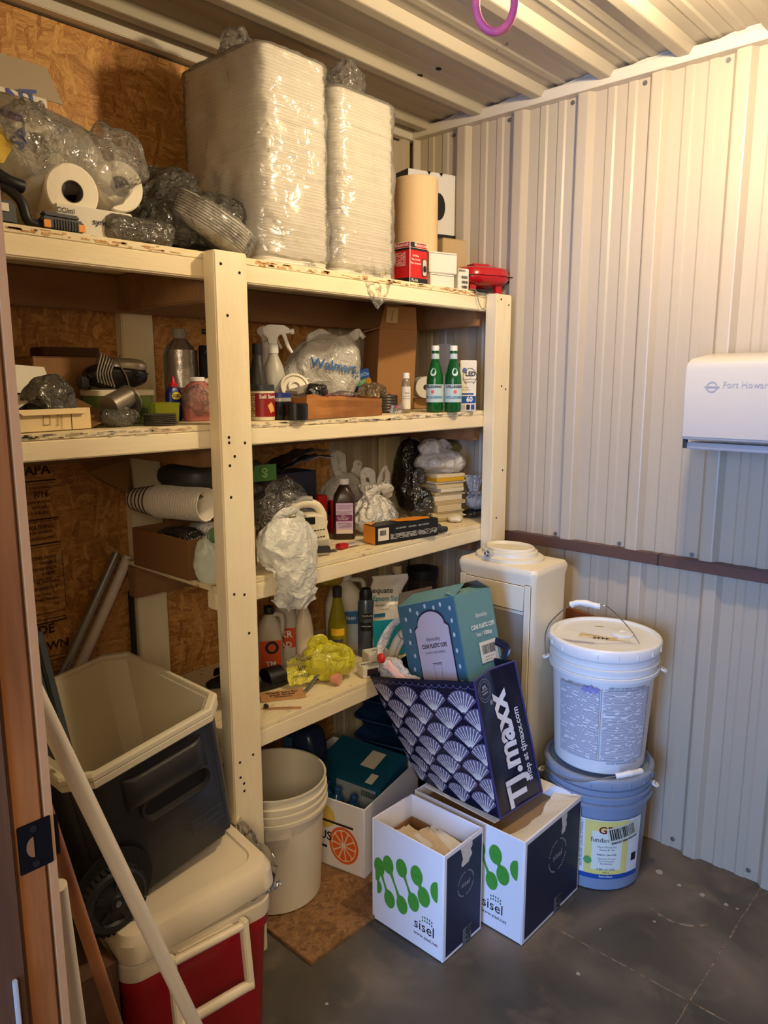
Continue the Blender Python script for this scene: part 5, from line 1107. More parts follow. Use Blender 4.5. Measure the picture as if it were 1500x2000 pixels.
MB().box((L_*.22, -.0583, hz/2), (.0012, .0006, hz)).build('fold_line', MC['print_brown'], t)
q = T('paper_sheet', 'sheet of white paper propped upright at the shelf end by the door jamb', 'paper', (on(62, 740, y=1.60).x, 1.60, Z2+.075), .15); MB().grid(lambda a, b: V(((a-.5)*.12, .02*a*a+.03*b, .058*b-.006*a+.0)), 8, 6).build('sheet', PAPER, q, solid=.001); 
MB().box((0, .03, -.037), (.10, .05, .072)).build('block', mat('dark_stuff', (40, 36, 32), .7), q, bevel=.004)
q = T('folder', 'cream-edged dark folder slanting out of the shallow carton', 'folder', near(t.location, -.02, .0, .012), rz); 
MB().hexa([(-.055, -.02, .02), (.055, -.02, .072), (.055, .03, .075), (-.055, .03, .023), (-.055, -.02, .024), (.055, -.02, .076), (.055, .03, .079), (-.055, .03, .027)]).build('cover', PAPER, q); MB().hexa([(-.052, -.017, .004), (.052, -.017, .058), (.052, .028, .060), (-.052, .028, .006), (-.055, -.017, .0185), (.055, -.017, .0705), (.055, .028, .0725), (-.055, .028, .0205)]).build('leaves', DKG, q)
q = T('plastic_wrap', 'crumpled smoky plastic round black parts heaped in the shallow carton', 'wrap', near(t.location, .018, -.012, .004), rz)
blob('wrap', CLEARD, q, (.008, 0, .052), (.050, .036, .045), 51, .014, 22, 5, flat=False); blob('black_part', BLK, q, (-.005, .0, .032), (.042, .030, .026), 52, .008, 20, 4, flat=False); MB().box((.050, -.012, .040), (.022, .028, .026), RXYZ(.2, .3, .1)).build('black_part', BLK, q, bevel=.003)
p = on(130, 730, y=1.74); t = T('cardboard_box', 'closed brown carton at the back of the second shelf behind the paper sheet', 'box', (p.x, 1.76, Z2+e_), .03); closed_box(t, .20, .14, HH(V((p.x, 1.69, 0)), 700)-Z2, CARD, tape=mat('tape_tan', (176, 136, 84), .3)); patch(PAPER, t, pmap((.05, -.0706, .075), (1, 0, 0), (0, 0, 1)), -.02, -.012, .04, .02)
p = on(120, 700, y=1.80); t = T('dark_carton', 'dark brown low carton on the brown carton behind the paper sheet', 'box', (p.x, 1.78, Z2+HH(V((p.x, 1.69, 0)), 700)-Z2+.004), -.1); closed_box(t, .13, .09, .022, mat('dark_board', (84, 56, 32), .8), seam=False)
# green and white container with the appliance on top
p = on(245, 812, y=1.60); hz = HH(p, 762)-Z2; t = T('food_container', 'green and white rectangular container under the black appliance', 'container', (p.x, 1.63, Z2+e_), -.05)
mb = MB(); rloft(mb, [(.125, .085, .012, 0), (.135, .095, .014, hz-.012)]); mb.build('tub', mat('tub_green', (120, 142, 72), .4), t, smooth=True, ang=35); mb = MB(); rloft(mb, [(.142, .102, .014, hz-.013), (.142, .102, .014, hz-.002), (.136, .096, .012, hz)]); mb.build('lid', CREAM, t, smooth=True, ang=35)
f = pmap((0, -.0475, 0), (1, 0, 0), (0, 0, 1), .0008); patch(mat('tub_label', (196, 200, 176), .5), t, f, -.055, .012, -.02, .038); patch(mat('tub_dark', (60, 76, 40), .5), t, f, -.015, .015, -.004, .036); barcode(t, f, .03, .026, .04, .02, seed=4)
q = T('kitchen_appliance', 'black and silver kitchen appliance wound with its grey cord, on the green container', 'appliance', (p.x, 1.635, Z2+hz+.003), -.12)
blob('body', mat('gloss_black', (20, 20, 22), .25), q, (.0, 0, .029), (.072, .042, .0285), 61, .0005, 5, 4, flat=True, power=2.6)
blob('top_cover', mat('brushed_silver', (176, 168, 150), .3, metal=.6), q, (.020, -.002, .050), (.052, .036, .020), 62, .0005, 5, 4, flat=False, power=2.4)
MB().tube(curve_pts([(.03, -.045, .03), (.055, -.035, .032), (.074, -.01, .034)], 16), .0022, 8).build('seam_line', DKG, q)
mb = MB()
for k in range(6): mb.tube(curve_pts([(-.02-.007*k, -.044, .004+.002*k), (-.028-.006*k, -.046, .035), (-.01-.006*k, -.030, .062+.003*k), (-.005-.006*k, .01, .070), (.0-.006*k, .035, .055)], 22), .0017, 7)
mb.tube(curve_pts([(.015, -.044, .001), (.006, -.047, .03), (-.004, -.036, .060), (.01, -.01, .075)], 20), .0017, 7)
mb.build('cord', mat('cord_warm_grey', (128, 118, 104), .5), q, smooth=True)
MB().box((-.078, -.01, .014), (.02, .03, .026)).build('plug', DKG, q, bevel=.004); 
t2 = T('wooden_block', 'small brown block wedged behind the green container', 'block', (p.x-.03, 1.70, Z2+e_)); MB().box((0, 0, .028), (.07, .03, .056)).build('block', mat('block_brown', (128, 82, 46), .6), t2, bevel=.001)
# tin can in plastic, green lid, dark lids
p = on(238, 815, y=1.53); t = T('metal_cup', 'metal cup lying on its side in a clear crumpled pouch before the green container', 'cup', (p.x, 1.535, Z2+e_), .35)
a = MB().lathe([(.024, 0), (.024, .07), (.022, .07), (.022, .002), (0, .002)], 36); mb = MB(); mb.add(a.v, a.f, Matrix.Translation((-.035, 0, .042)) @ Matrix.Rotation(1.25, 4, 'Y')); mb.build('cup', mat('brushed_steel', (150, 144, 130), .32, metal=.8), t, smooth=True, ang=40)
a = MB().lathe([(.033, 0), (.033, .003), (0, .003)], 36); mb = MB(); mb.add(a.v, a.f, Matrix.Translation((.028, 0, .055)) @ Matrix.Rotation(1.25, 4, 'Y')); mb.build('flange', MC['brushed_steel'], t, smooth=True, ang=40)
MB().tube([(.03, 0, .056), (.05, -.003, .050)], .007, 14).build('spout', MC['brushed_steel'], t, smooth=True)
blob('pouch', CLEARD, t, (-.01, -.01, .020), (.052, .028, .021), 64, .010, 26, 4)
p = on(315, 806, y=1.545); hz = HH(p, 791)-Z2
t = T('plate_stack', 'stack of dark round lids with silver rims on the shelf edge', 'lids', (on(315, 825, y=1.50).x, 1.505, Z2+e_)); f0 = None
for k in range(6):
    if not f0: f0 = o = MB().lathe([(0, 0), (.034, 0), (.036, .0008), (.0362, .0028), (.034, .0036), (0, .0036)], 40).build('lid', mat('pewter', (92, 88, 80), .35, metal=.5), t, smooth=True, ang=35)
    else: o = f0.copy(); COL.objects.link(o); o.parent = t
    o.location = (0, 0, .0042*k)
t = T('green_box', 'lime green open plastic box behind the stack of dark lids', 'box', (on(315, 806, y=1.59).x, 1.578, Z2+e_), -.05); hz = HH(t.location, 788)-Z2
mb = MB(); rloft(mb, [(.058, .038, .004, 0), (.062, .042, .005, hz-.003), (.066, .046, .005, hz), (.062, .042, .005, hz+.001), (.058, .038, .004, .004)]); mb.build('box', mat('lime', (186, 198, 62), .35), t, smooth=True, ang=35)
# lubricant can
p = on(331, 790, y=1.66); t = T('oil_can', 'blue lubricant bottle with a red spout cap and yellow badge', 'bottle', (p.x, 1.64, Z2+e_)); 
hz = HH(t.location, 738)-Z2; s = hz/.135
mb = MB(); rloft(mb, [(.050*s, .030*s, .012*s, 0), (.052*s, .032*s, .014*s, .006*s), (.052*s, .032*s, .014*s, .085*s), (.040*s, .026*s, .012*s, .100*s), (.020*s, .020*s, .009*s, .106*s)]); mb.build('body', mat('can_blue', (22, 36, 110), .35), t, smooth=True, ang=35)
MB().lathe([(.013*s, .105*s), (.013*s, .114*s), (.006*s, .122*s), (.0045*s, .138*s), (0, .139*s)], 24).build('cap', RED, t, smooth=True, ang=40)
f = pmap((0, -.0162*s, 0), (1, 0, 0), (0, 0, 1)); q = MB(); poly(f, [(.017*s*math.cos(a*PI/8), .078*s+.012*s*math.sin(a*PI/8)) for a in range(16)], q, 1).build('badge', mat('badge_yellow', (232, 206, 40), .4), t); patch(BLUE, t, f, -.013*s, .074*s, .013*s, .083*s, layer=2, name='badge_bar'); text('WD-40', mat('badge_yellow', (0, 0, 0)), t, f, 0, .0785*s, .0082*s, bold=.02, layer=3); text('MULTI USE', WHT, t, f, 0, .05*s, .006*s, layer=2); text('PRODUCT', RED, t, f, 0, .04*s, .006*s, layer=2)
# jug in a bag, bottles behind
p = on(382, 800, y=1.60); t = T('pouring_jug', 'translucent handled jug of pink liquid in a clear bag beside the middle post', 'jug', (p.x+.008, 1.60, Z2+e_), -.4); hz = HH(t.location, 738)-Z2
mb = MB(); rloft(mb, [(.070, .055, .015, 0), (.074, .058, .018, .006), (.074, .058, .02, hz*.62), (.055, .045, .018, hz*.80), (.030, .030, .013, hz*.90), (.028, .028, .012, hz*.93)]); mb.build('body', mat('pink_jug', (176, 104, 92), .35, trans=.15), t, smooth=True, ang=35)
MB().lathe([(.018, hz*.91), (.018, hz*1.0), (.016, hz*1.01), (0, hz*1.01)], 24).build('cap', WHT, t, smooth=True, ang=40)
MB().tube(curve_pts([(.018, 0, hz*.90), (.040, 0, hz*.90), (.046, 0, hz*.72), (.036, 0, hz*.55)], 20), .007, 10).build('handle', mat('milky', (206, 184, 164), .35), t, smooth=True)
blob('clear_bag', CLEAR, t, (.004, -.012, hz*.42), (.052, .040, hz*.43), 67, .012, 20, 4)
p = on(345, 700, y=1.80); t = T('clear_bottle', 'tall clear bottle with a crumpled silver label behind the lubricant bottle', 'bottle', (p.x-.002, 1.78, Z2+e_)); hz = HH(t.location, 643)-Z2
bottle(t, [(0, 0), (.042, 0), (.044, .004), (.044, hz*.70), (.036, hz*.80), (.017, hz*.88), (.015, hz*.98)], film('bottle_clear', tint=(210, 205, 190), haze=.12, gloss=.1, rough=.05, bump=.1), (hz*.89, hz*1.0, .018), mat('cap_clear', (180, 172, 156), .25, trans=.4)); 
wrap_label(t, .0445, hz*.34, hz*.76, mat('foil_label', (170, 160, 150), .3, metal=.7, bump=.9, bscale=26), half=1.2)
p = on(371, 705, y=1.79); t = T('spray_can', 'matt black aerosol can with small grey lettering', 'can', (p.x+.030, 1.735, Z2+e_)); hz = HH(t.location, 676)-Z2; MB().lathe([(0, 0), (.031, 0), (.032, .003), (.032, hz*.97), (.030, hz), (0, hz)], 40).build('body', mat('matt_black', (30, 28, 28), .5), t, smooth=True, ang=40); text('GEMINY', GREYL, t, cmap((0, 0, 0), .032, -2.1), 0, hz*.52, .016)
p = on(399, 705, y=1.72); t = T('spray_bottle', 'green spray bottle with a black trigger, cut off by the middle post', 'bottle', (p.x+.022, 1.66, Z2+e_), -.5)
def sprayer(t, z, s, m, m2=None):
    mb = MB(); mb.lathe([(.014*s, z), (.014*s, z+.022*s), (.010*s, z+.026*s)], 24); mb.build('collar', m2 or m, t, smooth=True, ang=40)
    pr_ = [(-.010, .022), (.012, .022), (.014, .040), (.026, .046), (.030, .062), (.012, .074), (-.030, .072), (-.046, .062), (-.046, .052), (-.020, .050), (-.010, .040)]
    mb = MB(); mb.prism([(x*s, y*s) for x, y in pr_], -.010*s, .010*s, Matrix.Translation((0, 0, z)) @ Matrix.Rotation(PI/2, 4, 'X')); mb.build('head', m, t, bevel=.003*s)
    mb = MB(); mb.tube([(x*s, 0, z+y*s) for x, y in ((-.028, .052), (-.034, .036), (-.040, .018), (-.050, .002))], [.006*s, .005*s, .005*s, .004*s], 10); mb.build('trigger', m, t, smooth=True)
    mb = MB(); mb.tube([(-.046*s, 0, z+.057*s), (-.056*s, 0, z+.057*s)], .007*s, 14); mb.build('nozzle', m, t, smooth=True, ang=40)
hz = .17; bottle(t, [(0, 0), (.036, 0), (.038, .004), (.038, hz*.6), (.030, hz*.78), (.013, hz*.92), (.013, hz)], mat('spray_green', (70, 120, 60), .35)); sprayer(t, hz-.005, 1.0, BLK, CREAM); wrap_label(t, .0382, .02, .085, mat('spray_label', (210, 206, 190), .4), a0=-1.9); text('DU', RED, t, cmap((0, 0, 0), .0388, -2.0), 0, .055, .045, bold=.03)
# hanging brown paper under the second shelf
p = on(220, 940, y=1.80); t = T('paper_sack', 'brown paper folded over the rear rail beneath the second shelf', 'paper', (p.x, 1.80, 1.276)); 
MB().add([(-.075, .015, 0), (.06, .015, 0), (.06, .005, -.105), (.03, -.02, -.085), (-.04, -.03, -.05), (-.07, -.015, -.022)], [(0, 1, 2, 3, 4, 5)]).build('sheet', mat('kraft_dark', (140, 100, 54), .8), t, solid=.002)
# stamps printed on the strand board
STM = mat('stamp_ink', (66, 40, 24), .8)
fs = pmap((0, YB, 0), (1, 0, 0), (0, 0, 1), .0006)
for s_, z, sz in (('APA', 1.257, .034), ('RATED SHEATHING', 1.213, .010), ('7/16', 1.195, .022), ('SPAN SPACING', 1.176, .009), ('24/16 RE-1', 1.163, .010), ('THK 0.418 IN.', 1.148, .012), ('SHEATHING', 1.112, .014), ('SIZED FOR SPACING', 1.098, .009), ('EXPOSURE DRY', 1.082, .010), ('WALLS/FLOORS', 1.032, .012), ('PANELS', 1.018, .012), ('TRUSS ENDS', 1.003, .011), ('4 SIDES', .990, .011), ('PLYWOOD', .968, .012), ('INTENDED FOR', .952, .011), ('APPLICATIONS TO', .936, .010), ('OTHER PANELS', .922, .010), ('USE', .906, .010), ('THIS SIDE', .842, .034), ('DOWN', .795, .032), ('ROOFS/FLOORS', .722, .010), ('8 FT LONG', .700, .010), ('EDGES', .690, .010), ('NATIONAL', .672, .012)):
    o = text(s_, STM, wb, fs, .812-sz*len(s_)*.30, z, sz, bold=.03 if sz > .015 else .015)
mb = MB()
for z, h_ in ((1.228, .004), (1.222, .0015), (1.130, .004), (1.126, .0015), (1.066, .004), (1.060, .0015), (.884, .002), (.868, .002), (.858, .004), (.766, .002), (.755, .002)): patch(None, None, fs, .60, z, .826, z+h_, mb=mb)
for a, b, c, d in ((.827, .890, .8285, 1.045), (.60, .976, .8285, .9775), (.827, .66, .8285, .735), (.60, .735, .8285, .7365)): patch(None, None, fs, a, b, c, d, mb=mb)
mb.build('stamp_rule', STM, wb)

# ================================================================== SECOND SHELF, RIGHT BAY
p, w_, h_ = place(494, 534, 822, 752, Z2, .5); t = T('tub', 'cream tub with a dark lid and red label reading Soil Savvy', 'tub', near(p, .0, .0, e_)); r_ = .029; h_ = HH(p, 752)-Z2
MB().lathe([(0, 0), (r_, 0), (r_+.001, .003), (r_+.001, h_*.80), (r_-.002, h_*.83)], 48).build('body', CREAM, t, smooth=True, ang=40); MB().lathe([(r_+.001, h_*.83), (r_+.001, h_*.98), (r_-.001, h_), (0, h_)], 48).build('lid', DKG, t, smooth=True, ang=40)
wrap_label(t, r_+.001, h_*.10, h_*.76, mat('soil_red', (140, 24, 26), .4), a0=-1.75, half=1.15); wrap_label(t, r_+.001, h_*.10, h_*.76, print_lines('soil_side', (214, 196, 160), (60, 40, 30), .004), a0=-3.25, half=.33)
f = cmap((0, 0, 0), r_+.0012, -1.85); text('Soil Savvy', WHT, t, f, .004, h_*.66, .0135, sx=.9, bold=.02, layer=2); q = MB()
for a in range(6): poly(f, [(.008+.003*a-.004*(a % 2), h_*(.20+.02*a)), (.014+.002*a, h_*.24), (.006+.002*a, h_*(.52-.03*abs(a-2))), (.0015*a, h_*.42)], q, 2)
q.build('flame_print', mat('flame', (226, 170, 96), .5), t)
p = on(503, 720, y=1.60); t = T('dark_bottle', 'black cone-shaped bottle between the middle post and the white spray bottle', 'bottle', (p.x, 1.60, Z2+e_)); hz = HH(t.location, 672)-Z2; bottle(t, [(0, 0), (.034, 0), (.036, .004), (.034, hz*.35), (.015, hz*.75), (.011, hz*.86)], mat('charcoal_bottle', (44, 38, 36), .35), (hz*.85, hz, .013), BLK)
p = on(545, 700, y=1.60); t = T('spray_bottle', 'translucent white spray bottle with a white trigger head', 'bottle', (on(534, 700, y=1.66).x, 1.66, Z2+e_), -.55+PI); hz = HH(t.location, 688)-Z2
TRW = mat('translucent_white', (206, 200, 186), .35, trans=.25)
bottle(t, [(0, 0), (.031, 0), (.033, .004), (.032, hz*.30), (.029, hz*.36), (.033, hz*.45), (.032, hz*.60), (.026, hz*.78), (.013, hz*.95), (.013, hz)], TRW); sprayer(t, hz-.004, 1.05, WHT)
t = T('spray_bottle', 'second white spray bottle hidden behind the translucent one', 'bottle', (on(508, 680, y=1.80).x, 1.77, Z2+e_), -.9+PI); hz = HH(t.location, 680)-Z2
bottle(t, [(0, 0), (.033, 0), (.035, .004), (.033, hz*.62), (.013, hz*.93), (.013, hz)], mat('white_bottle', (206, 204, 200), .4)); sprayer(t, hz-.004, .9, WHT); wrap_label(t, .0355, .04, .10, BLUE)
p, w_, h_ = place(534, 578, 822, 768, Z2); t = T('glass_jar', 'jar with a blue band lid and black contents beside the red-labelled tub', 'jar', near(p, .012, .03, e_)); h_ = HH(t.location, 768)-Z2
MB().lathe([(0, 0), (.027, 0), (.028, .003), (.028, h_*.68), (0, h_*.68)], 40).build('body', mat('jar_dark', (26, 24, 26), .2), t, smooth=True, ang=40); MB().lathe([(.0285, h_*.68), (.0285, h_*.82), (.0275, h_*.84)], 40).build('clear_rim', mat('rim_clear', (170, 166, 160), .2, trans=.3), t, smooth=True, ang=40); MB().lathe([(.0285, h_*.82), (.0285, h_*.97), (.0265, h_), (0, h_)], 40).build('lid', mat('lid_blue', (34, 48, 120), .4), t, smooth=True, ang=40)
p, w_, h_ = place(537, 600, 822, 787, Z2); t = T('tape_roll', 'thick roll of black tape lying on the shelf edge before the jar', 'tape', near(p, .010, -.006, e_)); h_ = HH(p, 789)-Z2
MB().lathe([(.018, 0), (.031, 0), (.032, .001), (.032, h_-.001), (.031, h_), (.018, h_), (.018, 0)], 56).build('roll', mat('tape_black', (18, 18, 20), .25), t, smooth=True, ang=40)
# torn brown carton of odds and ends
a, b = on(602, 820, z=Z2), on(748, 812, z=Z2); L_ = (b-a).length; d = (b-a).normalized(); rz = math.atan2(d.y, d.x); hz = HH(b, 778)-Z2
t = T('torn_carton', 'low torn brown cardboard carton full of odds and ends, under the printed carrier bag', 'box', a.lerp(b, .5)+V((-d.y, d.x, 0))*.062+V((0, 0, e_)), rz); BC = mat('worn_board', (172, 112, 52), .5, bump=.4, bscale=26, col2=(142, 90, 42), cscale=8)
mb = MB()
def wallf(p, q_, hts, nm, seed):
    def fn(i, j):
        h_ = hts[0]*(1-i)+hts[1]*i; return V(p).lerp(V(q_), i)+V((0, 0, h_*j*(1+.10*N.noise(V((i*6, seed, 0))))))+V((0, .003*N.noise(V((i*5, j*3, seed))), 0))
    return MB().grid(fn, 16, 6).build(nm, BC, t, solid=.0025)
x, y = L_/2, .058
wallf((-x, -y, 0), (x, -y, 0), (hz*1.25, hz*.95), 'front_wall', 1); wallf((x, -y, 0), (x, y, 0), (hz, hz*1.2), 'side_wall', 2); wallf((-x, -y, 0), (-x, y, 0), (hz*1.15, hz*1.1), 'side_wall', 3); wallf((-x, y, 0), (x, y, 0), (hz*1.05, hz*1.1), 'back_wall', 4); MB().box((0, 0, .0015), (L_-.006, .11, .002)).build('bottom', BC, t)
tc_ = t.location
q = T('pink_pouch', 'clear pouch with pink contents lying over the torn carton', 'pouch', near(tc_, .012, -.012, hz-.006), rz); blob('pouch', film('pink_pouch_film', tint=(226, 150, 146), haze=.6, milky=(206, 120, 116)), q, (.01, 0, .012), (.055, .030, .009), 71, .007, 24, 4, flat=False); blob('clear_edge', CLEAR, q, (.02, -.012, .016), (.055, .020, .006), 72, .006, 24, 4, flat=False)
q = T('black_cloth', 'black crumpled scrap on the corner of the torn carton', 'cloth', near(tc_, -.048, .006, hz+.002), rz); blob('cloth', BAGK, q, (0, 0, .014), (.030, .018, .020), 73, .012, 30, 4, flat=False)
q = T('clear_tray', 'clear plastic tray slanting above the torn carton', 'tray', near(tc_, -.02, .05, hz+.012), rz); mb = MB(); mb.hexa([(-.085, -.03, 0), (.045, -.03, .026), (.045, .02, .028), (-.085, .02, .002), (-.085, -.03, .008), (.045, -.03, .034), (.045, .02, .036), (-.085, .02, .010)]); mb.build('tray', mat('tray_clear', (190, 182, 168), .15, trans=.5), q, bevel=.001)
q = T('plastic_offcut', 'white and tan packaging scraps at the mouth of the torn carton', 'scrap', near(tc_, .02, .0, hz*.45), rz)
for k in range(4): blob('scrap', (PAPER, BLK, mat('scrap_tan', (190, 160, 120), .6), RED)[k], q, (-.02+.022*k, -.015+.008*(k % 2), .008), (.014, .014, .010), 75+k, .006, 26, 3, flat=False)
# printed carrier bag with a steel canister in it
p = on(625, 735, y=1.70); t = T('carrier_bag', 'white carrier bag printed with blue Walmart lettering, slumped behind the torn carton', 'bag', (p.x, 1.70, Z2+e_), -.45); hz = HH(t.location, 655)-Z2
wbg = blob('bag', BAGG, t, (0, 0, hz*.46), (.125, .062, hz*.50), 81, .022, 11, 5, power=2.8, shape=lambda p: V((p.x+p.z*.35, p.y, p.z*(1+.12*math.sin(p.x*20)))))
ear('handle', BAGG, t, [(.085, 0, hz*.85), (.10, .0, hz*.98), (.125, -.005, hz*1.02), (.14, -.01, hz*.97)], .012, 3); ear('handle', BAGG, t, [(-.03, .0, hz*.80), (-.02, .01, hz*.95), (.02, .01, hz*1.02), (.05, 0, hz*.9)], .014, 4)
WBL = mat('walmart_blue', (62, 108, 168), .5)
bumpf = proj(wbg, .004)
text('Walmart', WBL, t, bumpf, .024, hz*.60, .041, rot=-.12, bold=.02)
q = MB()
for k in range(6):
    a = k*PI/3+.5; poly(bumpf, [(.098+.006*math.cos(a)-.002*math.sin(a), hz*.50+.006*math.sin(a)+.002*math.cos(a)), (.098+.014*math.cos(a)-.002*math.sin(a), hz*.50+.014*math.sin(a)+.002*math.cos(a)), (.098+.014*math.cos(a)+.002*math.sin(a), hz*.50+.014*math.sin(a)-.002*math.cos(a)), (.098+.006*math.cos(a)+.002*math.sin(a), hz*.50+.006*math.sin(a)-.002*math.cos(a))], q, 1)
q.build('spark_print', WBL, t)
q = T('steel_canister', 'round brushed canister lid peeking from the mouth of the printed carrier bag', 'canister', (on(578, 745, y=1.60).x, 1.610, Z2+.072), -.5, rot=(-1.15, 0, -.5)); q.rotation_euler = (1.15, 0, -.5)
MB().lathe([(0, .0), (.038, 0), (.042, .004), (.042, .020), (.040, .024), (.034, .024), (.032, .020), (.022, .020), (.020, .028), (.012, .028), (.010, .022), (0, .022)], 48).build('lid', mat('brushed_light', (196, 190, 178), .3, metal=.5), q, smooth=True, ang=35)
q = T('white_roll', 'small roll of white gauze beside the canister lid', 'roll', (on(613, 735, y=1.60).x, 1.60, Z2+.052), -.4); mb = MB(); a = MB().lathe([(.006, 0), (.018, 0), (.018, .028), (.006, .028), (.006, 0)], 30); mb.add(a.v, a.f, Matrix.Rotation(PI/2, 4, 'X')); mb.build('roll', PAPER, q, smooth=True, ang=40)
# blue medical carton
p = on(703, 705, y=1.72); t = T('medical_carton', 'small blue, green and white carton standing tilted by the big brown carton', 'box', (p.x-.002, 1.70, Z2+.052), -.5, rot=(0, -.22, -.35)); closed_box(t, .052, .034, .082, BLUE, seam=False)
f = pmap((0, -.0172, 0), (1, 0, 0), (0, 0, 1)); text('ReliOn', mat('pale_blue', (140, 176, 214), .5), t, f, 0, .066, .016, bold=.02); patch(mat('label_green', (70, 150, 84), .5), t, f, -.025, .034, .025, .052); text('large blue', WHT, t, f, 0, .046, .0075, layer=2); text('test strips', WHT, t, f, 0, .038, .0065, layer=2); text('for meters', WHT, t, f, 0, .022, .006); text('100 count', WHT, t, f, 0, .010, .006)
# large brown carton with raised flap
a0_, a1_ = on(733, 800, y=1.66), on(800, 740, y=1.66)
p = on(765, 740, y=1.70); t = T('cardboard_box', 'large brown cardboard box with a raised labelled flap at the back of the second shelf', 'box', (p.x+.002, 1.725, Z2+e_), -.30, rot=(0, .06, -.42)); t.location.z = Z2+.006
hz = HH(V((p.x, 1.66, 0)), 646)-Z2; CB2 = mat('carton_brown', (158, 112, 64), .7, bump=.12, bscale=50)
carton(t, .135, .13, hz, CB2, wall=.003); flap(CB2, t, (-.0665, -.063, hz), (.0665, -.063, hz), .072, .10, out=(0, -1, 0), taper=.012, th=.0025); f = pmap((-.025, -.0745, hz+.038), (1, 0, 0), (0, -.12, 1)); patch(mat('aged_label', (196, 170, 120), .7), t, f, -.026, -.022, .014, .026); text('FRAGILE', INK, t, f, -.006, .0, .008, rot=PI/2, layer=2)
flap(CB2, t, (-.066, .062, hz), (-.066, -.062, hz), .05, 1.9, out=(-1, 0, 0), th=.0025)
# crumpled film and glass with a brass fitting
p = on(730, 755, y=1.60); t = T('film_bundle', 'crumpled amber-tinted film bundle before the large brown box', 'wrap', (p.x+.004, 1.615, Z2+e_)); blob('bundle', film('amber_film', tint=(206, 186, 150), haze=.35, gloss=.14, rough=.1, bump=.9, bscale=30, milky=(170, 140, 96)), t, (0, 0, .048), (.055, .035, .042), 91, .018, 24, 5, flat=False, z0=0)
blob('bundle', MC['amber_film'], t, (.052, -.015, .030), (.026, .024, .029), 92, .012, 28, 4)
t = T('brass_fitting', 'small round brass fitting on the crumpled film bundle', 'fitting', (on(714, 733, y=1.58).x, 1.572, Z2+.098), -.4, rot=(PI/2, 0, -.4)); MB().lathe([(.0035, .006), (.0038, 0), (.008, 0), (.009, .002), (.009, .008), (.0035, .008)], 24).build('ring', mat('brass', (206, 156, 56), .3, metal=.8), t, smooth=True, ang=35); MB().lathe([(.0035, .002), (0, .002)], 16).build('bore', HOLE, t)
t = T('coiled_hose', 'dark coiled hose and flip-flop thong heaped behind the small clear bottle', 'hose', (on(775, 790, y=1.56).x, 1.565, Z2+e_)); mb = MB()
for k in range(6): mb.tube([(-.03+.028*math.cos(a*PI/8), .018*math.sin(a*PI/8), .006+.0085*k) for a in range(17)], .0045, 8)
mb.build('hose_coil', mat('hose_grey', (70, 66, 62), .4), t, smooth=True); MB().tube(curve_pts([(0, -.01, .01), (.018, -.015, .04), (.03, -.012, .07), (.040, -.008, .085)], 16), .0025, 8).build('tube', mat('tube_clear', (190, 180, 160), .3), t, smooth=True)
t = T('trinket_box', 'small clear box with a pink and green trinket on the shelf edge', 'trinket', (on(775, 805, y=1.50).x, 1.50, Z2+e_)); blob('trinket', mat('hot_pink', (214, 70, 130), .4), t, (0, 0, .018), (.006, .006, .007), 95, .002, 30, 3, flat=False, z0=0); blob('trinket_leaf', mat('leaf_green', (90, 170, 90), .4), t, (-.008, 0, .012), (.006, .005, .004), 96, .002, 30, 3, flat=False, z0=0); MB().box((0, 0, .012), (.034, .028, .024)).build('box', CLEARH, t, bevel=.001)
p, w_, h_ = place(794, 814, 808, 728, Z2); t = T('small_bottle', 'small clear bottle with a white cap', 'bottle', near(p, .008, .03, e_)); t['label'] = 'small clear bottle with a white cap and white label beside the green glass bottles'; h_ = HH(t.location, 729)-Z2
bottle(t, [(0, 0), (.012, 0), (.0135, .002), (.0135, h_*.72), (.0115, h_*.80), (.008, h_*.86)], mat('bottle_frost', (176, 160, 136), .2, trans=.5), (h_*.86, h_, .0105), WHT); wrap_label(t, .0137, h_*.10, h_*.66, PAPER, a0=-2.2, half=1.3); text('Pure', INK, t, cmap((0, 0, 0), .0139, -2.2), 0, h_*.50, .007, layer=2); text('Peppermint', INK, t, cmap((0, 0, 0), .0139, -2.2), 0, h_*.42, .0042, layer=2); text('Hand Sanitizer', INK, t, cmap((0, 0, 0), .0139, -2.2), 0, h_*.36, .004, layer=2)
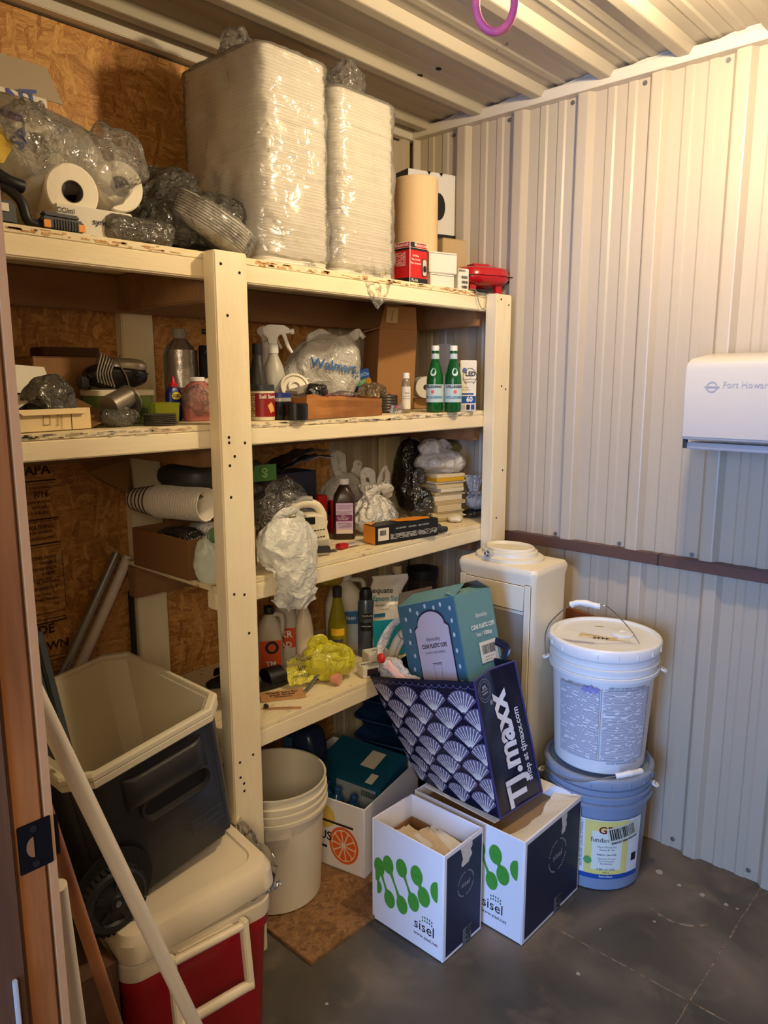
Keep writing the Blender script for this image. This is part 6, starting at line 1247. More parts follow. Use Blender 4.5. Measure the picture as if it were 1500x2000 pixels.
# green glass bottles
GG = mat('green_glass', (40, 140, 76), .05, trans=.75, ior=1.4); LBP = mat('label_pale_blue', (184, 202, 204), .5)
for k, (u, lb) in enumerate(((849, 'green glass mineral water bottle nearer the small white-capped bottle'), (884, 'green glass mineral water bottle nearer the bulb carton'))):
    p = on(u, 806, z=Z2); c = V((p.x, p.y, 0)).normalized(); t = T('glass_bottle', lb, 'bottle', p+c*.030+V((0, 0, e_)), 0, 'green mineral water bottles'); del t['group']; hz = HH(t.location, 676)-Z2; r_ = .0265
    bottle(t, [(0, .004), (.022, 0), (.0255, .003), (r_, .006), (r_, hz*.47), (.0245, hz*.56), (.016, hz*.72), (.0115, hz*.80), (.0105, hz*.925)], GG, (hz*.925, hz, .012), WHT)
    wrap_label(t, r_+.0004, hz*.15, hz*.42, LBP, a0=face_cam(t.location)-PI/2, half=1.45); MB().lathe([(.0125, hz*.80), (.0118, hz*.88)], 32).build('neck_label', LBP, t, smooth=True)
    a0_ = face_cam(t.location)-PI/2+(-.25 if k == 0 else .25); f = cmap((0, 0, 0), r_+.0010, a0_)
    text('S.PELLEGRINO', INK, t, f, 0, hz*.385, .0105, sx=.9, bold=.03, layer=2); text('S.PELLEGRINO', mat('teal_ink', (50, 130, 170), .5), t, f, 0, hz*.225, .0115, sx=.9, bold=.02, layer=2)
    q = MB(); poly(f, [(.0045*(1+.4*(i % 2))*math.cos(i*PI/5), hz*.31+.0045*(1+.4*(i % 2))*math.sin(i*PI/5)) for i in range(10)], q, 2).build('star_print', mat('star_red', (214, 90, 90), .5), t)
    q = MB(); fq = cmap((0, 0, 0), .0225, a0_); poly(lambda x, y, l=1: V(((.0232-.30*(y-hz*.60))*math.cos(a0_+x/.023), (.0232-.30*(y-hz*.60))*math.sin(a0_+x/.023), y)), [(.0095*math.cos(i*PI/8), hz*.605+.0125*math.sin(i*PI/8)) for i in range(16)], q, 1).build('oval_label', LBP, t)
t = T('cork', 'cork lying before the green glass bottles', 'cork', (on(843, 800, z=Z2).x-.004, on(843, 805, z=Z2).y+.008, Z2+.0095), -.5); MB().tube([(-.011, 0, 0), (.011, 0, 0)], .008, 18).build('cork', mat('cork', (176, 136, 88), .7, col2=(140, 100, 60), cscale=60), t, bevel=.001)
# bulb carton
p = on(926, 804, z=Z2); t = T('bulb_carton', 'white and blue light bulb carton marked LED 60 at the right shelf post', 'box', (p.x+.010, p.y+.045, Z2+e_), math.radians(-32)); t['label'] = 'white and blue light bulb carton marked LED 60 beside the green bottles'; hz = HH(V((p.x, p.y, 0)), 704)-Z2; s_ = .056
closed_box(t, s_, s_, hz, PAPER, seam=False); f = pmap((0, -s_/2-.0005, 0), (1, 0, 0), (0, 0, 1)); DBL = mat('bulb_blue', (28, 78, 150), .45)
patch(DBL, t, f, -.024, hz*.16, .026, hz*.30); text('60', WHT, t, f, .004, hz*.23, .022, bold=.03, layer=2); q = MB(); poly(f, [(-.014+.008*math.cos(a*PI/8), hz*.80+.008*math.sin(a*PI/8)) for a in range(16)], q, 1).build('round_badge', DBL, t); text('Great', WHT, t, f, -.014, hz*.815, .0045, layer=2); text('Value', WHT, t, f, -.014, hz*.785, .0045, layer=2)
text('LED', INK, t, f, .006, hz*.73, .020, bold=.03); text('General Purpose', INK, t, f, .004, hz*.63, .0075); text('Medium Base', INK, t, f, .004, hz*.575, .006); 
for k in range(2): text(('13 YEARS', 'SOFT WHITE')[k], INK, t, f, -.010, hz*(.47-.05*k), .005)
patch(DBL, t, f, -.022, hz*.325, .018, hz*.355); 
for k, m_ in enumerate((GREYL, INK, DBL)): patch(m_, t, f, -.022+.016*k, hz*.03, -.010+.016*k, hz*.13, name='badge')
q = MB()
for i in range(28):
    a, b = -PI*.35+i*PI*1.7/28, -PI*.35+(i+1)*PI*1.7/28; q.add([f(.004+r*math.cos(w), hz*.68+r*1.15*math.sin(w), 1.5) for r, w in ((.0235, a), (.0235, b), (.0222, b), (.0222, a))], [(0, 1, 2, 3)])
q.build('bulb_outline', INK, t)
f = pmap((-s_/2-.0005, 0, 0), (0, -1, 0), (0, 0, 1)); patch(DBL, t, f, -.028, hz*.35, .028, hz*.93)
p = on(870, 700, y=1.74); t = T('white_carton', 'tall plain white carton standing behind the green glass bottles', 'box', (p.x+.015, 1.73, Z2+e_), -.15); closed_box(t, .085, .06, HH(V((p.x, 1.70, 0)), 672)-Z2, PAPER, seam=False)
p = on(884, 660, y=1.82); t = T('folded_card', 'grey cardboard triangle standing behind the plain white carton', 'card', (p.x, 1.80, Z2+e_)); hz = HH(t.location, 641)-Z2; MB().add([(-.045, 0, 0), (.045, 0, 0), (.030, 0, hz*.85), (.012, 0, hz), (-.02, .0, hz*.75)], [(0, 1, 2, 3, 4)]).build('card', mat('grey_board', (150, 138, 122), .8), t, solid=.003)
p = on(820, 705, y=1.70); t = T('tissue_roll', 'white roll lying behind the small clear bottle', 'roll', (on(822, 705, y=1.72).x, 1.72, Z2+.075), -.6); mb = MB(); a = MB().lathe([(.010, 0), (.036, 0), (.037, .001), (.037, .07), (.010, .07), (.010, 0)], 40); mb.add(a.v, a.f, Matrix.Rotation(PI/2, 4, 'X')); mb.build('roll', PAPER, t, smooth=True, ang=40)
t = T('small_carton', 'plain brown block carton under the white roll behind the small clear bottle', 'box', (t.location.x+.01, 1.72, Z2+e_), -.4); closed_box(t, .10, .07, .036, mat('kraft_box', (176, 132, 84), .75), seam=False)
p = on(925, 690, y=1.76); t = T('paper_bag', 'crumpled brown paper bag with a bronze sheen behind the bulb carton', 'bag', (p.x+.005, 1.76, Z2+e_), -.2); blob('bag', mat('bronze_paper', (168, 112, 58), .35, bump=.5, bscale=26, col2=(128, 76, 36), cscale=8), t, (0, 0, .095), (.075, .045, .094), 99, .016, 14, 4, power=4)
t = T('wire_hooks', 'thin wire hooks hanging beside the bulb carton at the right post', 'hooks', (2.035, 1.495, Z2+.028)); t['label'] = 'thin wire hooks standing between the bulb carton and the shelf post'
mb = MB()
for k in range(4): mb.tube(curve_pts([(-.012+.006*k, 0, -.0262), (-.010+.006*k, .0, .02), (-.004+.005*k, 0, .035), (.002+.004*k, 0, .022)], 14), .0009, 6)
mb.build('wire', STEEL, t)

# ================================================================== THIRD SHELF
# left end, seen past the post: carton overhanging, cups, dark packs, bag
MI = mat('dark_pack', (56, 54, 52), .45)
t = T('overhanging_carton', 'open brown carton of bags overhanging the end of the third shelf by the rear post', 'box', (1.075, 1.665, Z3+e_), .03)
hz = .100; x, y = .105, .125
CBK = mat('carton_dark', (132, 92, 52), .75)
mb = MB(); mb.box((0, 0, .0015), (2*x, 2*y, .003)); 
for s in (-1, 1): mb.box((s*(x-.0015), 0, hz/2), (.003, 2*y, hz)); mb.box((0, s*(y-.0015), hz/2), (2*x-.006, .003, hz))
mb.build('body', CBK, t, bevel=.0008, seg=1)
blob('black_contents', BAGK, t, (-.045, -.01, .085), (.048, .09, .028), 101, .012, 18, 4, flat=False); blob('white_contents', BAGG, t, (.045, -.03, .088), (.05, .08, .028), 102, .014, 18, 4, flat=False)
ca, cb = on(305, 990, y=1.70), on(404, 986, y=1.575); dcup = (cb-ca)
t = T('cup_sleeve', 'sleeve of nested white patterned paper cups lying on its side above the brown carton', 'cups', (cb.x, cb.y, cb.z))
cn = 20; ax = V((.33, -.94, 0)).normalized(); q0 = ax.to_track_quat('Z', 'Y').to_matrix().to_4x4(); f0 = None
for k in range(cn):
    L__ = .085
    if not f0:
        a = MB().lathe([(.0, -L__), (.027, -L__), (.0405, -.003), (.0425, -.003), (.043, 0), (.0415, .0012), (.0395, 0), (.026, -L__+.005), (0, -L__+.005)], 40); mb = MB(); mb.add(a.v, a.f, q0); f0 = o = mb.build('cup', mat('cup_white', (226, 216, 198), .45), t, smooth=True, ang=30)
    else: o = f0.copy(); COL.objects.link(o); o.parent = t
    o.location = -ax*(.0078*k)
last = -ax*(.0078*(cn-1)); mb = MB()
for j in range(5):
    a = MB().lathe([(.029+.0024*j, -.082+.014*j), (.0298+.0024*j, -.078+.014*j)], 30); mb.add(a.v, a.f, Matrix.Translation(last) @ q0)
mb.build('cup_print', mat('cup_brown', (80, 58, 44), .6), t)
t = T('dark_pack', 'dark wrapped pack with a blue and green label under the second shelf', 'pack', (1.16, 1.70, Z3+.205), .05)
blob('pack', MI, t, (0, 0, .030), (.135, .10, .035), 104, .010, 12, 4, flat=False, power=4)
f = pmap((.04, -.104, .0), (1, -.1, 0), (0, 0, 1), .003); patch(mat('pack_navy', (28, 34, 80), .4), t, f, -.055, .01, .005, .052); q = MB(); poly(f, [(.005, .008), (.09, .008), (.09, .052), (.02, .052)], q, 1).build('green_print', mat('pack_green', (70, 124, 48), .4), t); text('60', mat('pack_lime', (150, 190, 110), .5), t, f, .05, .03, .028, rot=PI/2, layer=2, bold=.02)
blob('clear_wrap', CLEARD, t, (.02, -.03, -.012), (.12, .085, .022), 105, .012, 15, 4, flat=False)
p = on(405, 1090, y=1.50); t = T('carrier_bag', 'white and green carrier bag drooping behind the middle post', 'bag', (1.075, 1.500, Z3-.03)); t.location.z = Z3+e_
blob('bag', mat('mint_film', (196, 204, 186), .35, sss=.1), t, (-.03, .0, .052), (.068, .040, .068), 106, .018, 16, 5, flat=False, shape=lambda p: p+V((0, 0, 0)), z0=0)
ear('green_fold', mat('leaf_print', (96, 128, 84), .4), t, [(-.07, -.01, .10), (-.04, -.015, .125), (.0, -.01, .13), (.03, -.01, .11)], .016, 6)
# white bag drooping over the front edge beside the post
t = T('carrier_bag', 'crinkled white carrier bag hanging over the third shelf edge beside the middle post', 'bag', (1.205, 1.47, Z3+e_))
def bagfn(a, b):
    an = a*2*PI; x = .082*math.cos(an)*(1 if b > .1 else .8); yy = .052*math.sin(an); z = .135*b**.9
    r = (math.sin(PI*(.24+.68*b)))**.55; p = V((x*r+.006, yy*r-.01, z)); 
    if p.y < -.022: p.z -= (-.022-p.y)*2.3*(1-b)**1.2; p.y -= .020*(1-b)
    else: p.z = max(p.z, .001)
    if p.z < .002 and p.y > -.027: p.z = .002
    p += V((math.cos(an), math.sin(an)*.6, .35))*crumple(p, 17, .017, 111); p += N.noise_vector(p*38)*.003
    if p.z < .0 and p.y > -.028: p.y = -.028-abs(N.noise(p*40))*.004
    return p
MB().grid(bagfn, 110, 80, cu=True).build('bag', BAGM, t, smooth=True, ang=0)
MB().grid(lambda a, b: V((-.070+.145*a+.012*b, -.032-.018*math.sin(PI*b)-.006*math.sin(a*15+b*4), .020-.125*b*(.75+.35*math.sin(a*2.6))))+N.noise_vector(V((a*6, b*6, 3)))*.012, 40, 30).build('hanging_fold', BAGM, t, smooth=True, ang=0)
ear('handle', BAGM, t, [(-.035, -.01, .118), (-.02, -.02, .140), (.02, -.02, .150), (.05, -.015, .140), (.06, -.01, .11)], .012, 5)
p = on(535, 950, y=1.66); t = T('film_bundle', 'clear crinkled film bundle behind the middle post above the white bag', 'wrap', (p.x+.0, 1.63, Z3+e_)); blob('bundle', film('crinkle_film', tint=(196, 190, 180), haze=.14, gloss=.16, rough=.08, bump=1, bscale=26), t, (0, 0, .110), (.085, .055, .10), 113, .026, 17, 5, flat=False, z0=0)
blob('contents', mat('bundle_inside', (96, 88, 74), .6), t, (0, 0, .08), (.06, .04, .075), 114, .012, 17, 4, flat=False, z0=0)
p = on(575, 895, y=1.76); t = T('foil_pouch', 'dark glossy foil pouch with orange print lying high at the back of the third shelf', 'pouch', (p.x, 1.745, Z3+.215), -.1)
for k in range(2): MB().grid(lambda a, b: V(((a-.5)*.20+.01*k, (b-.5)*.10, .018*k+.016*math.sin(a*3)+.03*a))+N.noise_vector(V((a*5, b*4, k*3)))*.008, 24, 12).build('pouch', mat('foil_dark', (52, 46, 48), .2, metal=.5, col2=(150, 150, 160), cscale=8, cfac=(.5, .62)), t, solid=.002)
t2 = T('dark_carton', 'dark carton beneath the foil pouch at the back of the third shelf', 'box', (p.x-.03, 1.765, Z3+e_)); closed_box(t2, .16, .10, .205, mat('blue_black', (34, 36, 58), .6), seam=False)
q = T('blue_ball', 'blue round tub behind the cream electric tool', 'tub', (on(585, 950, y=1.68).x+.005, 1.665, Z3+e_)); MB().lathe([(0, 0), (.040, 0), (.042, .004), (.042, .09), (.036, .105), (.02, .112), (0, .114)], 36).build('body', mat('tub_blue', (24, 48, 110), .4), q, smooth=True, ang=40)
q = T('orange_tub', 'orange-yellow tub beside the blue tub behind the cream electric tool', 'tub', (on(560, 968, y=1.62).x-.02, 1.59, Z3+e_)); MB().lathe([(0, 0), (.030, 0), (.032, .004), (.032, .085), (0, .088)], 36).build('body', mat('tub_orange', (206, 150, 40), .4), q, smooth=True, ang=40)
for k, (u, v, hh) in enumerate(((618, 940, .128), (640, 948, .105))):
    q = T('red_carton', ('tall narrow red carton behind the cream electric tool', 'red carton with a black face behind the brown peroxide bottle')[k], 'box', (on(u, v, y=1.72).x+.01*k, 1.70, Z3+e_), -.4); closed_box(q, .030+.006*k, .03, hh, RED, seam=False)
    if k: patch(BLK, q, pmap((-.0182, 0, 0), (0, -1, 0), (0, 0, 1)), -.014, .06, .014, .10, name='panel')
# cream electric tool (grey base, top loop handle)
p = on(625, 1085, z=Z3); t = T('hand_appliance', 'cream and grey electric hand appliance with a loop handle and vent slots', 'appliance', (p.x-.004, p.y+.040, Z3+e_), math.radians(-30))
prf = [(-.055, .022), (.050, .022), (.054, .035), (.052, .052), (.046, .075), (.050, .100), (.040, .112), (.012, .118), (-.030, .116), (-.058, .095), (-.062, .05)]
mb = MB(); mb.prism(prf, -.030, .030, RXYZ(PI/2, 0, 0)); mb.build('body', CREAM, t, bevel=.006, seg=3)
mb = MB(); mb.prism([(-.062, .0), (.052, .0), (.056, .012), (.052, .024), (-.062, .024)], -.033, .033, RXYZ(PI/2, 0, 0)); mb.build('base', DKG, t, bevel=.003)
MB().prism([(-.060, .024), (.052, .024), (.050, .046), (-.06, .036)], -.0315, .0315, RXYZ(PI/2, 0, 0)).build('grey_band', mat('band_grey', (172, 166, 152), .4), t, bevel=.003)
MB().tube(curve_pts([(-.052, 0, .10), (-.045, 0, .128), (-.018, 0, .142), (.018, 0, .138), (.038, 0, .112), (.040, 0, .085)], 30), .0125, 14).build('handle', CREAM, t, smooth=True)
MB().tube(curve_pts([(-.058, 0, .08), (-.052, 0, .118), (-.020, 0, .152), (.010, 0, .152)], 24), .010, 12).build('handle_cover', mat('band_grey2', (150, 146, 138), .35), t, smooth=True)
MB().box((-.005, -.0306, .098), (.034, .003, .020)).build('handle_opening', HOLE, t, bevel=.006)
mb = MB()
for z in (.070, .050):
    for k in range(4): mb.box((.012+.008*k, -.0306, z+.0008*k), (.0055, .0016, .0022))
mb.build('vent_slot', HOLE, t); MB().box((-.02, -.0305, .112), (.016, .002, .006)).build('badge', GREYL, t)
MB().box((.0, -.038, .0045), (.10, .008, .006)).build('sole_plate', STEEL, t, bevel=.001)
q = T('metal_plate', 'thin metal plate lying in front of the cream appliance', 'plate', (on(648, 1078, z=Z3).x, on(648, 1078, z=Z3).y+.004, Z3+e_), -.25); MB().box((-.02, 0, .0012), (.07, .022, .0014)).build('plate', mat('dull_steel', (110, 104, 94), .4, metal=.7), q)
q = T('scraper', 'red-handled scraper with a steel blade on the edge of the third shelf', 'scraper', (on(682, 1072, z=Z3).x, on(682, 1072, z=Z3).y+.012, Z3+e_), math.radians(-4)); MB().box((-.016, 0, .008), (.036, .022, .015)).build('handle', mat('scraper_red', (176, 26, 34), .3), q, bevel=.003); MB().box((-.022, -.002, .0155), (.018, .012, .004)).build('lock', mat('scraper_red', (0, 0, 0)), q, bevel=.001); MB().box((.022, 0, .007), (.058, .018, .005)).build('blade', mat('satin_blade', (200, 196, 186), .45, metal=.3), q, bevel=.0008); MB().tube([(-.005, .0, .012), (.032, 0, .011)], .0022, 8).build('rod', STEEL, q)
# brown bottle
p = on(686, 1055, z=Z3); t = T('peroxide_bottle', 'tall dark brown bottle with a white cap and lilac label', 'bottle', (p.x+.004, p.y+.034, Z3+e_), math.radians(-42)); hz = HH(p, 937)-Z3; BRN = mat('dark_brown_plastic', (52, 34, 24), .3)
mb = MB(); rloft(mb, [(.062, .046, .010, 0), (.066, .050, .012, .004), (.066, .050, .012, hz*.62), (.062, .048, .018, hz*.72), (.034, .034, .016, hz*.86), (.026, .026, .0125, hz*.88), (.026, .026, .0125, hz*.92)], 6); mb.build('body', BRN, t, smooth=True, ang=35); mb = MB(); mb.lathe([(.0155, hz*.905), (.0155, hz*.99), (.014, hz), (0, hz)], 30); mb.build('cap', WHT, t, smooth=True, ang=40)
f = pmap((0, -.0253, 0), (1, 0, 0), (0, 0, 1)); patch(mat('lilac', (196, 170, 200), .45), t, f, -.026, hz*.10, .026, hz*.61); patch(mat('purple_band', (110, 30, 90), .45), t, f, -.026, hz*.31, .024, hz*.415, layer=2, name='band'); patch(mat('cream_band', (214, 200, 170), .5), t, f, -.024, hz*.11, .024, hz*.17, layer=2, name='band')
text('HYDROGEN', mat('violet_text', (130, 80, 150), .5), t, f, 0, hz*.565, .0085, layer=2); text('PEROXIDE', MC['violet_text'], t, f, 0, hz*.525, .0085, layer=2); text('TOPICAL SOLUTION', INK, t, f, -.002, hz*.465, .0055, layer=2); text('3% ANTISEPTIC', INK, t, f, -.002, hz*.435, .0055, layer=2)
for k, s_ in enumerate(('ORAL', 'Debriding Agent', 'For First Aid')): text(s_, WHT, t, f, -.004, hz*(.395-.028*k), .0055, layer=3)
q = MB()
for k in range(2): patch(print_lines('tiny', (196, 170, 200), (80, 70, 90), .0028), t, f, -.020, hz*.20, .022, hz*.28, layer=2, name='fine_print') if k else None
# bags in the middle and at the back
p = on(690, 900, y=1.72); t = T('carrier_bag', 'knotted white bag behind the brown peroxide bottle', 'bag', (p.x-.025, 1.735, Z3+e_)); blob('bag', BAGG, t, (0, 0, .085), (.088, .060, .088), 121, .016, 16, 5)
ear('handle', BAGG, t, [(-.01, 0, .15), (-.04, 0, .20), (-.045, 0, .24), (-.015, 0, .225), (-.005, 0, .17)], .016, 2); ear('handle', BAGG, t, [(.02, -.01, .15), (.035, -.01, .19), (.05, -.01, .205), (.045, -.01, .15)], .014, 9)
p = on(745, 1000, y=1.58); t = T('carrier_bag', 'full white knotted carrier bag with loop handles in the middle of the third shelf', 'bag', (p.x, 1.615, Z3+e_)); hz = .155
tied('bag', BAGW, t, (-.008, 0, 0), .092, .066, .155, 123, .014, 18, neck=.80, tight=.20, flare=.36, pleat=13)
ear('handle', BAGW, t, [(.01, 0, .125), (-.03, .01, .16), (-.035, .01, .195), (-.01, 0, .185), (.0, 0, .14)], .013, 2); ear('handle', BAGW, t, [(.02, 0, .125), (.035, .0, .18), (.055, .0, .205), (.066, .0, .175), (.055, 0, .10)], .008, 7); ear('handle', BAGW, t, [(-.05, -.02, .12), (-.01, -.03, .145), (.04, -.025, .135), (.065, -.01, .11)], .016, 8)
ear('handle', BAGW, t, [(-.01, -.02, .12), (-.015, -.035, .09), (.0, -.045, .06), (.018, -.04, .085)], .012, 9)
t = T('printed_packet', 'orange printed packet under the full white knotted bag', 'packet', (on(716, 1008, y=1.63).x, 1.62, Z3+e_)); blob('packet', mat('packet_orange', (204, 104, 44), .35, col2=(180, 60, 30), cscale=20), t, (0, 0, .014), (.036, .024, .013), 125, .005, 26, 4)
p = on(815, 985, y=1.62); t = T('black_bag', 'glossy black bin bag between the white knotted bag and the stack of papers', 'bag', (p.x-.004, 1.60, Z3+e_)); blob('bag', BAGK, t, (0, 0, .060), (.040, .050, .060), 127, .018, 20, 5); ear('tied_top', BAGK, t, [(-.012, .0, .10), (-.02, .01, .14), (-.005, .01, .17), (.012, .0, .14)], .018, 8)
p = on(790, 880, y=1.78); t = T('black_bag', 'black bin bag high at the back of the third shelf under the second board', 'bag', (p.x, 1.76, Z3+e_)); blob('bag', BAGK, t, (0, 0, .14), (.058, .055, .135), 129, .016, 16, 5)
# papers
t = T('paper_stack', 'uneven stack of yellowed papers and pads, topped by a yellow one, near the right shelf post', 'papers', (on(856, 1000, y=1.62).x, 1.62, Z3+e_), -.25); t['label'] = 'uneven stack of yellowed pads and papers topped by a yellow pad'
z = 0; PP = [mat('paper_a', (214, 196, 156), .8, bump=.6, bscale=90, stretch=(1, 1, 12)), mat('paper_b', (190, 168, 128), .8, bump=.6, bscale=90, stretch=(1, 1, 12)), mat('paper_c', (224, 212, 184), .8, bump=.6, bscale=90, stretch=(1, 1, 12))]
for k in range(15):
    th = R.choice((.004, .006, .009, .013, .018)); 
    if z+th > .150: break
    MB().box((0, 0, th/2), (.115+R.uniform(-.02, .02), .14, th-.0006)).build('pad', PP[k % 3], t, bevel=.0006, seg=1).location = (R.uniform(-.010, .010), R.uniform(-.006, .006), z); q = COL.objects[-1] if False else None; z += th
ytop = z
MB().box((0, 0, .007), (.12, .14, .013)).build('yellow_pad', mat('yellow_cover', (206, 160, 36), .5), t, bevel=.001).location = (-.004, -.004, z); MB().box((.006, .002, .0185), (.12, .13, .010)).build('pad', PP[2], t, bevel=.0006, seg=1).location = (0, 0, z-.0); z += .025
t2 = T('carrier_bag', 'big soft white bag lying on top of the stack of papers under the second board', 'bag', near(t.location, .008, .0, z+.0015)); 
zs = .062; blob('bag', BAGW, t2, (0, 0, .034), (.098, .075, .036), 131, .014, 14, 5, power=2.6, flat=False); blob('bag_neck', BAGW, t2, (-.02, .03, .078), (.055, .035, .028), 132, .014, 20, 5, flat=False)
ear('handle', BAGW, t2, [(-.03, .02, .08), (.0, .0, .095), (.04, .0, .09), (.06, .01, .075)], .014, 4)
p = on(910, 860, y=1.70); t = T('carrier_bag', 'pale yellow-green bag squashed under the second board at the shelf end', 'bag', near(t2.location, .115, .05, .030)); blob('bag', sheet('lime_bag', (178, 170, 84), .35), t, (0, 0, .02), (.070, .045, .030), 134, .012, 18, 4, flat=False); 
t.location.z = t2.location.z+.055; ear('handle', MC['lime_bag'], t, [(-.10, -.02, .03), (-.07, -.03, .045), (-.05, -.02, .02)], .012, 4)
p = on(918, 985, y=1.56); t = T('carrier_bag', 'small white and blue-tinted knotted bag at the end of the third shelf by the post', 'bag', (p.x+.0, 1.535, Z3+.012)); t.location.z = Z3+.034
FBL = sheet('blue_white_bag', (206, 212, 220), .2, rough=.3)
blob('bag', FBL, t, (0, 0, .026), (.036, .032, .030), 136, .012, 28, 5, flat=False); tied('bag_top', FBL, t, (.0, .01, .045), .034, .028, .072, 137, .010, 30, neck=.25, tight=.35, flare=1.0)
t2 = T('black_cloth', 'black cloth scrap under the small blue-tinted bag', 'cloth', (t.location.x+.004, 1.545, Z3+e_)); blob('cloth', BAGK, t2, (0, 0, .014), (.052, .038, .014), 138, .008, 26, 4)
t2 = T('white_scraps', 'crumpled white tissue between the papers and the black cloth', 'tissue', (on(880, 1018, y=1.55).x, 1.53, Z3+e_)); blob('tissue', PAPER, t2, (0, 0, .010), (.026, .022, .009), 139, .008, 30, 4)
# orange and black carton
a, b = on(734, 1066, z=Z3), on(856, 1046, z=Z3); L_ = (b-a).length; d = (b-a).normalized(); rz = math.atan2(d.y, d.x); c_ = on(712, 1052, z=Z3); dpt = .062
hz = HH(a, 1030)-Z3
t = T('tool_carton', 'long orange and black printed carton lying at the edge of the third shelf', 'box', a.lerp(b, .5)+V((-d.y, d.x, 0))*dpt/2+V((0, 0, e_)), rz); OB = mat('carton_orange', (226, 142, 42), .4)
closed_box(t, L_, dpt, hz, BLK, seam=False); f = pmap((0, -dpt/2-.0005, 0), (1, 0, 0), (0, 0, 1)); g = pmap((0, 0, hz+.0005), (1, 0, 0), (0, 1, 0)); e = pmap((-L_/2-.0005, 0, 0), (0, -1, 0), (0, 0, 1))
patch(OB, t, e, -dpt/2+.001, .001, dpt/2-.001, hz-.001, name='orange_end'); q = MB(); poly(g, [(-L_*.12, dpt/2-.001), (L_*.30, dpt/2-.001), (L_*.46, dpt*.1), (L_*.40, -dpt*.30), (L_*.12, -dpt*.36), (-L_*.08, -dpt*.1)], q, 1).build('orange_print', OB, t); q = MB(); poly(g, [(-L_/2+.002, dpt/2-.001), (-L_*.3, dpt/2-.001), (-L_/2+.002, -dpt*.1)], q, 1).build('orange_print', OB, t)
patch(PAPER, t, f, -L_/2+.008, hz*.2, -L_/2+.048, hz*.88); barcode(t, f, -L_/2+.026, hz*.62, .022, hz*.28, seed=33)
patch(print_lines('carton_small', (22, 22, 24), (196, 190, 180), .0028, dens=.45), t, f, -L_/2+.054, hz*.18, L_/2-.006, hz*.5, name='fine_print'); 
for i, s_ in enumerate(('CAR ADAPTER', 'USB CABLE', 'BUILT STRONG')): text(s_, WHT, t, f, -L_*.12+.045*i, hz*.76, .0062, layer=2)
q = T('rubber_grip_tool', 'black rubber-gripped tool lying at the end of the orange and black carton', 'tool', (b.x+.030, b.y+.016, Z3+e_), rz+.1); MB().tube([(-.026, 0, .018), (-.01, 0, .018), (.0, 0, .013), (.028, 0, .010)], [.012, .015, .011, .008], 14).build('body', DKG, q, smooth=True); 
for k in range(3): MB().tube([(.0+.012*k, -.004, .002), (.0+.012*k, -.006, .016)], .003, 8).build('button', BLK, q)

# ================================================================== FOURTH SHELF
def jug(name, label, uc, y, vt, w_, d_, m, capm, lab=None, rz=-.6, labm=None, handle=True, lt=()):
    p = on(uc, (vt+1260)/2, y=y); t = T(name, label, 'bottle', (p.x, y, Z4+e_), rz); hz = HH(t.location, vt)-Z4
    mb = MB(); rloft(mb, [(w_*.95, d_*.95, .012, 0), (w_, d_, .018, .006), (w_, d_, .02, hz*.60), (w_*.80, d_*.82, .02, hz*.76), (w_*.36, w_*.36, w_*.17, hz*.88), (w_*.34, w_*.34, w_*.16, hz*.91)], 6); mb.build('body', m, t, smooth=True, ang=35)
    MB().lathe([(w_*.21, hz*.90), (w_*.21, hz*.99), (w_*.19, hz), (0, hz)], 24).build('cap', capm, t, smooth=True, ang=40)
    if handle: MB().tube(curve_pts([(w_*.15, 0, hz*.88), (w_*.48, 0, hz*.86), (w_*.52, 0, hz*.70), (w_*.44, 0, hz*.56)], 20), .008, 10).build('handle', m, t, smooth=True)
    f = pmap((0, -d_/2-.0012, 0), (1, 0, 0), (0, 0, 1))
    if labm: patch(labm, t, f, -w_*.42, hz*.10, w_*.42, hz*.54)
    for s_, y_, sz, mm in lt: text(s_, mm, t, f, 0, hz*y_, sz, bold=.02, layer=2)
    return t, f, hz
WJ = mat('jug_white', (196, 188, 172), .4); ORL = mat('label_orange', (206, 84, 40), .45)
t, f, hz = jug('jug', 'white jug with an orange and black label marked XR, next to the middle post', 556, 1.74, 1160, .080, .055, WJ, ORL, labm=ORL, lt=(('XR', .45, .030, WHT), ('AD', .30, .026, WHT)))
patch(mat('label_white2', (200, 190, 176), .5), t, f, -.034, hz*.10, .034, hz*.26, layer=2, name='label_field')
t, f, hz = jug('jug', 'white jug with a round black emblem on orange, half hidden by the middle post', 526, 1.70, 1185, .075, .055, WJ, BLK, labm=ORL, lt=(('TM', .20, .022, WHT),)); q = MB(); poly(f, [(.004+.020*math.cos(a*PI/9), hz*.44+.020*math.sin(a*PI/9)) for a in range(18)], q, 2).build('ring_emblem', BLK, t); q = MB(); poly(f, [(.004+.012*math.cos(a*PI/9), hz*.44+.012*math.sin(a*PI/9)) for a in range(18)], q, 3).build('emblem_centre', ORL, t)
t, f, hz = jug('bottle', 'plain white long-necked bottle in front of the orange-labelled jugs', 594, 1.60, 1165, .052, .052, mat('bottle_plain', (206, 190, 164), .4), WHT, handle=False)
t, f, hz = jug('jug', 'big white bleach jug with a blue round label behind the yellow bottle', 672, 1.70, 1115, .125, .085, WJ, WHT, rz=-.7, labm=mat('label_blueish', (168, 178, 190), .5)); patch(mat('bleach_blue', (40, 96, 150), .5), t, f, -.02, hz*.36, .05, hz*.52, layer=2, name='band'); text('clean', WHT, t, f, .015, hz*.44, .02, layer=3)
YL = mat('yellow_bottle', (150, 140, 28), .15, trans=.35)
p = on(660, 1250, y=1.60); t = T('cleaner_bottle', 'yellow-green translucent bottle with a dark cap', 'bottle', (p.x+.004, 1.605, Z4+e_), -.7); hz = HH(t.location, 1146)-Z4
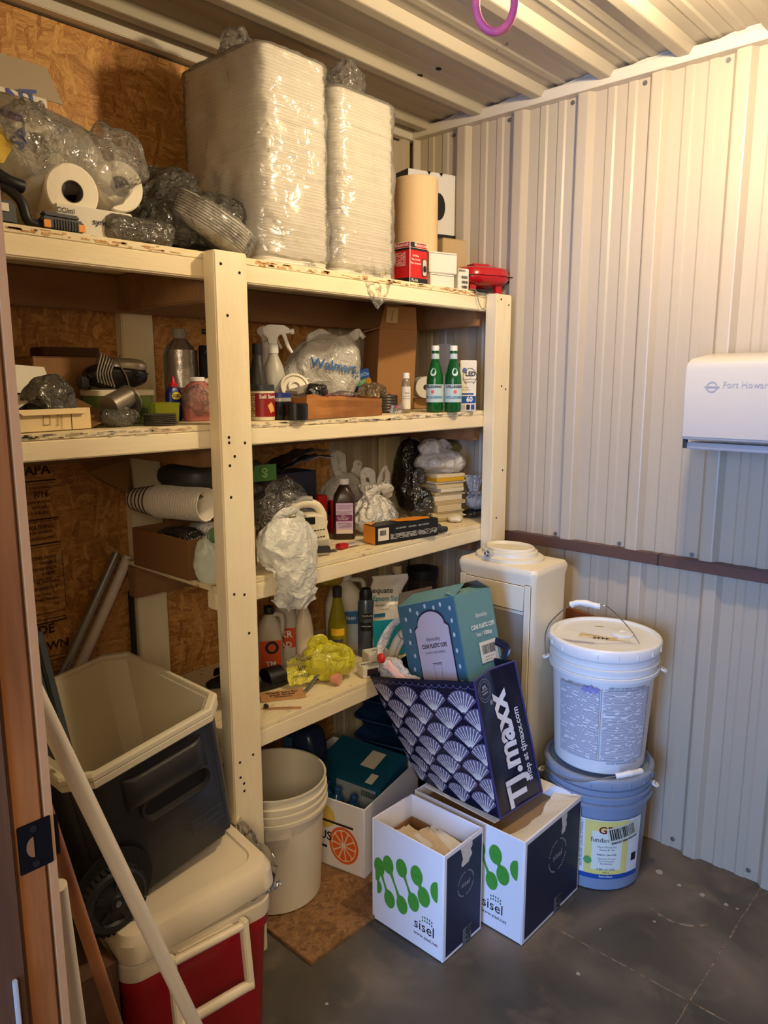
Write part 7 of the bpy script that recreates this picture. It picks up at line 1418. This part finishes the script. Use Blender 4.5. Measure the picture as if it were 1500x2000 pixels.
bottle(t, [(0, 0), (.028, 0), (.031, .004), (.031, hz*.40), (.029, hz*.55), (.019, hz*.72), (.0135, hz*.84), (.0125, hz*.88)], YL, (hz*.87, hz*1.0, .0145), mat('cap_dark', (40, 34, 34), .4)); wrap_label(t, .0302, hz*.24, hz*.50, mat('cleaner_label', (226, 180, 40), .4), a0=-1.6, half=.7); text('PINE', mat('blue_text', (24, 50, 130), .5), t, cmap((0, 0, 0), .0306, -1.6), 0, hz*.34, .016, bold=.03, layer=2)
p = on(645, 1120, y=1.74); t = T('yellow_cloth', 'yellow cloth tucked above the bleach jug beneath the third shelf', 'cloth', (p.x+.02, 1.62, 0)); t.location = (on(655, 1130, y=1.64).x, 1.655, Z4+.262); blob('cloth', mat('cloth_yellow', (176, 150, 40), .8), t, (0, 0, .0), (.045, .022, .020), 141, .012, 24, 4, flat=False)
p = on(713, 1225, y=1.60); t = T('aerosol_can', 'slate grey aerosol can with a black domed cap, next to the yellow bottle', 'can', (p.x+.004, 1.600, Z4+e_)); hz = HH(t.location, 1150)-Z4; MB().lathe([(0, 0), (.025, 0), (.026, .003), (.026, hz*.80), (.020, hz*.86)], 40).build('body', mat('can_slate', (84, 92, 104), .3, metal=.4), t, smooth=True, ang=40); MB().lathe([(.021, hz*.85), (.021, hz*.94), (.016, hz), (0, hz)], 32).build('cap', BLK, t, smooth=True, ang=40)
f = cmap((0, 0, 0), .0263, face_cam(t.location)-PI/2); patch(BLK, t, f, -.018, hz*.40, .018, hz*.52, 6, 1); patch(BLK, t, f, -.010, hz*.58, .020, hz*.66, 6, 1); text('TEXTURE', WHT, t, f, .004, hz*.62, .008, layer=2); text('Wall & Ceiling', WHT, t, f, 0, hz*.47, .0055, layer=2)
t = T('dark_jar', 'tall black-lidded dark jar at the back of the fourth shelf behind the salt bag', 'jar', (on(825, 1125, y=1.74).x, 1.74, Z4+e_)); hz = HH(t.location, 1110)-Z4; MB().lathe([(0, 0), (.055, 0), (.057, .004), (.057, hz*.80), (.05, hz*.84)], 40).build('body', mat('smoked', (56, 50, 46), .2), t, smooth=True, ang=40); MB().lathe([(.060, hz*.82), (.060, hz), (0, hz)], 40).build('lid', mat('lid_navy', (24, 28, 44), .4), t, smooth=True, ang=40)
t = T('white_cap_bottle', 'brown bottle with a white cap right behind the salt bag', 'bottle', (on(775, 1140, y=1.68).x, 1.68, Z4+e_)); hz = HH(t.location, 1105)-Z4; bottle(t, [(0, 0), (.032, 0), (.034, .004), (.034, hz*.7), (.015, hz*.85), (.014, hz*.9)], BRN, (hz*.89, hz, .017), CREAM)
# salt bag
p = on(772, 1240, y=1.50); t = T('salt_bag', 'white and teal pouch of Epsom salt with a crumpled top', 'pouch', (on(770, 1200, y=1.53).x, 1.565, Z4+e_), math.radians(-30)); hz = HH(t.location, 1122)-Z4
def pouch(a, b): 
    an = a*2*PI; cs, sn = math.cos(an), math.sin(an); th = .030*(1-b**1.6)+.004; p_ = V((math.copysign(abs(cs)**.7, cs)*(.058-.004*math.sin(b*PI)), math.copysign(abs(sn)**.8, sn)*th, hz*b)); 
    if b > .62: p_ += V((.012*(b-.62)*4*math.sin(b*9), .018*math.sin((b-.6)*10), 0)); 
    p_ += V((cs, sn, 0))*crumple(p_, 16, .006*(b+.3), 143); return p_
o = MB().grid(pouch, 60, 40, cu=True).build('pouch', mat('pouch_white', (214, 206, 190), .3), t, smooth=True, ang=0)
pf = lambda x, y, k=1: V((x, -(.030*(1-(y/hz)**1.6)+.004)-.0045-.0006*k+(.018*math.sin((y/hz-.6)*10) if y/hz > .62 else 0), y))
patch(mat('salt_teal', (24, 130, 150), .35), t, pf, -.054, .004, .054, hz*.46, 10, 8); patch(mat('salt_navy', (30, 90, 120), .4), t, pf, -.05, hz*.50, -.012, hz*.545, 4, 1, name='band')
text('equate', INK, t, pf, -.012, hz*.80, .026, rot=-.08, bold=.01); text('Epsom Salt', mat('salt_text', (24, 120, 130), .4), t, pf, -.002, hz*.70, .020, rot=-.08, bold=.02); text('MAGNESIUM SULFATE', INK, t, pf, -.006, hz*.63, .0075, rot=-.06); text('LAXATIVE', INK, t, pf, -.016, hz*.59, .0075)
# yellow bag
p = on(655, 1338, z=Z4); t = T('carrier_bag', 'bright yellow knotted carrier bag with black lettering on the fourth shelf', 'bag', (p.x+.004, p.y+.045, Z4+e_), -.5); 
blob('bag', BAGY, t, (.014, .004, .056), (.082, .048, .060), 151, .016, 20, 5); ear('knot_loop', BAGY, t, [(-.03, -.01, .085), (-.045, -.01, .115), (-.02, -.01, .135), (.005, -.015, .115), (-.01, -.02, .09)], .013, 4); ear('knot_loop', BAGY, t, [(-.02, -.025, .09), (.01, -.035, .105), (.045, -.03, .09), (.055, -.025, .06)], .014, 5); ear('knot_loop', BAGY, t, [(-.01, -.03, .06), (.015, -.045, .085), (.035, -.045, .07), (.02, -.048, .045)], .010, 8)
def pan(a, b): return V((-.045-.075*b+.03*a*(1-b), -.035+.02*math.sin(a*3)-.01*b, .015+.085*a))+N.noise_vector(V((a*4, b*4, 9)))*.007
MB().grid(pan, 24, 24).build('printed_tail', BAGY, t, smooth=True, ang=0); f = lambda x, y, k=1: pan(y, x)+V((.0, -.003, .0))-V((0, .001*k, 0))
for s_, a_, sz in (('THANK YOU', .82, .15), ('NOW', .50, .20), ('HAVE A NICE DAY', .24, .12)): text(s_, BLK, t, lambda x, y, k=1: pan(y, 1-x)+V((0, -.004, .0)), .5, a_, sz, sx=.62, bold=.02)
MB().tube([(.012, -.032, .0185), (.030, -.05, .0185)], .017, 20).build('tin_inside', mat('pinkish_tin', (214, 150, 126), .35), t, bevel=.002)
# small white printed boxes
for k, (u, v, w_, d_, h_, y, lb) in enumerate(((735, 1250, .075, .05, .020, 1.50, 'flat white printed packet beneath the salt bag'), (722, 1280, .06, .045, .034, 1.475, 'small white printed carton beside the yellow bag'))):
    q = T('small_carton', lb, 'box', (on(u, v, y=y).x, y+.012-.01*k, Z4+e_+ (0 if k == 0 else 0)), -.35); 
    if k == 0: q.location = (on(735, 1245, y=1.50).x+.008, 1.508, Z4+e_)
    closed_box(q, w_, d_, h_ if k else .052, PAPER, seam=False); f = pmap((0, -d_/2-.0005, 0), (1, 0, 0), (0, 0, 1)); patch(mat('print_dark', (60, 40, 50), .5), q, f, -w_*.3, h_*.2, w_*.3, h_*.8, name='print'); g = pmap((0, 0, (h_ if k else .052)+.0005), (1, 0, 0), (0, 1, 0)); text(('SALTS', 'FIRST AID')[k], INK, q, g, 0, 0, .012, bold=.02)
# black sandals
for k in range(2):
    q = T('sandal', ('dark brown sandal lying deeper on the fourth shelf beside the middle post', 'black sandal nearer the shelf edge beside the middle post')[k], 'sandal', (1.24+.03*k, 1.735-.095*k, Z4+e_), -.15); BKS_ = mat('sandal_sole', (34, 28, 26), .6)
    mb = MB(); o_ = [(.095*math.cos(a*PI/14), (.036+.006*math.cos(a*PI/14))*math.sin(a*PI/14)) for a in range(28)]; mb.prism(o_, 0, .018); mb.build('sole', BKS_, q, bevel=.004)
    MB().grid(lambda a, b: V((.03+.05*(b-.5), .036*math.cos(a*PI), .018+.034*math.sin(a*PI))), 16, 4).build('strap', BLK, q, smooth=True, solid=.003); MB().grid(lambda a, b: V((-.04+.03*(b-.5), .036*math.cos(a*PI), .018+.034*math.sin(a*PI))), 16, 4).build('strap', BLK, q, smooth=True, solid=.003)
# letters and cards
q = T('greeting_card', 'cream lettered card with a ribbon bow lying on the fourth shelf edge', 'card', near(on(552, 1360, z=Z4), .0, .0, e_), -.55); MB().box((0, 0, .0022), (.125, .058, .004)).build('card', mat('card_tan', (186, 138, 88), .7), q); q2 = pmap((0, 0, .0043), (1, 0, 0), (0, 1, 0)); 
for k, s_ in enumerate(('Thank you for', 'your order', 'Welcome')): text(s_, INK, q, q2, .0, .014-.014*k, .016 if k < 2 else .012, bold=.02, layer=1)
q = T('greeting_card', 'second cream lettered card under the bowed one, nearest the shelf edge', 'card', near(on(555, 1385, z=Z4), .012, .006, e_), -.75); MB().box((.012, -.032, .0008), (.10, .012, .0012)).build('card', MC['card_tan'], q); q.location.y += .03; text('with love and thanks', INK, q, pmap((.012, -.032, .0014), (1, 0, 0), (0, 1, 0)), 0, 0, .007)
q = T('ribbon', 'thin red ribbon loop beside the lettered cards', 'ribbon', near(on(528, 1342, z=Z4), 0, 0, .0045)); MB().tube(curve_pts([(-.012, 0, 0), (-.006, .01, .004), (.006, .008, .002), (.010, -.004, 0), (.0, -.012, 0)], 20), .0009, 6).build('ribbon', mat('ribbon_red', (130, 50, 40), .5), q)
q = T('envelope', 'white envelope with a dark red liner between the cards and the yellow bag', 'envelope', near(on(598, 1322, z=Z4), 0, .01, e_), -.5); MB().grid(lambda a, b: V(((a-.5)*.115, (b-.5)*.060, .0012+.010*a*b+.004*math.sin(b*3))), 10, 6).build('envelope', PAPER, q, solid=.0008); MB().grid(lambda a, b: V(((a-.5)*.115+.01, -.030-.016*b*math.sin(a*PI), .0010+.004*(1-b))), 16, 4).build('liner', mat('liner_maroon', (84, 24, 34), .5), q, solid=.0006); text('GIFT CARD', INK, q, lambda x, y, k=1: V((x, y, .0085+.010*(x/.115+.5)*(y/.06+.5))), .01, .01, .010)
q = T('shelf_bracket', 'bent grey sheet metal bracket lying on the envelope', 'bracket', near(on(622, 1345, z=Z4), .004, .012, .013), -.12)
mb = MB(); mb.hexa([(-.055, -.012, -.006), (.03, .02, .028), (.034, .010, .029), (-.048, -.024, -.005), (-.055, -.012, -.0045), (.03, .02, .0295), (.034, .010, .0305), (-.048, -.024, -.0035)]); mb.hexa([(.030, .022, .028), (.034, .008, .029), (.052, -.012, -.004), (.050, -.004, -.005), (.031, .023, .0295), (.036, .009, .0305), (.054, -.011, -.003), (.052, -.003, -.004)]); mb.build('bracket', mat('bracket_grey', (120, 118, 112), .4, metal=.5), q, bevel=.0004, seg=1)
MB().grid(lambda a, b: V((-.055+.007*b+.085*a, -.012-.012*b+.032*a, -.0042+.0345*a)), 1, 1) 
q = T('metal_hook', 'dark metal hook at the front edge of the fourth shelf beside the post', 'hook', near(on(523, 1388, z=Z4), .004, .012, e_)); MB().box((0, 0, .006), (.010, .014, .012)).build('hook', mat('dark_iron', (60, 48, 40), .5), q, bevel=.002)

# ------------------------------------------------------------------ tidy: fine repeated print pieces need no category
for o in list(COL.objects):
    if o.parent is not None and 'category' in o: del o['category']
